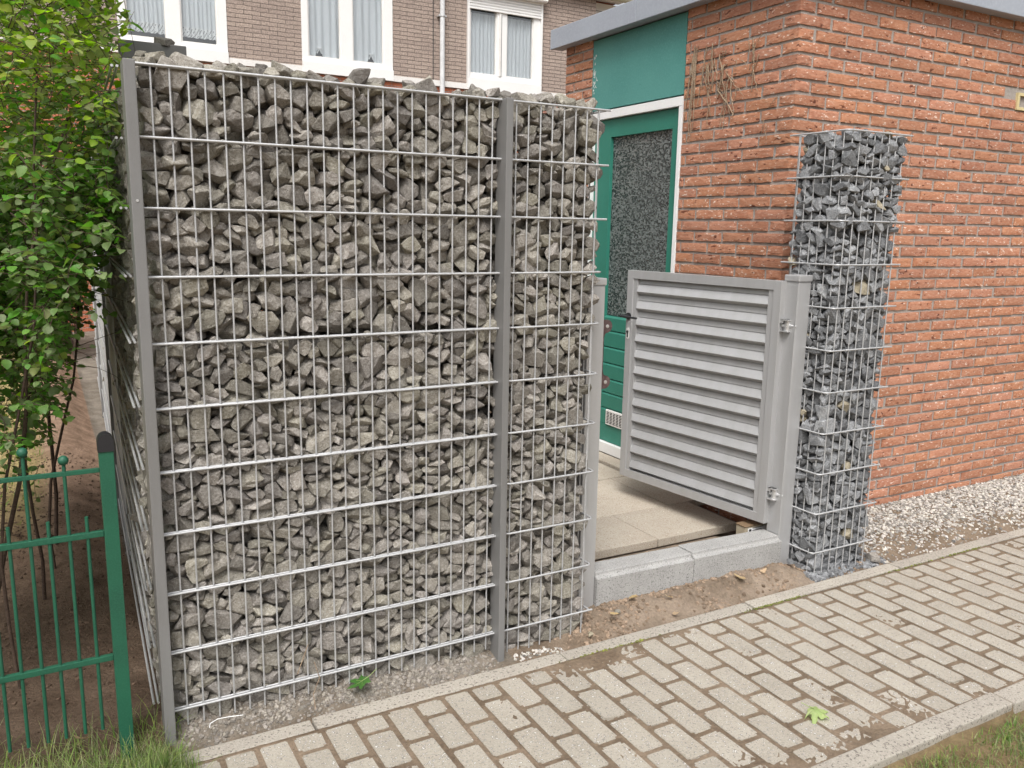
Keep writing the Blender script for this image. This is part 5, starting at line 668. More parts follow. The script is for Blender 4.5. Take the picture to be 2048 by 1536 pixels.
19,55,365,191,1181,-47,-76,-42,2,58,24,101,1175,78,55,15,15,71,65,153,1159,-76,5,2,0,50,50,223,1127,-54,-35,32,14,68,144,58,1153,5,-81,-38,3,84,169,264,1168,-70,-1,-70,18,87,170,50,1208,71,-44,-3,7,94,288,236,1244,96,18,13,
7,55,248,12,1212,36,60,-60,21,74,313,184,1190,-34,64,-42,8,82,363,249,1214,63,31,63,1,78,31,61,1210,5,-49,7,19,76,32,153,1197,6,-42,-75,2,66,56,198,1223,-27,6,52,17,66,107,69,1206,-48,-43,33,11,78,48,260,1214,0,-37,0,
15,58,331,91,1255,-51,-1,48,18,71,367,119,1270,12,65,18,20,59,371,104,1203,-60,55,55,5,68,323,145,1239,83,35,-32,15,57,265,252,1202,50,-56,-44,17,50,42,17,1242,-63,14,13,11,50,65,60,1193,8,-11,-78,13,50,17,266,1164,69,54,-32,
22,67,108,35,1249,6,-14,77,16,77,121,244,1232,20,-3,72,21,72,158,50,1261,-34,92,-1,19,85,271,251,1283,-36,91,-5,22,50,319,17,1219,15,-1,-98,20,82,347,182,1246,-11,40,52,0,51,361,221,1256,-6,-8,-98,21,62,85,83,1251,55,-34,-74,
0,64,78,114,1199,0,-45,-28,3,86,27,258,1273,-53,-53,-45,0,84,152,49,1295,74,65,10,16,53,220,262,1194,0,-18,-97,21,54,282,81,1233,-5,86,42,2,60,224,271,1237,17,-66,70,19,82,352,53,1240,2,22,38,17,52,312,204,1288,-77,-34,-52,
4,56,355,265,1261,-17,-30,-70,12,50,17,106,1233,42,-77,22,12,55,81,163,1232,-17,-68,22,19,65,68,216,1262,-72,32,-50,9,51,71,17,1273,-89,-19,21,2,52,225,216,1228,-15,-98,0,8,81,235,65,1248,-33,-64,-63,8,62,220,222,1270,-44,-55,53,
12,58,362,27,1287,13,-96,4,8,55,365,62,1310,-56,-27,73,6,83,360,224,1300,-27,-69,36,17,72,36,63,1266,1,25,-65,19,82,54,132,1254,-91,2,-22,22,71,24,205,1270,-70,54,39,13,86,95,46,1312,-51,-77,17,21,58,137,273,1280,69,15,-29,
7,81,295,16,1269,41,-57,57,19,77,302,225,1345,15,-48,-6,6,57,292,55,1266,50,-15,70,2,75,355,172,1319,-66,-67,-21,8,50,340,273,1301,70,5,-5,0,71,23,137,1284,-29,86,-7,6,52,77,175,1279,-72,-21,-11,8,85,87,254,1307,-66,35,-57,
4,91,163,27,1431,-76,-34,-27,14,70,178,249,1231,7,-9,71,23,70,223,35,1278,29,93,17,5,72,226,232,1314,-11,-10,75,13,51,308,155,1283,8,-8,-47,4,60,298,267,1328,32,75,55,17,59,31,28,1302,94,0,0,14,52,69,61,1285,32,8,80,
20,58,135,270,1428,96,-9,-9,18,84,151,56,1372,8,35,13,16,83,156,218,1279,70,2,-2,19,53,338,29,1322,18,-13,-65,15,90,194,237,1350,-10,-11,69,22,85,265,59,1318,-9,14,73,0,55,325,60,1296,-66,-47,27,4,55,361,266,1336,5,1,99,
23,73,32,44,1327,-21,21,67,5,86,79,114,1319,22,-66,-22,15,52,31,228,1319,-24,5,12,1,81,84,46,1467,45,-61,-54,3,54,111,265,1350,9,-69,-50,7,52,310,88,1299,-59,-51,32,16,52,182,208,1397,11,69,-69,12,58,310,144,1319,52,-47,-52,
6,63,360,111,1320,75,-2,-6,22,67,242,267,1342,74,-13,8,0,65,33,24,1386,-29,-62,67,5,51,24,105,1305,17,26,-71,19,50,46,264,1328,-36,-41,56,6,85,90,38,1409,8,-6,-92,3,53,185,273,1274,53,0,84,16,54,214,81,1338,-10,-69,-69,
4,50,154,266,1366,-12,-32,-86,22,71,366,38,1352,-35,-52,54,15,55,358,216,1347,-7,-80,57,5,57,259,256,1372,-14,9,-94,7,57,45,183,1304,-56,-71,27,8,55,20,139,1337,-74,-11,62,17,50,68,276,1366,13,-68,69,17,56,24,32,1438,12,-84,-7,
22,53,141,215,1329,12,69,69,21,51,49,24,1456,-45,32,-55,23,59,226,214,1355,9,-81,-23,17,82,325,86,1365,63,53,-42,15,50,259,213,1346,-55,37,68,11,83,343,256,1382,95,2,-26,9,51,17,73,1465,66,-39,-57,23,68,187,73,1314,94,19,-24,
13,94,46,76,1364,-58,-17,-31,0,52,200,72,1460,68,70,8,6,59,152,254,1322,-51,29,-74,5,68,314,38,1350,-31,-9,93,3,86,183,257,1411,30,40,19,12,76,272,67,1377,64,-12,-47,12,62,362,149,1359,-34,-47,24,5,56,273,277,1400,-77,20,7,
2,54,30,181,1368,-39,11,88,15,77,21,96,1422,-29,-33,71,21,72,69,191,1329,27,9,48,12,64,365,69,1414,-19,18,68,5,68,138,223,1361,97,-6,11,2,69,206,28,1326,57,-14,67,20,52,127,212,1429,-18,-97,-2,16,50,337,28,1393,36,-38,-54,
1,60,317,158,1359,17,1,58,21,70,347,200,1386,-43,-82,-19,9,54,37,107,1463,64,24,49,0,85,115,48,1348,55,-74,-24,3,79,120,249,1396,0,3,-69,14,77,203,60,1495,-54,-53,47,10,78,82,249,1420,57,56,39,6,53,263,62,1437,-29,-94,2,
1,51,226,257,1415,50,-2,79,16,50,301,79,1427,11,-51,60,14,63,372,105,1374,-59,-64,-31,0,90,310,141,1409,-40,57,-40,6,64,59,77,1456,-52,84,-1,1,60,45,122,1370,13,64,4,12,55,20,243,1351,-57,62,-36,11,91,247,39,1529,56,-13,-56,
10,51,14,199,1395,62,33,62,16,63,214,55,1378,-11,4,-41,19,88,297,232,1455,-23,-88,-37,22,68,298,23,1400,65,-16,68,22,55,362,181,1410,34,-2,49,12,76,260,215,1400,-69,14,14,19,86,137,71,1492,57,22,-60,17,79,78,172,1388,62,-31,-62,
13,76,61,228,1366,-42,33,18,2,53,23,64,1506,-33,72,-47,12,87,203,225,1460,11,20,-8,1,51,373,22,1392,49,54,61,9,54,246,213,1489,38,60,69,22,52,251,24,1362,-68,-24,-63,7,55,331,182,1437,67,-34,18,12,79,361,234,1438,0,-31,-58,
16,64,61,133,1435,-11,85,-45,14,72,78,111,1398,52,53,-50,4,92,128,239,1475,-61,74,20,12,65,294,22,1564,29,-64,64,17,51,281,256,1425,-23,-87,-38,18,65,353,126,1442,62,-57,-48,3,87,238,264,1477,55,-55,20,17,53,333,29,1448,-77,29,-51,
13,50,369,146,1403,-63,-33,19,13,57,368,194,1482,-78,-36,-21,19,88,28,246,1436,47,50,47,14,68,73,267,1484,44,38,-69,0,50,22,270,1371,50,74,-26,7,56,72,91,1495,-26,-56,-73,7,86,133,236,1519,13,-4,-69,14,89,243,24,1433,-67,3,73,
18,67,209,210,1526,-26,65,65,1,60,376,26,1453,65,17,73,8,52,307,153,1472,-7,69,-7,13,77,344,261,1480,-32,2,-87,23,59,11,133,1474,66,-39,-57,13,60,22,145,1397,44,-12,56,2,72,34,256,1499,-26,-60,61,4,50,144,18,1631,18,-63,-74,
15,69,235,266,1542,-2,73,4,20,68,209,78,1424,-76,7,4,13,52,298,272,1501,53,-25,-78,22,85,346,80,1464,1,94,-30,1,54,357,156,1473,14,-82,53,13,95,332,205,1501,36,-29,-84,8,60,77,127,1491,-68,-1,71,22,60,21,170,1436,-19,29,77,
13,55,29,244,1550,73,6,-9,0,57,151,17,1502,-71,-9,-30,0,59,134,215,1554,13,-32,-91,15,94,300,31,1485,-60,-38,-39,19,56,282,210,1516,89,6,-42,1,88,340,123,1503,11,-16,83,17,81,334,179,1551,44,6,3,2,50,333,275,1535,-67,-19,-19,
13,51,18,161,1506,-45,-34,73,8,70,68,186,1459,22,-11,29,8,55,81,209,1577,49,-37,7,19,53,178,45,1537,12,-80,45,0,50,75,263,1534,70,-70,-6,23,86,267,84,1488,-40,-57,-48,16,75,297,247,1552,47,77,40,11,52,361,26,1501,95,1,-10,
17,61,349,119,1542,-27,-92,-21,8,53,372,268,1517,0,70,0,23,87,43,33,1506,-42,-27,39,5,73,53,178,1498,27,-3,-23,7,61,12,218,1513,-7,70,-7,22,50,114,28,1472,23,52,-23,14,55,198,259,1517,59,65,-36,4,52,369,107,1604,-70,69,7,
22,69,242,228,1564,-19,28,-7,18,57,363,67,1514,14,95,25,13,52,364,146,1571,-80,54,17,14,52,360,254,1558,-35,-89,-15,7,58,37,117,1514,15,70,-50,8,62,80,161,1538,67,-18,-68,5,62,34,275,1564,-20,-67,-67,20,62,149,64,1547,19,-43,-74,
6,93,177,252,1573,60,-65,0,16,50,373,56,1591,-1,70,0,12,73,270,246,1594,-78,-52,28,19,77,319,69,1549,21,-2,-52,15,61,321,115,1585,77,2,-16,11,60,316,154,1592,-33,42,25,12,85,43,83,1551,-24,95,-14,16,54,71,211,1533,-17,-13,-97,
1,64,35,194,1585,-3,97,21,23,57,107,72,1557,-3,-44,-81,8,80,107,256,1570,-47,25,-73,13,50,362,36,1536,-26,57,-61,17,53,215,276,1605,-50,52,41,19,89,325,63,1604,16,17,-95,12,50,367,97,1566,7,9,-73,22,58,362,218,1572,-59,0,4,
17,59,56,26,1572,-71,-21,-66,23,66,25,170,1539,-8,23,-76,7,51,28,274,1617,-66,-37,-29,9,58,200,19,1560,-40,15,20,18,50,101,219,1621,-53,15,-77,12,50,363,149,1608,0,75,-64,17,50,248,274,1637,16,-73,50,16,88,256,49,1640,33,30,65,
19,92,205,42,1617,86,-26,-37,13,59,374,259,1636,-50,49,-50,0,64,31,89,1604,-60,-72,-21,14,51,29,211,1560,85,2,-4,14,65,35,239,1587,4,61,78,6,50,81,114,1572,-6,-53,-67,3,83,144,215,1636,-63,16,49,13,63,98,31,1515,-71,69,2,
2,52,212,214,1607,16,91,16,9,60,371,104,1638,-77,58,-17,15,82,347,190,1613,0,63,76,17,68,333,254,1597,-69,-71,-2,19,50,20,22,1559,-57,-15,69,20,51,57,159,1564,-88,24,-38,14,51,18,261,1696,-48,40,-51,4,81,137,35,1589,-92,-16,-22,
15,56,73,273,1606,7,85,50,16,60,259,67,1583,38,41,72,4,63,138,238,1676,61,68,-35,5,69,355,17,1578,67,12,-5,3,52,305,204,1590,12,49,31,1,90,242,224,1642,22,43,77,17,91,40,25,1649,-50,-50,-49,8,50,82,140,1606,-67,-26,65,
22,50,22,174,1622,26,-50,-10,21,51,20,64,1624,-40,-86,7,1,52,110,277,1648,-53,-42,-42,2,51,89,29,1550,54,-22,-1,13,58,276,254,1660,21,-35,-65,14,50,332,19,1630,97,3,-18,8,76,325,129,1648,26,-15,68,9,53,376,258,1591,56,-42,-56,
0,92,101,72,1618,45,71,-36,8,65,67,182,1625,46,-26,-35,9,81,38,232,1628,-14,92,34,3,50,91,20,1607,-85,32,-3,18,54,141,261,1614,35,-66,65,10,53,215,75,1657,83,6,-53,3,56,284,213,1661,-30,-73,-55,1,55,296,82,1687,-62,68,34,
6,91,356,104,1692,-77,-54,-10,0,87,323,239,1633,63,76,3,22,79,26,145,1585,60,48,-48,6,54,82,190,1673,65,-65,27,19,55,192,75,1561,9,-66,-30,11,55,174,271,1646,15,-62,75,14,57,167,18,1707,57,40,-39,2,78,257,231,1702,-79,45,-37,
20,62,375,38,1644,-56,-50,55,11,57,369,161,1656,59,-39,-55,4,94,339,236,1683,-24,8,74,11,57,52,61,1648,-55,-1,-17,3,62,76,104,1629,25,-58,-4,21,67,23,123,1649,58,-69,-29,23,63,117,24,1654,-9,86,-30,10,61,185,219,1649,8,-87,13,
15,50,180,26,1662,-45,-65,43,15,76,230,267,1736,-58,-35,72,23,85,326,31,1664,24,-93,12,8,56,324,182,1669,-40,23,45,11,54,369,259,1728,-8,-8,-69,13,62,95,38,1684,89,-8,-37,21,83,42,78,1694,31,-87,28,5,94,88,252,1677,-76,34,-31,
14,67,170,69,1669,75,-2,37,16,69,203,234,1691,14,-34,-51,11,56,239,78,1703,41,-20,32,0,63,203,218,1744,-1,-37,-17,11,54,216,24,1679,-80,35,4,8,73,325,122,1818,-57,34,53,8,65,319,256,1725,83,-48,22,9,94,35,199,1672,13,-15,69,
12,51,19,260,1666,-4,-4,77,16,60,33,265,1727,32,-7,93,6,89,144,57,1707,-21,91,13,8,69,158,254,1714,-28,27,-70,7,89,267,50,1714,37,1,42,18,60,305,220,1750,-17,-34,92,10,89,349,30,1712,-40,19,67,19,93,344,155,1734,-80,-31,47,
12,54,295,270,1757,74,-9,-2,16,71,37,24,1724,70,0,0,19,61,74,131,1660,-39,-13,-17,23,58,123,252,1735,-86,24,-41,21,54,102,85,1691,56,46,-40,23,66,136,203,1722,63,-33,43,14,51,198,83,1725,-52,-47,-47,12,50,306,197,1780,25,-33,81,
0,87,348,91,1754,28,32,-61,2,59,369,138,1809,-51,-56,61,16,51,319,173,1797,-17,47,-85,14,82,31,135,1712,-17,-34,-73,9,52,81,168,1704,21,-25,65,22,75,25,187,1724,43,-85,26,9,81,154,47,1759,75,64,-8,1,84,183,240,1765,-82,26,-48,
13,92,220,33,1743,-88,-31,-30,0,74,259,234,1782,15,5,-32,10,80,292,47,1753,-29,84,39,6,52,370,167,1776,41,-29,-83,0,51,373,196,1734,84,15,-46,8,56,74,115,1710,-42,35,47,19,71,69,156,1763,19,-4,-21,9,73,79,218,1717,47,25,-83,
21,69,148,67,1822,-20,-16,74,6,65,145,265,1780,-17,-70,32,23,64,267,82,1775,29,78,-37,10,65,235,232,1879,-14,-52,-48,6,85,275,27,1807,76,-1,-63,0,90,316,43,1955,-33,-80,42,19,51,374,231,1819,70,1,70,6,66,97,33,1738,37,50,68,
13,51,14,115,1766,-53,-46,53,2,60,87,262,1746,35,-72,11,9,52,143,33,1798,83,44,3,7,51,138,210,1783,92,4,-26,17,50,192,81,1776,-25,-25,-87,9,51,308,187,1842,-63,-53,-41,20,87,342,67,1801,13,-97,-11,10,93,332,86,1976,54,-76,0,
9,81,354,224,1777,-59,-13,-74,13,87,28,68,1778,-52,-52,-47,13,52,78,156,1727,6,-18,68,0,53,62,274,1795,67,10,-21,4,91,202,28,1805,-61,-50,-52,6,63,105,215,1819,-26,48,65,13,52,238,74,1875,-10,32,-13,11,80,270,220,1837,0,-64,0,
6,53,367,39,1754,46,55,34,15,54,149,19,1873,-16,74,62,12,58,211,267,1799,10,36,91,11,67,32,25,1785,-59,46,40,3,54,88,82,1748,55,30,-3,22,61,104,221,1770,-52,68,-20,18,53,334,16,1876,-38,59,59,23,56,175,262,1818,-10,-20,84,
12,58,217,76,1807,87,-33,-9,7,50,209,208,1796,39,-13,88,18,62,355,20,1826,-8,-75,64,14,76,202,246,1928,89,-29,-31,8,70,326,92,1922,-11,-62,75,6,89,89,45,1797,-13,-70,-68,15,86,42,178,1814,14,-95,-21,6,57,18,270,1778,-49,-50,-50,
15,79,119,62,1852,-20,-15,76,3,50,227,206,1828,1,78,-1,16,89,353,62,1866,52,-54,37,8,65,278,264,1871,-19,-65,52,1,50,375,82,1929,-63,37,-55,23,50,58,279,1843,0,-78,-61,23,57,359,279,1764,-62,4,1,12,58,184,20,1858,-20,68,66,
11,70,67,102,1803,29,67,-60,19,73,25,215,1772,38,62,21,12,60,266,20,1951,66,-22,22,8,55,99,262,1823,-29,18,-73,9,84,369,116,1873,-3,70,-3,22,59,221,259,1838,-37,86,26,10,68,372,29,1975,70,-1,-70,2,84,333,227,1879,-63,47,19,
19,81,326,263,1808,-59,-34,-32,2,94,47,44,1851,0,99,-1,23,87,42,131,1817,-51,-22,-5,3,72,51,242,1809,-26,-49,-82,9,83,275,76,1837,31,61,-56,7,61,118,222,1861,-70,69,-12,5,62,287,27,1872,4,-78,-8,3,52,148,232,1796,-19,-88,-35,
7,65,299,35,1913,-32,29,-63,20,58,366,177,1832,-13,18,80,6,71,365,268,1861,70,0,70,15,55,29,106,1863,3,0,0,16,56,77,115,1869,-78,-47,30,9,82,27,231,1851,-77,52,-5,3,57,33,72,1894,96,17,-9,22,69,161,210,1825,-9,-91,38,
20,54,39,13,1930,-74,-21,-17,7,53,141,251,1840,-73,14,19,8,57,209,72,1854,94,25,17,21,82,323,153,1878,-81,-5,56,15,82,224,222,1974,59,13,-20,3,58,19,116,1899,-69,-69,-10,7,54,69,114,1753,-10,-77,61,19,67,31,248,1893,11,-9,-79,
15,61,87,68,1885,-17,95,-5,7,60,133,273,1849,-73,13,18,3,94,179,71,1892,25,0,-96,4,58,329,213,1824,-1,49,-86,14,56,356,130,1993,63,-25,-10,0,65,273,227,1914,-17,83,-46,4,50,194,271,1968,-44,-12,-88,12,51,18,176,1914,6,-48,65,
20,82,57,164,1867,75,14,13,9,55,19,276,1938,-50,49,49,0,61,71,121,1910,20,-11,-62,3,86,183,217,1874,0,-92,14,8,67,103,22,1901,68,-18,18,13,50,286,210,1898,-47,21,74,8,83,240,27,1891,-56,-42,-42,4,59,354,139,1919,-39,74,-52,
20,53,368,179,1867,29,45,64,13,50,26,17,1887,0,99,-1,6,91,62,133,2025,91,21,-13,10,54,87,209,1888,19,44,-78,10,64,47,51,1919,-99,4,-4,10,62,78,262,1877,0,8,-99,2,61,101,69,1943,50,-65,-46,18,59,66,178,1924,78,54,-12,
18,63,192,65,1951,25,-61,-72,14,85,347,185,1921,33,7,9,15,56,370,262,1919,83,-51,-20,23,54,12,45,1956,67,21,67,18,90,54,92,1985,-27,-8,-66,12,51,71,229,1853,-71,4,-59,22,64,80,19,1952,38,45,-10,6,56,18,195,1882,27,27,-65,
0,78,136,57,1940,-63,-52,30,16,91,164,242,2060,-4,-9,69,4,54,186,24,1916,67,51,-12,4,63,319,100,2022,79,58,-11,11,64,322,226,1943,23,7,96,22,61,35,146,1949,-82,26,21,6,50,45,51,1953,-62,9,24,8,92,63,244,1939,39,26,51,
23,80,40,97,1939,-14,-30,-90,23,54,183,262,1861,8,-94,-17,18,54,122,23,2028,47,-19,13,23,50,102,280,1906,-48,-46,-39,9,55,213,19,1960,-6,81,33,23,50,240,236,1940,68,-67,-21,19,51,253,274,1920,69,13,-13,18,66,202,20,2008,28,-63,62,
20,58,32,54,2025,5,-37,-2,19,79,43,255,2003,98,2,12,16,50,167,27,1961,-58,-61,-47,9,69,202,272,1893,13,-69,69,7,59,257,85,1907,63,26,-22,10,52,305,187,2050,-12,69,-13,23,83,252,67,1970,73,-8,52,2,50,375,227,1953,60,-37,-60,
9,57,279,205,1955,25,-66,66,6,58,76,24,2015,33,-50,68,23,70,81,79,2041,-37,-34,-84,12,79,39,201,1999,3,95,19,23,79,111,42,1987,29,14,-56,21,60,161,275,2008,-68,15,16,6,57,157,75,1987,34,-90,-6,12,82,132,248,1907,-34,39,-66,
13,94,360,174,1978,-68,68,16,20,68,312,188,1989,8,68,1,5,80,305,271,1940,56,42,-42,2,54,36,24,1990,-33,-81,-40,14,78,22,114,2078,-58,60,35,12,93,147,231,1965,33,-35,-11,2,50,257,26,2014,55,-56,-46,13,52,76,205,2061,18,91,2,
0,50,223,65,2016,-74,-55,1,1,53,358,270,1963,89,14,-40,0,56,293,33,1999,-76,59,-17,9,53,313,150,1961,9,67,68,20,81,341,251,2016,-39,-31,38,11,61,126,75,2047,84,15,-44,16,50,92,216,1978,-46,-81,29,20,51,24,152,2007,-23,45,-85,
3,58,208,79,1999,11,-69,70,11,78,106,250,2016,38,54,43,17,54,281,28,2032,64,-56,-35,21,66,246,273,1974,-35,61,60,20,66,333,39,2023,38,15,-45,8,83,361,162,2036,61,37,58,1,51,288,241,1969,-31,82,-35,13,56,24,17,2030,-6,66,73,
0,73,60,179,1961,-5,22,96,15,66,62,260,2056,12,7,86,17,54,157,45,2016,22,-34,81,5,71,161,227,2018,-2,-7,-75,19,57,258,77,2036,-24,90,-29,23,55,226,248,2014,10,5,95,7,63,373,25,2042,69,-5,70,15,52,368,88,2000,-68,-41,57,
20,95,281,242,2020,88,-1,41,18,64,65,33,2063,-21,13,-68,0,76,35,162,2089,51,25,-43,10,50,16,268,2045,2,-82,13,10,50,222,72,2061,-42,12,-59,7,52,101,201,2037,-66,-23,-23,14,67,191,68,2043,19,36,76,6,59,122,218,2100,-45,45,-47,
17,66,230,20,2059,7,-62,77,1,93,315,132,2069,-56,44,-58,5,60,370,246,1998,-36,77,-39,1,69,17,43,2070,-59,36,-60,21,62,55,42,2103,-23,16,1,6,92,65,98,2114,-52,46,-56,0,73,173,34,2075,-83,0,-53,17,83,86,260,2106,28,-57,73,
8,59,271,68,2077,-77,60,17,22,52,25,226,2039,-31,-23,91,18,73,359,85,2058,-66,-51,8,19,85,355,217,2072,23,-43,-79,14,63,336,272,2072,4,-66,2,23,54,75,116,2069,-12,-11,35,2,83,29,224,2094,-46,50,-4,7,60,74,175,2054,58,-58,40,
21,95,120,42,2104,48,-65,-57,22,54,144,267,2113,-27,-86,-5,10,50,232,41,2101,-27,-7,12,16,93,233,229,2068,-1,-64,-11,7,64,326,142,2119,2,99,1,16,69,349,188,2126,-60,-7,13,12,89,292,249,2096,63,-28,-49,8,95,329,67,2119,84,-37,-12,
17,52,25,263,2123,61,63,-34,22,50,23,183,2035,60,61,-50,5,50,279,26,2075,49,-55,-65,2,93,183,236,2135,55,15,-34,19,50,185,82,2091,79,27,-21,20,52,278,216,2118,-72,-55,-32,4,68,324,21,2065,-69,-42,-42,11,64,350,248,2119,-23,84,-27,]
# ------------------------------------------------------------------ stones
def stone_bm(k, extra=0):
    r = random.Random(900 + k)
    a = 1.0; b = r.uniform(.58, .9); c = r.uniform(.34, .66)
    bm = bmesh.new(); bmesh.ops.create_cube(bm, size=1.0)
    for v in bm.verts: v.co = Vector((v.co.x * a, v.co.y * b, v.co.z * c))
    for i in range(r.randint(6, 9) + extra):
        d = Vector((r.gauss(0, 1), r.gauss(0, 1), r.gauss(0, 1))).normalized()
        s = math.sqrt((d.x * a) ** 2 + (d.y * b) ** 2 + (d.z * c) ** 2) * .5
        off = s * (r.uniform(.8, 1.02) if i < 9 or extra == 0 else r.uniform(.66, .86))
        bmesh.ops.bisect_plane(bm, geom=bm.verts[:] + bm.edges[:] + bm.faces[:], plane_co=d * off, plane_no=d, clear_outer=True)
        pts = [v.co.copy() for v in bm.verts]
        bm.free(); bm = bmesh.new()
        for p in pts: bm.verts.new(p)
        bmesh.ops.convex_hull(bm, input=bm.verts[:])
        for v in [v for v in bm.verts if not v.link_faces]: bm.verts.remove(v)
    bmesh.ops.dissolve_limit(bm, angle_limit=.03, verts=bm.verts[:], edges=bm.edges[:])
    bmesh.ops.remove_doubles(bm, verts=bm.verts[:], dist=.02)
    return bm
NP = 24
def stone_detail(k, lod):
    bm = stone_bm(k, 4)
    if lod:
        bmesh.ops.bevel(bm, geom=bm.edges[:], offset=.022, segments=1, profile=.6, affect='EDGES', clamp_overlap=True)
        bmesh.ops.triangulate(bm, faces=bm.faces[:])
        big = [e for e in bm.edges if e.calc_length() > .3]
        bmesh.ops.subdivide_edges(bm, edges=big, cuts=1)
        bmesh.ops.triangulate(bm, faces=bm.faces[:])
        for v in bm.verts:
            n_ = noise.noise_vector(v.co * 5.2 + Vector((k * 3.1, 0, 0)))
            v.co += n_ * .02
    else:
        bmesh.ops.triangulate(bm, faces=bm.faces[:])
    return bm
HULL = []; FINE = []
for k in range(NP):
    b = stone_detail(k, 1); b.verts.index_update(); FINE.append(([v.co.copy() for v in b.verts], [[v.index for v in f.verts] for f in b.faces])); b.free()
    b = stone_detail(k, 0); b.verts.index_update(); HULL.append(([v.co.copy() for v in b.verts], [[v.index for v in f.verts] for f in b.faces])); b.free()
def stone_mesh(k, m_, src=FINE):
    me = D.meshes.new('stone'); me.from_pydata([tuple(v) for v in src[k][0]], [], src[k][1]); me.materials.append(m_)
    return me
GROW = 1.16
def unpack(data):
    out = []
    for i in range(0, len(data), 8):
        k, s, x, y, z, a, b, c = data[i:i + 8]
        a, b, c = a / 99, b / 99, c / 99
        out.append((k, s / 1000 * GROW, Vector((x, y, z)) / 1000, Quaternion((math.sqrt(max(0, 1 - a * a - b * b - c * c)), a, b, c)).normalized()))
    return out
def baked(k, s, p, q, src, o):
    """stone shape stretched with its pile: s is a size triple along world x, y, z"""
    R_ = q.to_matrix()
    return [Vector((v.x * s[0], v.y * s[1], v.z * s[2])) for v in (R_ @ u for u in src[k][0])]
def put_stones(root, stones, material, matf, score, nmax):
    """the nmax best-scoring stones become parts, the rest one joined part"""
    st = sorted(stones, key=score)
    o = Vector(root.location)
    for k, s, p, q in st[:nmax]:
        me = D.meshes.new('stone'); me.from_pydata([tuple(v) for v in baked(k, s, p, q, FINE, o)], [], FINE[k][1]); me.materials.append(material(k, p))
        link('stone', me, root, p - o)
    vv = []; ff = []
    for k, s, p, q in st[nmax:]:
        n = len(vv); vv += [tuple(v + p - o) for v in baked(k, s, p, q, FINE, o)]; ff += [[i + n for i in f] for f in FINE[k][1]]
    me = D.meshes.new('stone_fill'); me.from_pydata(vv, [], ff); me.materials.append(matf)
    tag(link('stone_fill', me, root), kind='stuff')
RAWST = unpack(WALL)
def tile(f, fz, x0, xa, xb, z0, za, zb, mirror):
    """settled stones scaled by f across and fz upwards, from a window of the pile, set down at x0, z0"""
    out = []
    for k, s, p, q in RAWST:
        x = 1.565 - p.x if mirror else p.x
        if xa <= x < xb and za <= p.z < zb:
            qq = Quaternion((q.w, q.x, -q.y, -q.z)) if mirror else q
            c = Vector((x0 + (x - xa) * f, .012 + (p.y - .012) * .78, z0 + (p.z - za) * fz))
            if c.z + s * fz * .4 < 2.075 and c.z < 2.03: out.append((k, (s * f, s * .78, s * fz), c, qq))
    return out
WALLST = tile(.84, .66, -.035, -.035, 1.355, -.12, -.13, 1.86, False) + tile(.86, .72, -.035, -.035, 1.33, 1.21, .22, 1.5, True)
COLST = tile(.82, .66, 1.18, .62, 1.07, -.13, -.13, 1.74, True) + tile(.84, .70, 1.185, .2, .655, 1.11, .4, 1.8, True)
PILLST = unpack(PILL)
M_STONEU, M_BASALTU, M_BEIGEU = M_STONEF.copy(), M_BASALTF.copy(), None
M_STONEU.name = 'greywacke_single'; M_BASALTU.name = 'blue_basalt_single'
M_BEIGEU = mat('beige_stone_single', (.34, .30, .22), (.26, .225, .16), (.42, .38, .3), s1=20, s2=140, bump=.006, bs=100, objvar=.15, spec=.2)
GREY = [stone_mesh(k, M_STONE) for k in range(NP)]
def front_score(t):
    k, s, p, q = t
    return (p.y - .012) / .05 - max(s) * 14 - (2.5 if p.z > 1.97 else 0)

# wire meshes shared by all the mats
def rod_mesh(pts, r, n=8): return MB().tube(pts, r, n).mesh('rod', M_GALV)
VBAR = rod_mesh([(0, 0, 0), (0, 0, 2.065)], .003)
VBARL = rod_mesh([(0, 0, 0), (0, 0, 2.12)], .003)

# front wall panel between its two posts
def back_layer(root, sel):
    vv = []; ff = []; o = Vector(root.location)
    for k, s, p, q in RAWST:
        x = 1.565 - p.x
        if not sel(x) or p.z > 1.95: continue
        V_, F_ = HULL[k]; n = len(vv); R_ = q.to_matrix(); c = Vector((x, p.y + .112, p.z)) - o
        vv += [tuple(R_ @ v * s + c) for v in V_]; ff += [[i + n for i in f] for f in F_]
    me = D.meshes.new('stone_core'); me.from_pydata(vv, [], ff); me.materials.append(M_STONEF)
    tag(link('stone_core', me, root), kind='stuff')
gw = empty('gabion_wall', (-.06, 0, -.06), 'long grey stone gabion wall panel between two slim grey steel posts, beside the green fence', 'gabion wall')
def rel(root, p): return Vector(p) - Vector(root.location)
put_stones(gw, WALLST, lambda k, p: M_STONEU, M_STONEF, front_score, 300)
back_layer(gw, lambda x: x < 1.14)
for i in range(23):
    link('vertical_bar', VBAR, gw, rel(gw, (.05 * i + random.Random(i).gauss(0, .0006), 0, -.062)), (0, random.Random(i + 50).gauss(0, .0006), 0))
    link('vertical_bar', VBAR, gw, rel(gw, (.05 * i, .302, -.062)))
RODM = rod_mesh([(-.04, 0, 0), (.5, 0, 0), (1.135, 0, 0)], .004)
for j in range(11):
    for yy in (-.0071, .0071, .295):
        link('horizontal_rod', RODM, gw, rel(gw, (0, yy, .2 * j)))
q = MB(gw.location); q.box((-.075, -.048, -.5), (-.043, .03, 2.004), bev=.003); pl = q.build('post', M_POST, gw)
q = MB(gw.location); q.box((1.133, -.046, -.5), (1.16, .03, 2.004), bev=.003); q.build('post', M_POST, gw)
q = MB(gw.location)
for zz in (1.62,): q.tube([(-.059, -.0495, zz), (-.059, -.0475, zz)], .004, 8)
q.build('screw', M_STEEL, pl)

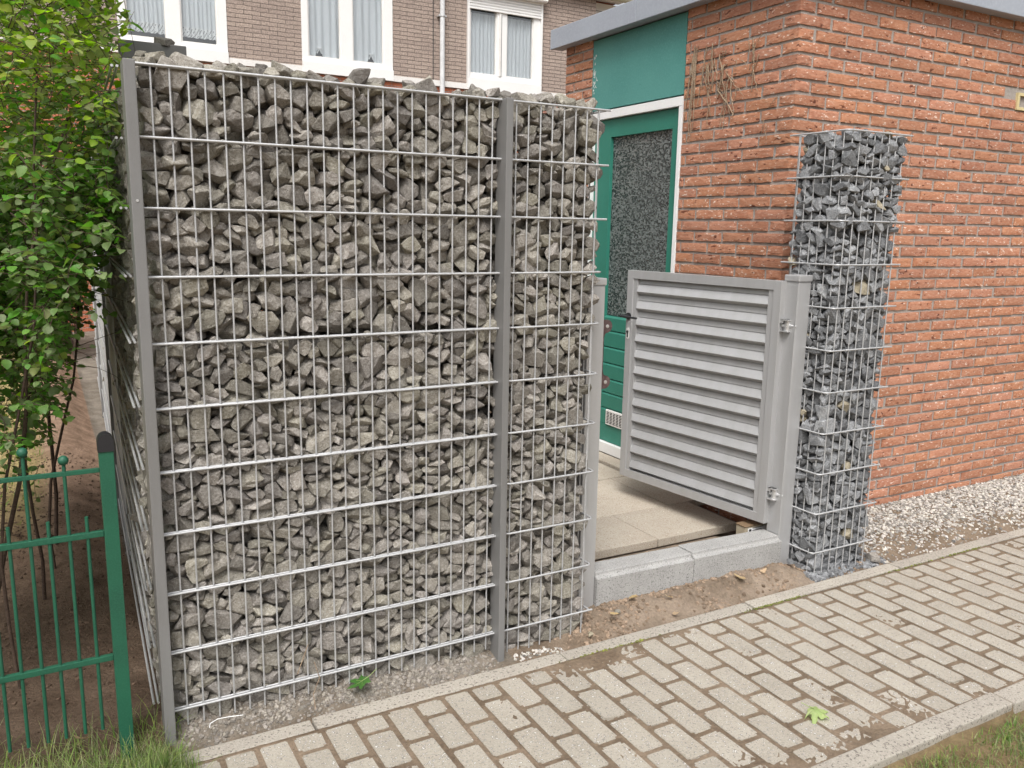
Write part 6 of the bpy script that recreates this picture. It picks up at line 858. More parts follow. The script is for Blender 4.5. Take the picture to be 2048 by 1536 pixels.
# basket at the right end of the wall, at the gateway
gc = empty('gabion_column', (1.37, 0, -.1), 'narrow stone filled wire basket at the right end of the long wall, beside the gateway', 'gabion column')
put_stones(gc, COLST, lambda k, p: M_STONEU, M_STONEF, front_score, 300)
back_layer(gc, lambda x: x >= 1.14)
for i in range(8):
    link('vertical_bar', VBARL, gc, rel(gc, (1.197 + .05 * i, 0, -.115)))
    if i: link('vertical_bar', VBARL, gc, rel(gc, (1.197 + .05 * i, .302, -.115)))
for i in range(6): link('vertical_bar', VBARL, gc, rel(gc, (1.575, .035 + .05 * i, -.115)))
RODC = rod_mesh([(1.176 - 1.37, .05, 0), (1.176 - 1.37, .012, 0), (1.181 - 1.37, -.003, 0), (1.193 - 1.37, -.0072, 0), (1.4 - 1.37, -.0072, 0), (1.566 - 1.37, -.0072, 0), (1.578 - 1.37, -.003, 0), (1.5825 - 1.37, .012, 0), (1.5825 - 1.37, .31, 0)], .004)
RODE = rod_mesh([(1.176 - 1.37, -.0072, 0), (1.4 - 1.37, -.0072, 0), (1.596 - 1.37, -.0072, 0)], .004)
for j in range(11):
    link('horizontal_rod', RODC if 0 < j < 8 else RODE, gc, (0, 0, .2 * j + .1))
    if not 0 < j < 8: link('side_rod', rod_mesh([(1.5825 - 1.37, .0, 0), (1.5825 - 1.37, .31, 0)], .004), gc, (0, 0, .2 * j + .1))
    link('back_rod', RODE, gc, (0, .317, .2 * j + .1))

# square pillar of blue-grey stones before the brick corner
PO = Vector((2.884, -.014, -.13))
gp = empty('gabion_pillar', (3.09, .13, -.1), 'square gabion pillar of dark blue grey stones in front of the red brick corner', 'gabion pillar')
def pill_score(t):
    k, s, p, q = t
    d = min(p.y + .012, p.x - 2.895)
    return d / .045 - max(s) * 14 - (2.5 if p.z > 1.96 else 0)
def pill_mat(k, p):
    return M_BEIGEU if (int(p.x * 9173) + int(p.z * 7919)) % 41 == 0 else M_BASALTU
pst = []
for k, s, p, q in PILLST:
    if p.z < -.05: continue
    pst.append((k, (s, s, s * .8), Vector((p.x * 1.04, p.y, p.z * .8)) + PO, q))
    if .5 < p.z < 1.3: pst.append((k, (s, s, s * .8), Vector((.405 - p.x * 1.04, .275 - p.y, (p.z - .5) * .8 + 1.70)) + PO, Quaternion((0, 0, 0, 1)) @ q))
put_stones(gp, [t for t in pst if t[2].z + t[1][2] * .4 < 2.035], pill_mat, M_BASALTF, pill_score, 300)
vv = []; ff = []; r = random.Random(3)
for i in range(560):
    k = r.randrange(NP); V_, F_ = HULL[k]; n = len(vv); s = r.uniform(.05, .09)
    R_ = Quaternion((r.gauss(0, 1), r.gauss(0, 1), r.gauss(0, 1), r.gauss(0, 1))).normalized().to_matrix()
    c = Vector((r.uniform(2.97, 3.21), r.uniform(.06, .20), -.1 + 2.06 * i / 560)) - Vector(gp.location)
    vv += [tuple(R_ @ v * s + c) for v in V_]; ff += [[a + n for a in f] for f in F_]
me = D.meshes.new('stone_core'); me.from_pydata(vv, [], ff); me.materials.append(M_BASALTF); tag(link('stone_core', me, gp), kind='stuff')
VBP = rod_mesh([(0, 0, 0), (0, 0, 2.135)], .003)
for i in range(8):
    link('vertical_bar', VBP, gp, rel(gp, (2.915 + .05 * i, -.02, -.115)))
    link('vertical_bar', VBP, gp, rel(gp, (2.915 + .05 * i, .285, -.115)))
for i in range(6): link('vertical_bar', VBP, gp, rel(gp, (2.89, .005 + .05 * i, -.115)))
for i in range(5): link('vertical_bar', VBP, gp, rel(gp, (3.29, .03 + .05 * i, -.115)))
def bent(x0, y0, x1, y1, r, over):
    c = []
    for a in range(5):
        t = math.pi + a * math.pi / 8; c.append((x0 + r + r * math.cos(t), y0 + r + r * math.sin(t), 0))
    return [(x0, y1 + over, 0)] + c + [(x1 + over, y0, 0)]
c0 = gp.location
RODP = rod_mesh([Vector(p) - Vector((c0.x, c0.y, 0)) for p in bent(2.8825, -.0272, 3.29, .285, .02, .03)], .004)
RODQ = rod_mesh([Vector(p) - Vector((c0.x, c0.y, 0)) for p in ((2.88, .2925, 0), (3.2965, .2925, 0), (3.2965, -.03, 0))], .004)
for j in range(11):
    link('horizontal_rod', RODP, gp, (0, 0, .2 * j + .12)); link('back_rod', RODQ, gp, (0, 0, .2 * j + .12))

# gabion wall that runs back into the garden from the left post
sw = empty('garden_gabion_wall', (-.08, .05, -.05), 'shaded gabion wall running back into the garden behind the shrub and the green post', 'gabion wall', rz=-math.atan(.03))
loc = []
for rep in range(4):
    for k, s, p, q in RAWST:
        if p.z > 1.98: continue
        u = p.x + .035
        if rep % 2: u = 1.635 - u
        loc.append((k, s, Vector((p.y, u + rep * 1.635 + .02, p.z + .05)), Quaternion((0, 0, 1), math.pi / 2) @ q if not rep % 2 else Quaternion((0, 0, 1), -math.pi / 2) @ q))
st = sorted(loc, key=lambda t: t[2].x * 12 + t[2].y * 1.5)
for k, s, p, q in st[:60]: link('stone', GREY[k], sw, p, tuple(q), s)
vv = []; ff = []
for k, s, p, q in st[60:]:
    V_, F_ = HULL[k]; n = len(vv); R_ = q.to_matrix(); vv += [tuple(R_ @ v * s + p) for v in V_]; ff += [[i + n for i in f] for f in F_]
me = D.meshes.new('stone_fill'); me.from_pydata(vv, [], ff); me.materials.append(M_STONEF); tag(link('stone_fill', me, sw), kind='stuff')
SRO = rod_mesh([(0, 0, 0), (0, 6.6, 0)], .004)
for j in range(11):
    link('horizontal_rod', SRO, sw, (-.014, .02, .05 + .2 * j)); link('horizontal_rod', SRO, sw, (.0, .02, .05 + .2 * j))
q = MB()
for i in range(28, 131): q.tube([(-.007, .04 + .05 * i, -.02), (-.007, .04 + .05 * i, 2.05)], .003, 4)
tag(q.build('vertical_bars', M_GALV, sw), kind='stuff')
for yy in (2.35, 4.8):
    q = MB(); q.box((-.025, yy, -.1), (.03, yy + .03, 2.02)); q.build('post', M_POST, sw)
M_SHEET = mat('dark_grey_sheet', (.125, .123, .12), (.115, .113, .11), (.14, .138, .135), s1=3, s2=200, rough=.45)
gpn = empty('metal_end_panel', (.085, .62, 0), 'plain grey sheet metal panel standing above the wall top at the left post', 'metal panel')
q = MB(gpn.location); q.box((-.025, .60, 1.0), (.193, .64, 2.172), bev=.003); q.build('sheet', M_SHEET, gpn)
q = MB(gpn.location); q.box((-.022, .603, -.05), (.19, .637, .999)); q.build('support', M_POST, gpn)
tag(link('stone', stone_mesh(5, M_STONE), None, (.13, .615, 2.18), (.1, .05, .4), .065), 'flat grey stone lying on top of the plain grey metal panel', 'stone')
# ------------------------------------------------------------------ gate and its posts
hp = empty('gate_post', (2.84, .16, -.1), 'square grey steel hinge post between the slatted gate and the dark pillar', 'gate post', 'gate posts')
q = MB(hp.location); q.box((2.80, .115, -.4), (2.882, .198, 1.335), bev=.004); q.build('post_tube', M_GATE, hp)
q = MB(hp.location); q.box((2.7965, .12, .085), (2.7995, .196, 1.318)); q.box((2.7965, .1175, .085), (2.7995, .1205, 1.318)); q.build('stop_strip', M_GATE, hp)
q = MB(hp.location); q.box((2.795, .110, 1.3352), (2.887, .203, 1.366), bev=.005); q.build('cap', M_GATE, hp)
lp = empty('gate_post', (1.655, .16, -.1), 'grey steel latch post with a dark strike plate, beside the narrow stone basket', 'gate post', 'gate posts')
q = MB(lp.location); q.box((1.612, .118, -.4), (1.692, .2, 1.338), bev=.004); q.build('post_tube', M_GATE, lp)
q = MB(lp.location); q.box((1.607, .113, 1.3382), (1.697, .205, 1.368), bev=.005); q.build('cap', M_GATE, lp)
def plate_profile():
    pr = [(1.6925, .895)]
    for a in range(-90, 91, 15): pr.append((1.745 + .028 * math.cos(rad(a)), .925 + .028 * math.sin(rad(a))))
    pr += [(1.738, .958), (1.733, .975), (1.733, 1.115), (1.738, 1.13)]
    for a in range(-90, 91, 15): pr.append((1.745 + .028 * math.cos(rad(a)), 1.163 + .028 * math.sin(rad(a))))
    return pr + [(1.6925, 1.193)]
q = MB(lp.location); q.prism(plate_profile(), 1, .172, .177); sp = q.build('strike_plate', M_PLATE, lp)
q = MB(lp.location)
for zz in (.925, 1.163): q.tube([(1.748, .1705, zz), (1.748, .172, zz)], .008, 10); q.tube([(1.748, .1685, zz), (1.748, .1705, zz)], .004, 6)
q.build('screw', M_STEEL, sp)

GL, GH, GT = 1.035, 1.212, .042
hx, hy = 2.762, .185
ang = math.atan2(1.045, -.143)
gt = empty('slatted_gate', (hx, hy, .124), 'half open grey metal gate of horizontal slats, hung on the right post', 'gate', rz=ang)
# local: x along the gate to its free end, +y towards the viewer, z up
q = MB()
fw = .045
q.box((0, -GT, 0), (fw, 0, GH), bev=.002); q.box((GL - fw, -GT, 0), (GL, 0, GH), bev=.002)
q.box((fw, -GT, GH - fw), (GL - fw, -.0005, GH - .0005)); q.box((fw, -GT, .0005), (GL - fw, -.0005, fw))
fr = q.build('gate_frame', M_GATE, gt)
q = MB(); bw = .03
q.box((fw, -.034, fw), (fw + bw, -.006, GH - fw)); q.build('inner_stile', M_GATE, gt)
q = MB(); q.box((GL - fw - bw, -.034, fw), (GL - fw, -.006, GH - fw))
q.build('inner_stile', M_GATE, gt)
NS = 12; pz = (GH - 2 * fw) / NS
prof = [(-.030, 0), (-.024, .006), (-.008, .016), (-.0015, .021), (-.0195, .059), (-.0235, .0595), (-.0235, .0635), (-.0205, .064), (-.0260, .0905), (-.030, .0915)]
k = pz / .0915
slm = MB().prism([(a, b * k) for a, b in prof], 0, fw + bw, GL - fw - bw).mesh('slat', M_GATE)
for i in range(NS): link('slat', slm, gt, (0, 0, fw + i * pz))
# lever and lock
q = MB(); zz = 1.075 - .124
q.tube([(GL - .022, .0, zz), (GL - .022, .045, zz)], .009, 10); q.tube([(GL - .01, .05, zz + .002), (GL - .05, .052, zz), (GL - .13, .046, zz - .002)], .009, 8, r2=.006)
q.tube([(GL - .022, .0, zz), (GL - .022, .006, zz)], .02, 14)
q.tube([(GL - .022, -.1, zz), (GL - .022, -.042, zz)], .009, 8); q.tube([(GL - .01, -.095, zz), (GL - .13, -.095, zz)], .009, 8)
q.build('lever_handle', M_DARK, gt)
q = MB(); zz = .975 - .124
pr = [(GL - .022 + .011 * math.cos(rad(a)), zz + .022 + .011 * math.sin(rad(a))) for a in range(0, 181, 20)] + [(GL - .022 + .011 * math.cos(rad(a)), zz - .022 + .011 * math.sin(rad(a))) for a in range(180, 361, 20)]
q.prism(pr, 1, .0005, .004); ks = q.build('lock_plate', M_WSILL, gt)
q = MB(); q.tube([(GL - .022, .004, zz + .01), (GL - .022, .009, zz + .01)], .007, 10); q.box((GL - .026, .004, zz - .022), (GL - .018, .0075, zz + .01)); q.build('lock_cylinder', M_DARK, ks)
for zz in (.16, 1.0):
    q = MB(); q.tube([(-.004, -.02, zz), (-.075, -.035, zz)], .008, 8); q.tube([(-.03, -.025, zz - .03), (-.03, -.025, zz + .03)], .013, 10)
    q.box((-.016, -.036, zz + .012), (-.001, -.006, zz + .03)); q.box((-.045, -.04, zz - .03), (-.003, -.006, zz - .024)); q.box((-.045, -.04, zz + .024), (-.003, -.006, zz + .03))
    q.build('hinge', M_STEEL, gt)

# kerb stones across the gateway
for i, (a, b, lab) in enumerate(((1.69, 2.236, 'left pale granite kerb stone across the gateway, beside the latch post'), (2.239, 2.80, 'right pale granite kerb stone across the gateway, ending at the hinge post'))):
    bm = bmesh.new(); bmesh.ops.create_cube(bm, size=1)
    for v in bm.verts: v.co = Vector(((v.co.x + .5) * (b - a), (v.co.y + .5) * .125, (v.co.z + .5) * .30))
    e = [e for e in bm.edges if all(v.co.z > .29 and v.co.y < .01 for v in e.verts)]
    bmesh.ops.bevel(bm, geom=e, offset=.022, segments=3, affect='EDGES')
    e = [e for e in bm.edges if not all(v.co.z < .01 for v in e.verts)]
    bmesh.ops.bevel(bm, geom=e, offset=.003, segments=1, affect='EDGES')
    q = MB(); q.bm(bm); o = q.build('kerb_stone', M_KERB, None, (a, .098, -.205 - .005 * i), (0, rad(1.1), 0)); tag(o, lab, 'kerb stone', 'kerb stones across the gateway')

# slab path behind the kerb
pth = empty('slab_path', (2.2, .53, -.07), None, None); tag(pth, kind='structure')
rows = [(.525, .935), (.938, 1.515), (1.518, 2.1), (2.103, 2.7), (2.703, 3.3)]
cuts = [[1.3, 1.83, 2.375, 2.925], [1.3, 1.62, 2.20, 2.78, 3.07], [1.3, 1.9, 2.45, 2.93], [1.3, 1.62, 2.2, 2.78, 2.93], [1.3, 1.9, 2.45, 2.93]]
r = random.Random(4)
for (y0, y1), cx in zip(rows, cuts):
    for a, b in zip(cx, cx[1:]):
        q = MB(); q.box((-(b - a) / 2 + .002, -(y1 - y0) / 2 + .002, -.045), ((b - a) / 2 - .002, (y1 - y0) / 2 - .002, 0), bev=.005)
        link('paving_slab', q.mesh('paving_slab', M_SLAB), pth, ((a + b) / 2 - 2.2, (y0 + y1) / 2 - .53, .062 + r.gauss(0, .002)), (r.gauss(0, .003), r.gauss(0, .003), r.gauss(0, .002)))
bx = empty('drain_box', (2.8, .3, -.07), 'beige plastic box with a white label, low behind the kerb under the gate', 'box')
q = MB(bx.location); q.box((2.715, .262, -.08), (2.96, .325, .085), bev=.004); q.build('body', M_BOX, bx)
q = MB(bx.location); q.box((2.712, .259, .0855), (2.963, .328, .093), bev=.003); q.build('lid', M_BOXTOP, bx)
q = MB(bx.location); q.box((2.735, .2600, .03), (2.86, .2612, .078), 0); q.box((2.741, .2590, .061), (2.757, .2598, .073), 1)
for i in range(3): q.box((2.765, .2590, .075 - .012 * i), (2.84 - .012 * i, .2598, .078 - .012 * i), 1)
q.build('label', [M_WHITE, M_DARK], bx)

# ------------------------------------------------------------------ brick garage with the green door
gb = empty('brick_garage', (3.08, .495, -.1), 'flat roofed red brick garage with a green door and grey zinc coping', 'garage')
GX, GY, GYE, GXE, GZT = 3.08, .495, 2.66, 9.0, 2.86
MI = .008
DY0, DY1, DZ = 1.356, 2.32, 2.815
q = MB(gb.location)
q.box((GX + MI, GY + MI, -.4), (GXE, GY + .25, GZT)); q.box((GX + MI, GY + .25, -.4), (GX + .25, DY0, GZT)); q.box((GX + MI, DY1, -.4), (GX + .25, GYE, GZT))
q.box((GX + .25, GYE - .2, -.4), (GXE, GYE, GZT)); q.box((GXE - .2, GY + .25, -.4), (GXE, GYE - .2, GZT)); q.box((GX + .12, DY0, -.4), (GX + .25, DY1, GZT))
q.build('mortar_wall', M_MORTAR, gb)
def brick_mesh(L, D_, H_, k, m_):
    r = random.Random(k * 7 + 1); nx_, ny_, nz_ = max(2, round(L / .028)), max(2, round(D_ / .04)), 4
    bm = bmesh.new(); vm = {}
    def V(i, j, l):
        key = (i, j, l)
        if key not in vm:
            p = Vector((L * (i / nx_ - .5), D_ * (j / ny_ - .5), H_ * (l / nz_ - .5)))
            n_ = noise.noise_vector(Vector((p.x * 32 + k * 5.3, p.y * 32, p.z * 45)))
            ex = sum((i in (0, nx_), j in (0, ny_), l in (0, nz_)))
            p += Vector((n_.x * .0018, n_.y * .0014, n_.z * (.0030 if l == 0 else .0016 if l == nz_ else .001)))
            p += Vector((r.gauss(0, .0003), r.gauss(0, .0003), r.gauss(0, .0004)))
            if ex >= 2: p = p * (1 - .0012 / max(.03, abs(p.z) + .02))
            vm[key] = bm.verts.new(p)
        return vm[key]
    for i in range(nx_):
        for l in range(nz_):
            bm.faces.new((V(i, 0, l), V(i + 1, 0, l), V(i + 1, 0, l + 1), V(i, 0, l + 1))); bm.faces.new((V(i, ny_, l), V(i, ny_, l + 1), V(i + 1, ny_, l + 1), V(i + 1, ny_, l)))
    for j in range(ny_):
        for l in range(nz_):
            bm.faces.new((V(0, j, l), V(0, j, l + 1), V(0, j + 1, l + 1), V(0, j + 1, l))); bm.faces.new((V(nx_, j, l), V(nx_, j + 1, l), V(nx_, j + 1, l + 1), V(nx_, j, l + 1)))
    for i in range(nx_):
        for j in range(ny_):
            bm.faces.new((V(i, j, 0), V(i, j + 1, 0), V(i + 1, j + 1, 0), V(i + 1, j, 0))); bm.faces.new((V(i, j, nz_), V(i + 1, j, nz_), V(i + 1, j + 1, nz_), V(i, j + 1, nz_)))
    bmesh.ops.recalc_face_normals(bm, faces=bm.faces[:])
    me = D.meshes.new('brick'); bm.to_mesh(me); bm.free(); me.materials.append(m_); return me
BL, BH, BD, BP, BZ = .2240, .0492, .108, .2375, .0635
STR = [brick_mesh(BL, BD, BH, k, M_BRICK) for k in range(9)]
HDR = [brick_mesh(.1125, BD, BH, 40 + k, M_BRICK) for k in range(5)]
BTOP = 2.649 + .0635 * 2
bricks = []        # (kind, centre, rot)
rb = random.Random(2)
row = 0
while True:
    zc = BTOP - BZ * row + BH / 2 + .0
    if zc < -.16: break
    odd = row % 2
    # right face, along +X (the corner brick belongs to this face on odd rows)
    x = GX + (0 if odd else BD + .011)
    if not odd: pass
    while x < 6.25:
        L = BL
        jx = rb.gauss(0, .0018)
        bricks.append(('s', Vector((x + L / 2 + jx, GY + BD / 2 + rb.gauss(0, .0014), zc + rb.gauss(0, .0012))), rb.choice((0, math.pi)) + rb.gauss(0, .004)))
        x += BP
    # left face, along +Y up to the door frame
    y = GY + (BD + .011 if odd else 0)
    while y < DY0 - .02:
        L = min(BL, DY0 - .004 - y)
        kind = 's' if L > BL - .01 else ('h' if L > .07 else 'q')
        sc_ = L / (BL if kind == 's' else .1125)
        bricks.append((kind, Vector((GX + BD / 2 + rb.gauss(0, .0014), y + L / 2, zc + rb.gauss(0, .0012))), math.pi / 2 + rb.choice((0, math.pi)) + rb.gauss(0, .004), sc_))
        y += L + .011
    # strip left of the door
    y = DY1 + .004
    first = True
    while y < GYE - .02:
        L = (.1125 if odd else BL) if first else min(BL, GYE - y)
        L = min(L, GYE - y); first = False
        kind = 's' if L > BL - .01 else 'h'
        bricks.append((kind, Vector((GX + BD / 2 + rb.gauss(0, .0014), y + L / 2, zc + rb.gauss(0, .0012))), math.pi / 2 + rb.gauss(0, .004), L / (BL if kind == 's' else .1125)))
        y += L + .011
    row += 1
CAMP = Vector(camo.matrix_world.translation)
VENT = (4.965, 5.13, 2.325, 2.425)
def hidden(c):
    if VENT[0] < c.x < VENT[1] and VENT[2] < c.z < VENT[3] and c.y < 1: return True
    return False
bricks = [b for b in bricks if not hidden(b[1])]
def bscore(b):
    c = b[1]; d = (c - CAMP).length
    if c.x < GX + .1 and c.y > DY1: d += 1.2 if c.z > 2.35 else 9
    elif c.x < GX + .1 and c.z < 1.25: d += 6          # behind the gate
    elif c.x > GX + .1 and c.x < 3.75 and c.z < 1.7: d += 6   # behind the pillar
    return d
bricks.sort(key=bscore)
o = Vector(gb.location)
def bmesh_of(b): return (rb.choice(STR) if b[0] == 's' else rb.choice(HDR))
for b in bricks[:300]:
    link('brick', bmesh_of(b), gb, b[1] - o, (rb.gauss(0, .003), rb.gauss(0, .004), b[2]), ((b[3] if len(b) > 3 else 1), 1, 1))
vv = []; ff = []
for b in bricks[300:]:
    me_ = bmesh_of(b); n = len(vv); R_ = Matrix.Rotation(b[2], 3, 'Z'); sx = b[3] if len(b) > 3 else 1
    vv += [tuple(R_ @ Vector((v.co.x * sx, v.co.y, v.co.z)) + b[1] - o) for v in me_.vertices]; ff += [[i + n for i in p.vertices] for p in me_.polygons]
me = D.meshes.new('brickwork'); me.from_pydata(vv, [], ff); me.materials.append(M_BRICKF); tag(link('brickwork', me, gb), kind='stuff')
# coping along both eaves and flat roof
def coping(a, b, name): q = MB(gb.location); q.box(a, b, bev=.004); return q.build(name, M_ZINC, gb)
CZ0, CZ1 = 2.822, 2.955
coping((3.0, .415, CZ0), (3.03, 1.745, CZ1), 'coping'); coping((3.0, 1.7465, CZ0), (3.03, 2.75, CZ1), 'coping')
coping((3.0305, .415, CZ0), (5.9, .445, CZ1), 'coping'); coping((5.9015, .415, CZ0), (9.0, .445, CZ1), 'coping')
q = MB(gb.location); q.box((3.03, .445, CZ1 - .03), (9.0, 2.75, CZ1 - .004)); q.box((3.031, .4455, CZ0 + .002), (9, GY + .02, CZ0 + .03)); q.box((3.031, GY + .02, CZ0 + .002), (GX + .02, 2.745, CZ0 + .03)); q.build('roof', M_ZINC, gb)
# green panel over the door, frame, door
q = MB(gb.location); q.box((GX + .004, DY0 + .002, 2.358), (GX + .03, DY1 - .002, DZ)); q.build('overdoor_panel', M_PANEL, gb)
q = MB(gb.location); r = random.Random(12)
for i in range(34):
    y, z = DY1 - .012 - abs(r.gauss(0, .018)), r.uniform(2.40, 2.72); a, b_ = r.uniform(.002, .006), r.uniform(.006, .02)
    q.add([(GX + .003, y - a, z), (GX + .003, y + a * .3, z - b_ * .5), (GX + .003, y + a, z + b_ * .3), (GX + .0035, y, z + b_)], [(0, 1, 2, 3)])
tag(q.build('paint_flakes', M_WSILL, gb), kind='stuff')
q = MB(gb.location); q.box((GX - .004, DY0, 2.292), (GX + .07, DY1, 2.346), bev=.002); q.box((GX - .003, DY0, -.02), (GX + .07, DY0 + .03, 2.2915), bev=.002); q.box((GX - .003, DY1 - .03, -.02), (GX + .07, DY1, 2.2915), bev=.002)
q.build('door_frame', M_WHITE, gb)
q = MB(gb.location); q.box((GX + .018, DY0 + .031, 2.293 - .0), (GX + .06, DY1 - .031, 2.294)); 
dr_y0, dr_y1 = DY0 + .033, DY1 - .033
q = MB(gb.location)
GY0, GY1, GZ0, GZ1 = 1.465, 2.10, .978, 2.172
X0, X1 = GX + .022, GX + .062
q.box((X0, dr_y0, .085), (X1, GY0, 2.288), bev=.002); q.box((X0, GY1, .085), (X1, dr_y1, 2.288), bev=.002)
q.box((X0, GY0, GZ1), (X1, GY1, 2.287)); q.box((X0, GY0, .0855), (X1, GY1, .205))
dr = q.build('door', M_GREEN, gb)
q = MB(gb.location); q.box((X0 + .022, GY0, GZ0), (X0 + .03, GY1, GZ1)); q.build('glass_pane', M_PATGLASS, dr)
zs = [.976, .872, .758, .645, .535, .434, .3235, .2055]
for a, b in zip(zs, zs[1:]):
    q = MB(gb.location); q.prism([(X0 + .003, b + .003), (X0 + .001, a - .016), (X0 + .010, a - .003), (X0 + .03, a - .002), (X0 + .03, b + .0)], 1, GY0, GY1)
    q.build('board', M_GREEN, dr)
q = MB(gb.location); q.box((X0 - .012, 1.78, .212), (X0 + .0005, 2.025, .318), bev=.002); gl = q.build('vent_grille', M_WSILL, dr)
q = MB(gb.location)
for i in range(6):
    for j in range(8): q.box((X0 - .0135, 1.80 + .037 * i, .224 + .0108 * j), (X0 - .0118, 1.827 + .037 * i, .229 + .0108 * j))
q.build('slot_shade', M_DARK, gl)  # solid black bars paint the shade inside the grille openings
q = MB(gb.location); q.box((GX - .012, DY0 + .031, .012), (GX + .02, DY1 - .031, .084), bev=.003); q.build('threshold', M_WHITE, gb)
q = MB(gb.location); q.box((2.945, DY0 - .05, -.09), (GX - .013, DY1 + .05, .01), bev=.008); q.build('door_step', M_SLAB, gb)
q = MB(gb.location); q.box((VENT[0], GY - .008, VENT[2]), (VENT[1], GY + .02, VENT[2] + .017)); q.box((VENT[0], GY - .008, VENT[3] - .017), (VENT[1], GY + .02, VENT[3]))
q.box((VENT[0], GY - .008, VENT[2] + .017), (VENT[0] + .02, GY + .02, VENT[3] - .017)); q.box((VENT[1] - .02, GY - .008, VENT[2] + .017), (VENT[1], GY + .02, VENT[3] - .017)); fv = q.build('wall_vent', M_CREAM, gb)
q = MB(gb.location); q.box((VENT[0] + .02, GY + .01, VENT[2] + .017), (VENT[1] - .02, GY + .018, VENT[3] - .017)); q.build('vent_mesh', M_BOXTOP, fv)

# dead creeper stems clinging to the bricks
dv = empty('dried_creeper', (GX - .004, .95, 2.2), 'dead brown creeper stems clinging to the brick wall right of the green panel', 'creeper')
r = random.Random(8); q = MB(dv.location)
def tendril(y, z, L, dy, rr):
    pts = []; n = 7; yy = y
    for i in range(n + 1):
        pts.append((GX - .004 - .008 * abs(math.sin(i * 1.7 + y * 9)) , yy, z - L * i / n)); yy += dy / n + r.gauss(0, .004)
    q.tube(pts, rr, 5, r2=rr * .5)
for i in range(8): tendril(1.255 + r.gauss(0, .008), 2.62 - r.random() * .12, .26 + .22 * r.random(), r.gauss(0, .03), .0036)
for i in range(9): tendril(1.13 + r.gauss(0, .02), 2.63 - r.random() * .15, .14 + .2 * r.random(), r.gauss(0, .03), .0036)
for i in range(7): tendril(1.0 + r.gauss(0, .03), 2.55 - r.random() * .2, .12 + .14 * r.random(), r.gauss(0, .05), .0036)
tendril(1.06, 2.36, .17, -.13, .005); tendril(.99, 2.42, .1, -.1, .004)
for i in range(6): tendril(.78 + r.gauss(0, .03), 2.62 - r.random() * .22, .1 + .08 * r.random(), r.gauss(0, .03), .0034)
for i in range(16): tendril(r.uniform(.55, 1.3), r.uniform(2.05, 2.65), .03 + .05 * r.random(), r.gauss(0, .03), .0024)
for i in range(40):
    y = r.choice((1.25, 1.13, 1.02)) + r.gauss(0, .035); z = r.uniform(2.3, 2.62); q.tube([(GX - .004, y, z), (GX - .012, y + r.gauss(0, .014), z + r.gauss(0, .012)), (GX - .005, y + r.gauss(0, .025), z + r.gauss(0, .02))], .0018, 4)
tag(q.build('stems', M_VINE, dv), kind='stuff')
# ------------------------------------------------------------------ terraced house behind the garden
HY = 11.0
th = empty('terraced_house', (3, HY, -.1), 'brown grey brick house with white curtained windows behind the gabion wall', 'house')
WINS = [(.88, 2.37, [(.99, 1.53), (1.72, 2.24)]), (3.49, 4.99, [(3.59, 4.12), (4.31, 4.84)]), (6.34, 7.82, [(6.40, 6.92), (7.11, 7.66)])]
WZ0, WZ1 = 3.93, 5.5
def hb(lo, hi, name, m_, par=None, bev=0): q = MB(th.location); q.box(lo, hi, bev=bev); return q.build(name, m_, par or th)
q = MB(th.location)
xs_ = [-5] + [v for w in WINS for v in w[:2]] + [8.98]
for a, b in zip(xs_[::2], xs_[1::2]): q.box((a, HY, 3.992), (b, HY + .3, 5.78))
for w in WINS: q.box((w[0], HY, WZ1), (w[1], HY + .3, 5.78))
q.box((8.68, HY + .3, 3.9), (8.98, HY + 8, 5.78)); q.box((-5, HY + .3, 3.9), (-4.7, HY + 8, 5.78))
q.build('upper_wall', M_GREYBRICK, th)
q = MB(th.location); q.box((-5, HY + .004, -.5), (8.96, HY + .3, 3.898)); q.box((8.66, HY + .3, -.5), (8.96, HY + 8, 3.898)); q.build('lower_wall', M_LOWBRICK, th)
q = MB(th.location)
for a, b in zip(xs_[::2], xs_[1::2]): hb((a, HY - .03, 3.90), (b, HY + .28, 3.99), 'sill_band', M_WSILL)
cr = random.Random(3)
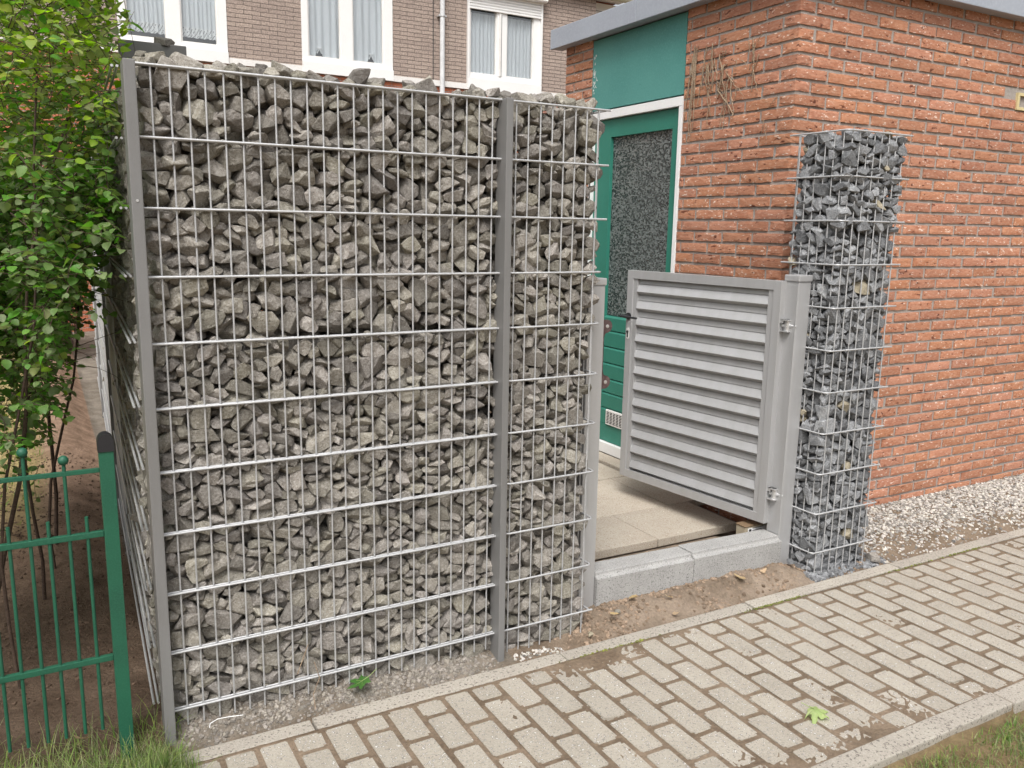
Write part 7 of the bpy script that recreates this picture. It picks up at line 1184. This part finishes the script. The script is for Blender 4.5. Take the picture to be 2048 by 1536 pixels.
for wi, (wx0, wx1, panes) in enumerate(WINS):
    zt = 5.5; fy0, fy1 = HY - .012, HY + .07
    q = MB(th.location)
    pb = 4.14 if wi < 2 else 4.17
    q.box((wx0, HY - .05, WZ0 - .03), (wx1, HY + .29, pb - .075)); q.box((wx0, fy0, pb - .0745), (wx1, fy1, pb)); q.box((wx0, fy0, 5.44), (wx1, fy1, zt))
    ed = [wx0] + [v for p in panes for v in p] + [wx1]
    for a, b in zip(ed[::2], ed[1::2]): q.box((a, fy0, pb + .0005), (b, fy1, 5.4395))
    wn = q.build('window', M_WHITE, th)
    for pi, (a, b) in enumerate(panes):
        q = MB(th.location); g = .022
        q.box((a, fy0 + .02, pb), (a + g, fy1 - .01, 5.44)); q.box((b - g, fy0 + .02, pb), (b, fy1 - .01, 5.44)); q.box((a + g, fy0 + .02, pb), (b - g, fy1 - .01, pb + g)); q.box((a + g, fy0 + .02, 5.44 - g), (b - g, fy1 - .01, 5.44))
        q.build('sash', M_WSILL, wn)
        q = MB(th.location); q.box((a + g, HY + .03, pb + g), (b - g, HY + .036, 5.44 - g)); q.build('pane', M_GLASS, wn)
        # curtain
        nx_, nz_ = 60, 46; z0 = pb + (.10 if wi == 0 else .015); z1 = 5.42 if wi < 2 else 5.18
        verts = []; faces = []; mi = []
        per = (.062, .11, .072)[wi]
        def cy(x, z):
            return HY + .075 + .014 * math.sin(x / per * 6.283 + .6 * math.sin(x * 9)) + .01 * math.sin(x / per * 2.7 + z * 3)
        tx = a + (b - a) * ((.36, .0)[0] if pi == 0 else .62); tw = .075
        for j in range(nz_ + 1):
            for i in range(nx_ + 1):
                x = a + (b - a) * i / nx_; t = j / nz_; zb = z0
                if wi == 0: zb = z0 - .012 * abs(math.sin(x / .05 * 1.57))
                z = zb + (z1 - zb) * t ** 1.5
                if wi == 1 and z < z0 + .17:       # gathered and tied back at the foot
                    k_ = smooth(z0 + .17, z0, z); d_ = x - tx
                    x += (.03 if d_ > 0 else -.03) * math.exp(-abs(d_) / .05) * k_ * 1.6
                verts.append((x, cy(x, z), z))
        for j in range(nz_):
            for i in range(nx_):
                n = j * (nx_ + 1) + i; zc = verts[n][2]; xc = a + (b - a) * (i + .5) / nx_
                if wi == 1 and abs(xc - tx) < tw * (1 - (zc - z0) / .14) * .55 and zc < z0 + .13: continue
                if wi == 0 and zc < z0 + .11 and (i * 7 + j * 13) % 5 == 0 and cr.random() < .75: continue
                faces.append((n, n + 1, n + nx_ + 2, n + nx_ + 1)); mi.append(1 if (wi == 0 and zc < z0 + .12) else 0)
        me = D.meshes.new('curtain'); o_ = Vector(th.location); me.from_pydata([tuple(Vector(v) - o_) for v in verts], [], faces)
        me.materials.append(M_CURT); me.materials.append(M_LACE); me.polygons.foreach_set('material_index', mi); me.polygons.foreach_set('use_smooth', [True] * len(faces))
        link('curtain', me, wn)
        if wi == 1:
            q = MB(th.location)
            for s_ in (-1, 1):
                q.tube([(tx, HY + .05, z0 + .135), (tx + s_ * .03, HY + .046, z0 + .155), (tx + s_ * .045, HY + .05, z0 + .13), (tx, HY + .048, z0 + .133)], .008, 6)
                q.tube([(tx, HY + .048, z0 + .133), (tx + s_ * .035, HY + .05, z0 + .06)], .007, 6)
            q.build('bow', M_LACE, wn)
    q = MB(th.location); q.box((wx0 + .01, HY + .9, 3.9), (wx1 - .01, HY + .92, 5.6)); q.box((wx0 + .01, HY + .3, 3.88), (wx1 - .01, HY + .9, 3.9)); q.box((wx0 + .01, HY + .3, 5.6), (wx1 - .01, HY + .9, 5.62))
    q.box((wx0, HY + .301, 3.88), (wx0 + .01, HY + .92, 5.62)); q.box((wx1 - .01, HY + .301, 3.88), (wx1, HY + .92, 5.62)); q.build('interior', M_ROOM, wn)
    if wi == 2:
        q = MB(th.location)
        for i in range(6): q.prism([(HY - .03, 5.215 + .045 * i), (HY - .043, 5.22 + .045 * i), (HY - .043, 5.25 + .045 * i), (HY - .03, 5.258 + .045 * i), (HY - .02, 5.258 + .045 * i), (HY - .02, 5.215 + .045 * i)], 0, wx0 + .03, wx1 - .03)
        q.build('roller_shutter', M_WHITE, wn)
        q = MB(th.location); q.box((wx0, HY - .05, pb - .07), (wx0 + .03, HY - .013, 5.48)); q.box((wx1 - .03, HY - .05, pb - .07), (wx1, HY - .013, 5.48)); q.build('shutter_rail', M_WHITE, wn)
        q = MB(th.location); q.prism([(HY - .001, 5.48), (HY - .13, 5.48), (HY - .15, 5.5), (HY - .15, 5.66), (HY - .001, 5.68)], 0, wx0 - .03, wx1 + .04); q.build('shutter_box', M_WHITE, wn)
        hb((6.955, HY - .03, 4.17), (6.995, HY - .0125, 5.21), 'open_sash', M_WSILL, wn); hb((6.996, HY - .016, 4.17), (7.012, HY - .0125, 5.21), 'sash_gap_shade', M_DARK, wn)  # solid black strip paints the shade in the gap beside the sash
q = MB(th.location); q.tube([(5.85, HY - .075, -.1), (5.85, HY - .075, 5.75)], .042, 12); dp = q.build('downpipe', M_PIPE, th)
q = MB(th.location); q.tube([(5.85, HY - .075, 5.0), (5.85, HY - .075, 5.03)], .052, 12); q.box((5.78, HY - .09, 5.0), (5.92, HY - .0, 5.028)); q.build('pipe_clamp', M_STEEL, dp)
hb((5.708, HY - .004, 3.992), (5.722, HY - .0005, 5.78), 'expansion_joint', M_DARK)
q = MB(th.location); pr = [(10.88 + .075 * math.cos(rad(a)), 5.79 + .085 * math.sin(rad(a))) for a in range(180, 361, 20)] + [(10.965, 5.79), (10.965, 5.81), (10.79, 5.81)]
q.prism(pr, 0, -5, 9.75); q.build('gutter', M_GUTTER, th)
hb((-5, 10.97, 5.782), (9.7, HY + .31, 5.80), 'soffit', M_WSILL)
q = MB(th.location); q.prism([(10.85, 5.815), (15, 8.6), (19.2, 5.815)], 0, -5.2, 9.72); q.build('roof', M_LOWBRICK, th)
for i, (z, m_) in enumerate(((5.60, M_WHITE), (5.455, M_WSILL), (5.31, M_WHITE), (5.165, M_WSILL))): hb((9.0, HY + .25, z), (9.9, HY + .3, z + .135), 'side_board', m_)
hb((9.86, HY + .3, 3.5), (9.9, HY + 6, 5.74), 'side_wall', M_WSILL)

# ------------------------------------------------------------------ green garden fence
gf_ = empty('green_fence', (-.9, -.03, -.05), 'low green metal fence with ball topped bars and a square post, beside the grey wall', 'fence')
q = MB(gf_.location); q.box((-.206, -.05, -.3), (-.166, -.01, .905), bev=.002); po = q.build('post', M_FENCE, gf_)
q = MB(gf_.location)
pr = [(-.208, .898), (-.164, .898), (-.164, .925)] + [(-.186 + .022 * math.cos(rad(a)), .925 + .026 * math.sin(rad(a))) for a in range(15, 180, 15)] + [(-.208, .925)]
q.prism(pr, 1, -.053, -.007); q.build('cap', M_DARK, po)
for z, h_, w in ((.84, .014, .010), (.645, .018, .016), (.245, .018, .016)):
    q = MB(gf_.location); q.box((-2.4, -.03 - w / 2, z - h_ / 2), (-.2065, -.03 + w / 2, z + h_ / 2), bev=.002); q.build('rail', M_FENCE, gf_)
BT = MB().tube([(0, 0, 0), (0, 0, .9)], .0052, 8)
BTm = BT.mesh('ball_bar', M_FENCE); BSm = MB().tube([(0, 0, 0), (0, 0, .69)], .0052, 8).mesh('short_bar', M_FENCE)
bmb = bmesh.new(); bmesh.ops.create_uvsphere(bmb, u_segments=14, v_segments=10, radius=.0145); q = MB(); q.bm(bmb, 0, True); BALL = q.mesh('ball', M_FENCE)
for i in range(20):
    x = -.298 - .1 * i; h_ = .885 + min(.06, .035 * i)
    o_ = link('ball_bar', BTm, gf_, rel(gf_, (x, -.03, .012)), None, (1, 1, (h_ - .02) / .9)); link('ball', BALL, gf_, rel(gf_, (x, -.03, h_ - .005)))
    link('short_bar', BSm, gf_, rel(gf_, (x + .048, -.03, .012)))

# ------------------------------------------------------------------ shrub
sh = empty('leafy_shrub', (-.62, .95, 0), 'tall green round leaved shrub behind the green fence, leaning over the garden wall', 'shrub')
r = random.Random(21)
def leaf_pts(L, w, fold, curl):
    pts = [(0, 0, 0)]
    rows_ = [(.22, .72), (.48, 1.0), (.76, .74)]
    P_ = []
    for t, ww in rows_:
        P_ += [(-w * ww / 2, t * L, fold * w * ww - curl * t * t * L), (0, t * L, -curl * t * t * L), (w * ww / 2, t * L, fold * w * ww - curl * t * t * L)]
    V_ = [(0, 0, 0)] + P_ + [(0, L, -curl * L)]
    F_ = [(0, 2, 1), (0, 3, 2), (1, 2, 5, 4), (2, 3, 6, 5), (4, 5, 8, 7), (5, 6, 9, 8), (7, 8, 10), (8, 9, 10)]
    return [Vector(v) for v in V_], F_
LEAFS = [leaf_pts(1.0, .74 + .04 * k, .08 + .05 * k, .05 + .08 * k) for k in range(4)]
LMESH = []
for V_, F_ in LEAFS:
    me = D.meshes.new('leaf'); me.from_pydata([tuple(v) for v in V_], [], F_); me.materials.append(M_LEAF); me.polygons.foreach_set('use_smooth', [True] * len(F_)); LMESH.append(me)
def xbound(y, z):
    b = lerp([.2, .7, 1.0, 1.3, 1.5, 1.75, 2.1, 2.6], [-.42, -.37, -.31, -.21, -.12, -.05, -.035, .0], z)
    return b + .03 * (y - .8) + .05 * N2(y, z, 4, 3)
leaves = []; br = MB(sh.location)
stems = []
for i in range(8):
    bx_, by_ = r.uniform(-.72, -.36), r.uniform(.35, 1.9)
    tx_, ty_, tz_ = bx_ + r.uniform(-.1, .35), by_ + r.uniform(-.3, .3), r.uniform(1.7, 2.9)
    tx_ = min(tx_, xbound(ty_, tz_) - .02)
    pts = []
    for j in range(9):
        t = j / 8; pts.append(Vector((bx_ + (tx_ - bx_) * t ** 1.4 + .03 * math.sin(t * 9 + i), by_ + (ty_ - by_) * t + .03 * math.cos(t * 7 + i), -.05 + (tz_ + .05) * t)))
    stems.append(pts); br.tube(pts, r.uniform(.006, .011), 6, r2=.003)
def twig(p0, d, L, nl, size, tuber=.0018):
    pts = [p0]; p = p0.copy(); d = d.normalized()
    for i in range(5):
        d = (d + Vector((r.gauss(0, .16), r.gauss(0, .16), r.gauss(-.05, .14)))).normalized(); p = p + d * L / 5; pts.append(p.copy())
    br.tube(pts, tuber, 4, cap=False, r2=.0008)
    for i in range(nl):
        t = (i + .6) / nl * 5; a = min(4, int(t)); q_ = pts[a].lerp(pts[a + 1], t - a)
        side = 1 if i % 2 else -1
        ax = d.cross(Vector((0, 0, 1)));
        if ax.length < .1: ax = Vector((1, 0, 0))
        ax.normalize()
        dirv = (d * .45 + ax * side * .9 + Vector((r.gauss(0, .3), r.gauss(0, .3), r.gauss(-.12, .3)))).normalized()
        up = (Vector((r.gauss(0, .45), r.gauss(-.15, .45), 1))).normalized()
        xa = dirv.cross(up)
        if xa.length < .05: continue
        xa.normalize(); za = xa.cross(dirv).normalized()
        R_ = Matrix((xa, dirv, za)).transposed()
        leaves.append((r.randrange(4), q_, R_, size * r.uniform(.65, 1.25)))
ntw = 0; tries = 0
while ntw < 4400 and tries < 110000:
    tries += 1
    y = r.uniform(.12, 2.2); z = r.uniform(.45, 2.95) if r.random() < .6 else r.uniform(.85, 1.75); xb = xbound(y, z)
    x = xb - .62 * r.random() ** 1.15 - .01
    if x < -.95: continue
    if z < 1.15 and (r.random() < (.2 if x < -.33 else .6) or y < .15): continue
    if z < .75 and r.random() < .45: continue
    dn = N2(x * 1.0, y + z * .6, 3.2, 11)
    if dn < -.2 - .15 * (z > 1.7): continue
    d = Vector((r.gauss(.25, .6), r.gauss(-.35, .6), r.gauss(.25 if z > 1.4 else -.1, .5)))
    p = Vector((x, y, z)) - d.normalized() * .06
    twig(p, d, r.uniform(.11, .22), r.randint(6, 9), .0325); ntw += 1
for (p, d, L, nl) in (((-.10, .28, 2.62), (.10, -.02, -1), .62, 10), ((-.16, .9, 2.7), (.3, 0, -.5), .4, 8)):
    twig(Vector(p), Vector(d), L, nl, .05, .002)
for i in range(26):      # bare twigs reaching over the path
    p = Vector((r.uniform(-.45, -.2), r.uniform(.5, 1.9), r.uniform(.9, 1.75))); d = Vector((r.uniform(.5, 1), r.gauss(0, .5), r.gauss(0.15, .3)))
    twig(p, d, r.uniform(.15, .34), 0 if i % 3 else 2, .035, .0022)
br.build('branches', M_BARK, sh)
YMESH = []
for me in LMESH: m2 = me.copy(); m2.materials.clear(); m2.materials.append(M_TOPLIT); YMESH.append(m2)
def toplit(p): return r.random() < .75 * smooth(1.65, 2.1, p.z + .12 * N2(p.x, p.z, 4, 2)) + .06  # yellow-green share grows towards the crown top: light put into the colour
leaves.sort(key=lambda l: (l[1] - CAMP).length - l[3] * 8)
o_ = Vector(sh.location)
for k, p, R_, s in leaves[:300]: link('leaf', (YMESH if toplit(p) else LMESH)[k], sh, p - o_, tuple(R_.to_quaternion()), s)
vv = []; ff = []
fm = []
for k, p, R_, s in leaves[300:]:
    V_, F_ = LEAFS[k]; n = len(vv); vv += [tuple(R_ @ v * s + p - o_) for v in V_]; ff += [[i + n for i in f] for f in F_]; fm += [1 if toplit(p) else 0] * len(F_)
me = D.meshes.new('foliage'); me.from_pydata(vv, [], ff); me.materials.append(M_LEAF); me.materials.append(M_TOPLIT); me.polygons.foreach_set('material_index', fm); me.polygons.foreach_set('use_smooth', [True] * len(ff)); tag(link('foliage', me, sh), kind='stuff')

# brown thicket at the far end of the garden strip
tk = empty('thicket', (-.9, 8.6, .2), 'dark brown bare stemmed thicket at the far end of the garden earth strip', 'hedge')
q = MB(tk.location); lv = []; lf = []
for i in range(420):
    x, y = r.uniform(-3.2, .0), r.uniform(8.0, 9.3); h_ = r.uniform(.8, 2.1); q.tube([(x, y, .1), (x + r.gauss(0, .12), y + r.gauss(0, .1), .25 + h_ * .5), (x + r.gauss(0, .3), y + r.gauss(0, .2), .3 + h_)], .009, 4, r2=.003)
    for j in range(12):
        V_, F_ = LEAFS[r.randrange(4)]; n = len(lv); R_ = Quaternion((r.gauss(0, 1), r.gauss(0, 1), r.gauss(0, 1), r.gauss(0, 1))).normalized().to_matrix(); c = Vector((x + r.gauss(0, .25), y + r.gauss(0, .2), .3 + h_ * r.uniform(.4, 1.15)))
        lv += [tuple(R_ @ v * .07 + c - Vector(tk.location)) for v in V_]; lf += [[a + n for a in f] for f in F_]
tag(q.build('stems', M_BARK, tk), kind='stuff')
me = D.meshes.new('foliage'); me.from_pydata(lv, [], lf); me.materials.append(M_LEAF); tag(link('foliage', me, tk), kind='stuff')

# ------------------------------------------------------------------ grass
def grass(name, label, n, xr, yr, L, dens, wid=.0028, droop=.9, seed=1):
    r = random.Random(seed); v = []; f = []; c = 0; t_ = 0
    while c < n and t_ < n * 20:
        t_ += 1; x = r.uniform(*xr); y = r.uniform(*yr)
        dd = dens(x, y)
        if r.random() > dd: continue
        z = ground_z(x, y) - .004; l = r.uniform(*L) * (.6 + .4 * dd); a = r.uniform(0, 6.283); lean = r.uniform(.1, droop)
        d = Vector((math.cos(a), math.sin(a), 0)); s = Vector((-d.y, d.x, 0)) * wid * r.uniform(.5, 1.1); n0 = len(v)
        for i in range(4):
            u = i / 3; p = Vector((x, y, z)) + d * l * lean * u ** 1.7 + Vector((0, 0, l * (u - .45 * lean * u * u)))
            w = s * (1 - .85 * u); v += [tuple(p - w), tuple(p + w)]
        for i in range(3): k = n0 + 2 * i; f.append((k, k + 1, k + 3, k + 2))
        c += 1
    me = D.meshes.new(name); me.from_pydata(v, [], f); me.materials.append(M_GRASS)
    tag(link(name, me), label, 'grass', kind='stuff')
def d_left(x, y):
    e = smooth(.02, -.14, x) * smooth(-.46, -.38, y)
    return e * (smooth(.10, -.12, y) * (.55 + .6 * max(0, N2(x, y, 6, 4) + .2)))
grass('long_grass', 'long green and straw grass growing through the foot of the green fence', 5200, (-1.0, .0), (-.46, .12), (.06, .2), d_left, .0022, 1.0, 5)
def d_tuft(x, y): return math.exp(-((x + .10) ** 2 + (y + .17) ** 2) / .004)
grass('grass_tuft', 'yellow green grass tuft at the foot of the grey wall post', 900, (-.25, .04), (-.30, -.04), (.05, .13), d_tuft, .0018, .8, 6)
def d_lawn(x, y): return smooth(-1.165, -1.24, y) * (.35 + .9 * max(0, N2(x, y, 5, 4) + .35))
grass('lawn', 'patchy short lawn along the near edge of the pavement', 21000, (1.2, 3.9), (-1.75, -1.168), (.012, .055), d_lawn, .0022, 1.1, 7)
def d_straw(x, y): return smooth(-.3, -.5, x + .1 * N2(x, y, 3, 2)) * smooth(1.8, 2.6, y)
grass('straw_grass', 'straw coloured mown grass strip beside the earth path behind the shrub', 5000, (-1.6, -.25), (1.8, 8), (.02, .05), d_straw, .004, 1.1, 8)

M_CLODD = mat('dark_clods', (.115, .078, .055), (.085, .058, .042), (.15, .105, .075), s1=40, s2=160, rough=1, islvar=.3, spec=.1)
# ------------------------------------------------------------------ loose stones
def scatter(name, label, cat, n, xr, yr, size, dens, m_, seed, flat=.7, sink=.2, top=None):
    r = random.Random(seed); v = []; f = []; c = 0; t_ = 0
    while c < n and t_ < n * 25:
        t_ += 1; x = r.uniform(*xr); y = r.uniform(*yr)
        if r.random() > dens(x, y): continue
        s = size[0] + (size[1] - size[0]) * r.random() ** 2.2; k = r.randrange(NP); V_, F_ = HULL[k]
        R_ = Quaternion((1, r.gauss(0, .2), r.gauss(0, .2), r.uniform(-3, 3))).normalized().to_matrix(); n0 = len(v)
        z = (ground_z(x, y) if top is None else top(x, y)) + s * (.22 - sink)
        v += [tuple(R_ @ Vector((p.x, p.y, p.z * flat * 1.6)) * s + Vector((x, y, z))) for p in V_]; f += [[i + n0 for i in q_] for q_ in F_]; c += 1
    me = D.meshes.new(name); me.from_pydata(v, [], f); me.materials.append(m_)
    tag(link(name, me), label, cat, kind='stuff')
def d_grav(x, y): return smooth(3.28, 3.5, x) * min(1, .2 + 1.1 * smooth(-.02, .30, y) + .5 * max(0, N2(x, y, 4, 2)) + .45 * smooth(4.2, 5.2, x))
scatter('gravel', 'pale pebble gravel strip between the pavement edge and the red brick wall', 'gravel', 14000, (3.25, 6.3), (-.08, .49), (.008, .021), d_grav, M_GRAVEL, 31, .8)
def d_chip(x, y): return (.25 + .75 * smooth(-.075, -.02, y)) * smooth(-.06, .0, x) * (.5 + .8 * max(0, N2(x, y, 8, 3) + .3)) * smooth(1.18, 1.02, x)
scatter('stone_chips', 'fine grey stone chips along the foot of the long gabion wall', 'stone chips', 2600, (-.06, 1.2), (-.085, .03), (.003, .018), d_chip, M_CHIP, 32, .7)
def d_col(x, y): return smooth(-.085, -.03, y)
scatter('stone_chips', 'dark grey stone chips round the foot of the dark gabion pillar', 'stone chips', 420, (2.88, 3.42), (-.085, .03), (.008, .036), d_col, M_BASALTF, 33, .8)
scatter('pebbles', 'white and cream pebbles at the foot of the narrow basket beside the gateway', 'pebbles', 90, (1.20, 1.42), (-.075, -.03), (.006, .017), lambda x, y: 1, M_GRAVEL, 34, .8)
def d_clod(x, y): return (.12 + 1.2 * max(0, N2(x, y, 7, 6))) * (1 if (x > 1.5) else .8) + (.8 if 1.5 < x < 1.75 else 0) + .5 * smooth(.05, .09, y)
scatter('soil_crumbs', 'crumbs of brown soil in the bare patch before the kerb', 'soil', 1500, (1.42, 3.3), (-.085, .1), (.003, .022), d_clod, M_CLOD, 35, .8)
scatter('garden_soil_crumbs', 'dark soil crumbs on the garden earth behind the green fence', 'soil', 2600, (-.75, .02), (.0, 3.4), (.004, .018), lambda x, y: .3 + .9 * max(0, N2(x, y, 3, 6)), M_CLODD, 36, .8)
def d_fill(x, y): return .2 + max(0, N2(x, y, 6, 1))
scatter('sand_crumbs', 'brown sand crumbs in the gap between kerb and slabs', 'soil', 500, (1.7, 2.66), (.23, .52), (.004, .02), d_fill, M_CLOD, 37, .8)
tag(link('stone', stone_mesh(7, M_BASALT), None, (2.835, .062, -.045), (.2, .1, .8), .05), 'dark grey stone lying before the hinge post on bare soil', 'stone')
tag(link('stone', stone_mesh(11, M_STONE), None, (3.335, -.03, -.075), (.1, .0, 2), .075), 'round pale grey stone at the right foot of the dark pillar', 'stone')
tag(link('stone', stone_mesh(14, M_BEIGE), None, (1.56, -.055, -.082), (.1, .3, 1), .034), 'small beige stone at the pavement edge, by the foot of the narrow basket', 'stone')
tag(link('stone', stone_mesh(2, M_STONE), None, (1.74, .01, -.05), (.1, .3, 2), .03), 'small pale stone in the soil below the left kerb stone', 'stone')

# ------------------------------------------------------------------ fallen leaves and litter
def lobed(lobes, curl, seed, size):
    r = random.Random(seed); out = []
    n = 72
    for i in range(n):
        a = 2 * math.pi * i / n - math.pi / 2
        rad_ = .42
        for la, ll, lw in lobes:
            d = abs((a - la + math.pi) % (2 * math.pi) - math.pi); rad_ = max(rad_, ll * max(0, 1 - (d / lw) ** 1.15) + .12 * math.exp(-((d - lw * .55) / .09) ** 2) * ll)
        if i == 0: rad_ = .03
        out.append((rad_ * math.cos(a), rad_ * math.sin(a)))
    V_ = [Vector((0, 0, 0))]; F_ = []
    for ring in (.5, 1.0):
        for x, y in out:
            rr = ring; V_.append(Vector((x * rr, y * rr, curl * ((x * rr) ** 2 + (y * rr) ** 2) * (.6 + .8 * N2(x, y, 1.7, seed)) + .05 * N2(x * rr, y * rr, 5, seed))))
    for i in range(n):
        j = (i + 1) % n; F_.append((0, 1 + i, 1 + j)); F_.append((1 + i, 1 + n + i, 1 + n + j, 1 + j))
    return [v * size for v in V_], F_
ML = [(math.pi / 2, 1, .62), (math.pi / 2 + 1.0, .92, .6), (math.pi / 2 - 1.0, .92, .6), (math.pi / 2 + 2.0, .66, .55), (math.pi / 2 - 2.0, .66, .55)]
def maple(name, m_, loc, rz, size, curl, label, seed, tilt=(0, 0), stem=1.0):
    e = empty(name, loc, label, 'leaf', None, rz); e.rotation_euler = (tilt[0], tilt[1], rz)
    V_, F_ = lobed(ML, curl, seed, size); me = D.meshes.new('blade'); me.from_pydata([tuple(v) for v in V_], [], F_); me.materials.append(m_); me.polygons.foreach_set('use_smooth', [True] * len(F_)); link('blade', me, e)
    if tilt[0] == 0: e.scale = (1, .72, 1)
    q = MB(); q.tube([(0, 0, .002), (.01 * size, -.5 * size, .03 * size), (.1 * size, -1.1 * size * stem, .12 * size)], .0012, 5)
    for la in (math.pi / 2, math.pi / 2 + 1.05, math.pi / 2 - 1.05): q.tube([(0, 0, .0012), (math.cos(la) * .4 * size, math.sin(la) * .4 * size, .0016 + curl * .16 * size)], .0007, 4, cap=False)
    q.build('stem', M_MAPLEP, e)
maple('maple_leaf', M_MAPLE, (.585, -.035, -.045), rad(100), .062, .15, 'dark green maple leaf lying at the foot of the long gabion wall', 3, (-.25, .1))
maple('maple_leaf', M_MAPLEP, (1.94, -.885, -.075), rad(196), .075, -.75, 'pale green wilted maple leaf lying on the pavement', 4, (.0, 0), .8)
def dry(loc, rz, size, curl, label, seed, tilt):
    V_, F_ = lobed([(math.pi / 2, 1, .9), (math.pi / 2 + 1.5, .6, .6), (math.pi / 2 - 1.5, .55, .6)], curl, seed, size); me = D.meshes.new('dry_leaf'); me.from_pydata([tuple(v) for v in V_], [], F_); me.materials.append(M_DRYLEAF)
    o = link('dry_leaf', me, None, loc, (tilt[0], tilt[1], rz)); tag(o, label, 'leaf', 'dry fallen leaves')
dry((2.47, .02, -.042), .4, .042, .4, 'pale curled dry leaf on the soil below the right kerb stone', 1, (.1, .1))
dry((1.70, -.025, -.035), 2.2, .042, .5, 'yellowish dry leaf on the soil beside the narrow basket foot', 2, (.2, .1))
dry((2.03, .01, -.042), 1.2, .03, .6, 'brown dry leaf on the soil below the kerb joint', 3, (.1, .3))
dry((1.86, .06, -.03), 3.2, .04, .7, 'dark crumpled dry leaf against the left kerb stone', 5, (.3, .2))
dry((2.62, .035, -.045), 5, .03, .5, 'small brown dry leaf on the soil near the hinge post', 6, (.1, .2))
dry((2.0, -.06, -.085), 4.1, .024, .5, 'tiny brown dry leaf at the pavement edge', 8, (.1, .2))
dry((-.44, -.27, .0), 1, .06, .5, 'large grey brown dry leaf in the grass before the green fence', 7, (.3, .3))
dry((-.30, -.07, .02), 2, .035, .5, 'small brown dry leaf in the grass under the green fence', 9, (.3, .5))
r = random.Random(77)
q = MB((.1, -.06, -.05)); q.tube([(.055, -.075, -.048), (.06, -.06, -.043), (.085, -.05, -.040), (.12, -.052, -.041), (.165, -.058, -.044)], .0014, 5); tag(q.build('wire_scrap', M_WHITE, None, (.1, -.06, -.05)), 'bent white wire scrap on the stone chips by the left post', 'wire')
q = MB((.42, -.04, -.05)); q.tube([(.42, -.012, .06), (.435, -.02, .0), (.405, -.045, -.04), (.40, -.085, -.075)], .0016, 5); q.tube([(.40, -.012, .13), (.36, -.014, .03)], .0016, 5); tag(q.build('straw_stalk', M_VINE, None, (.42, -.04, -.05)), 'dry straw stalks leaning on the foot of the long gabion wall', 'straw')
def d_moss(x, y): return max(0, N2(x, 0, 2.2, 4) + .05) * 2 * math.exp(-((y + .1665) / .006) ** 2)
M_MOSS = mat('moss', (.2, .2, .05), (.14, .15, .035), rough=1, islvar=.4, hue=.02)
scatter('moss', 'yellow green moss in the joint beside the inner edging row', 'moss', 700, (1.2, 5.8), (-.185, -.15), (.004, .012), d_moss, M_MOSS, 40, .5, .1, lambda x, y: -.1)
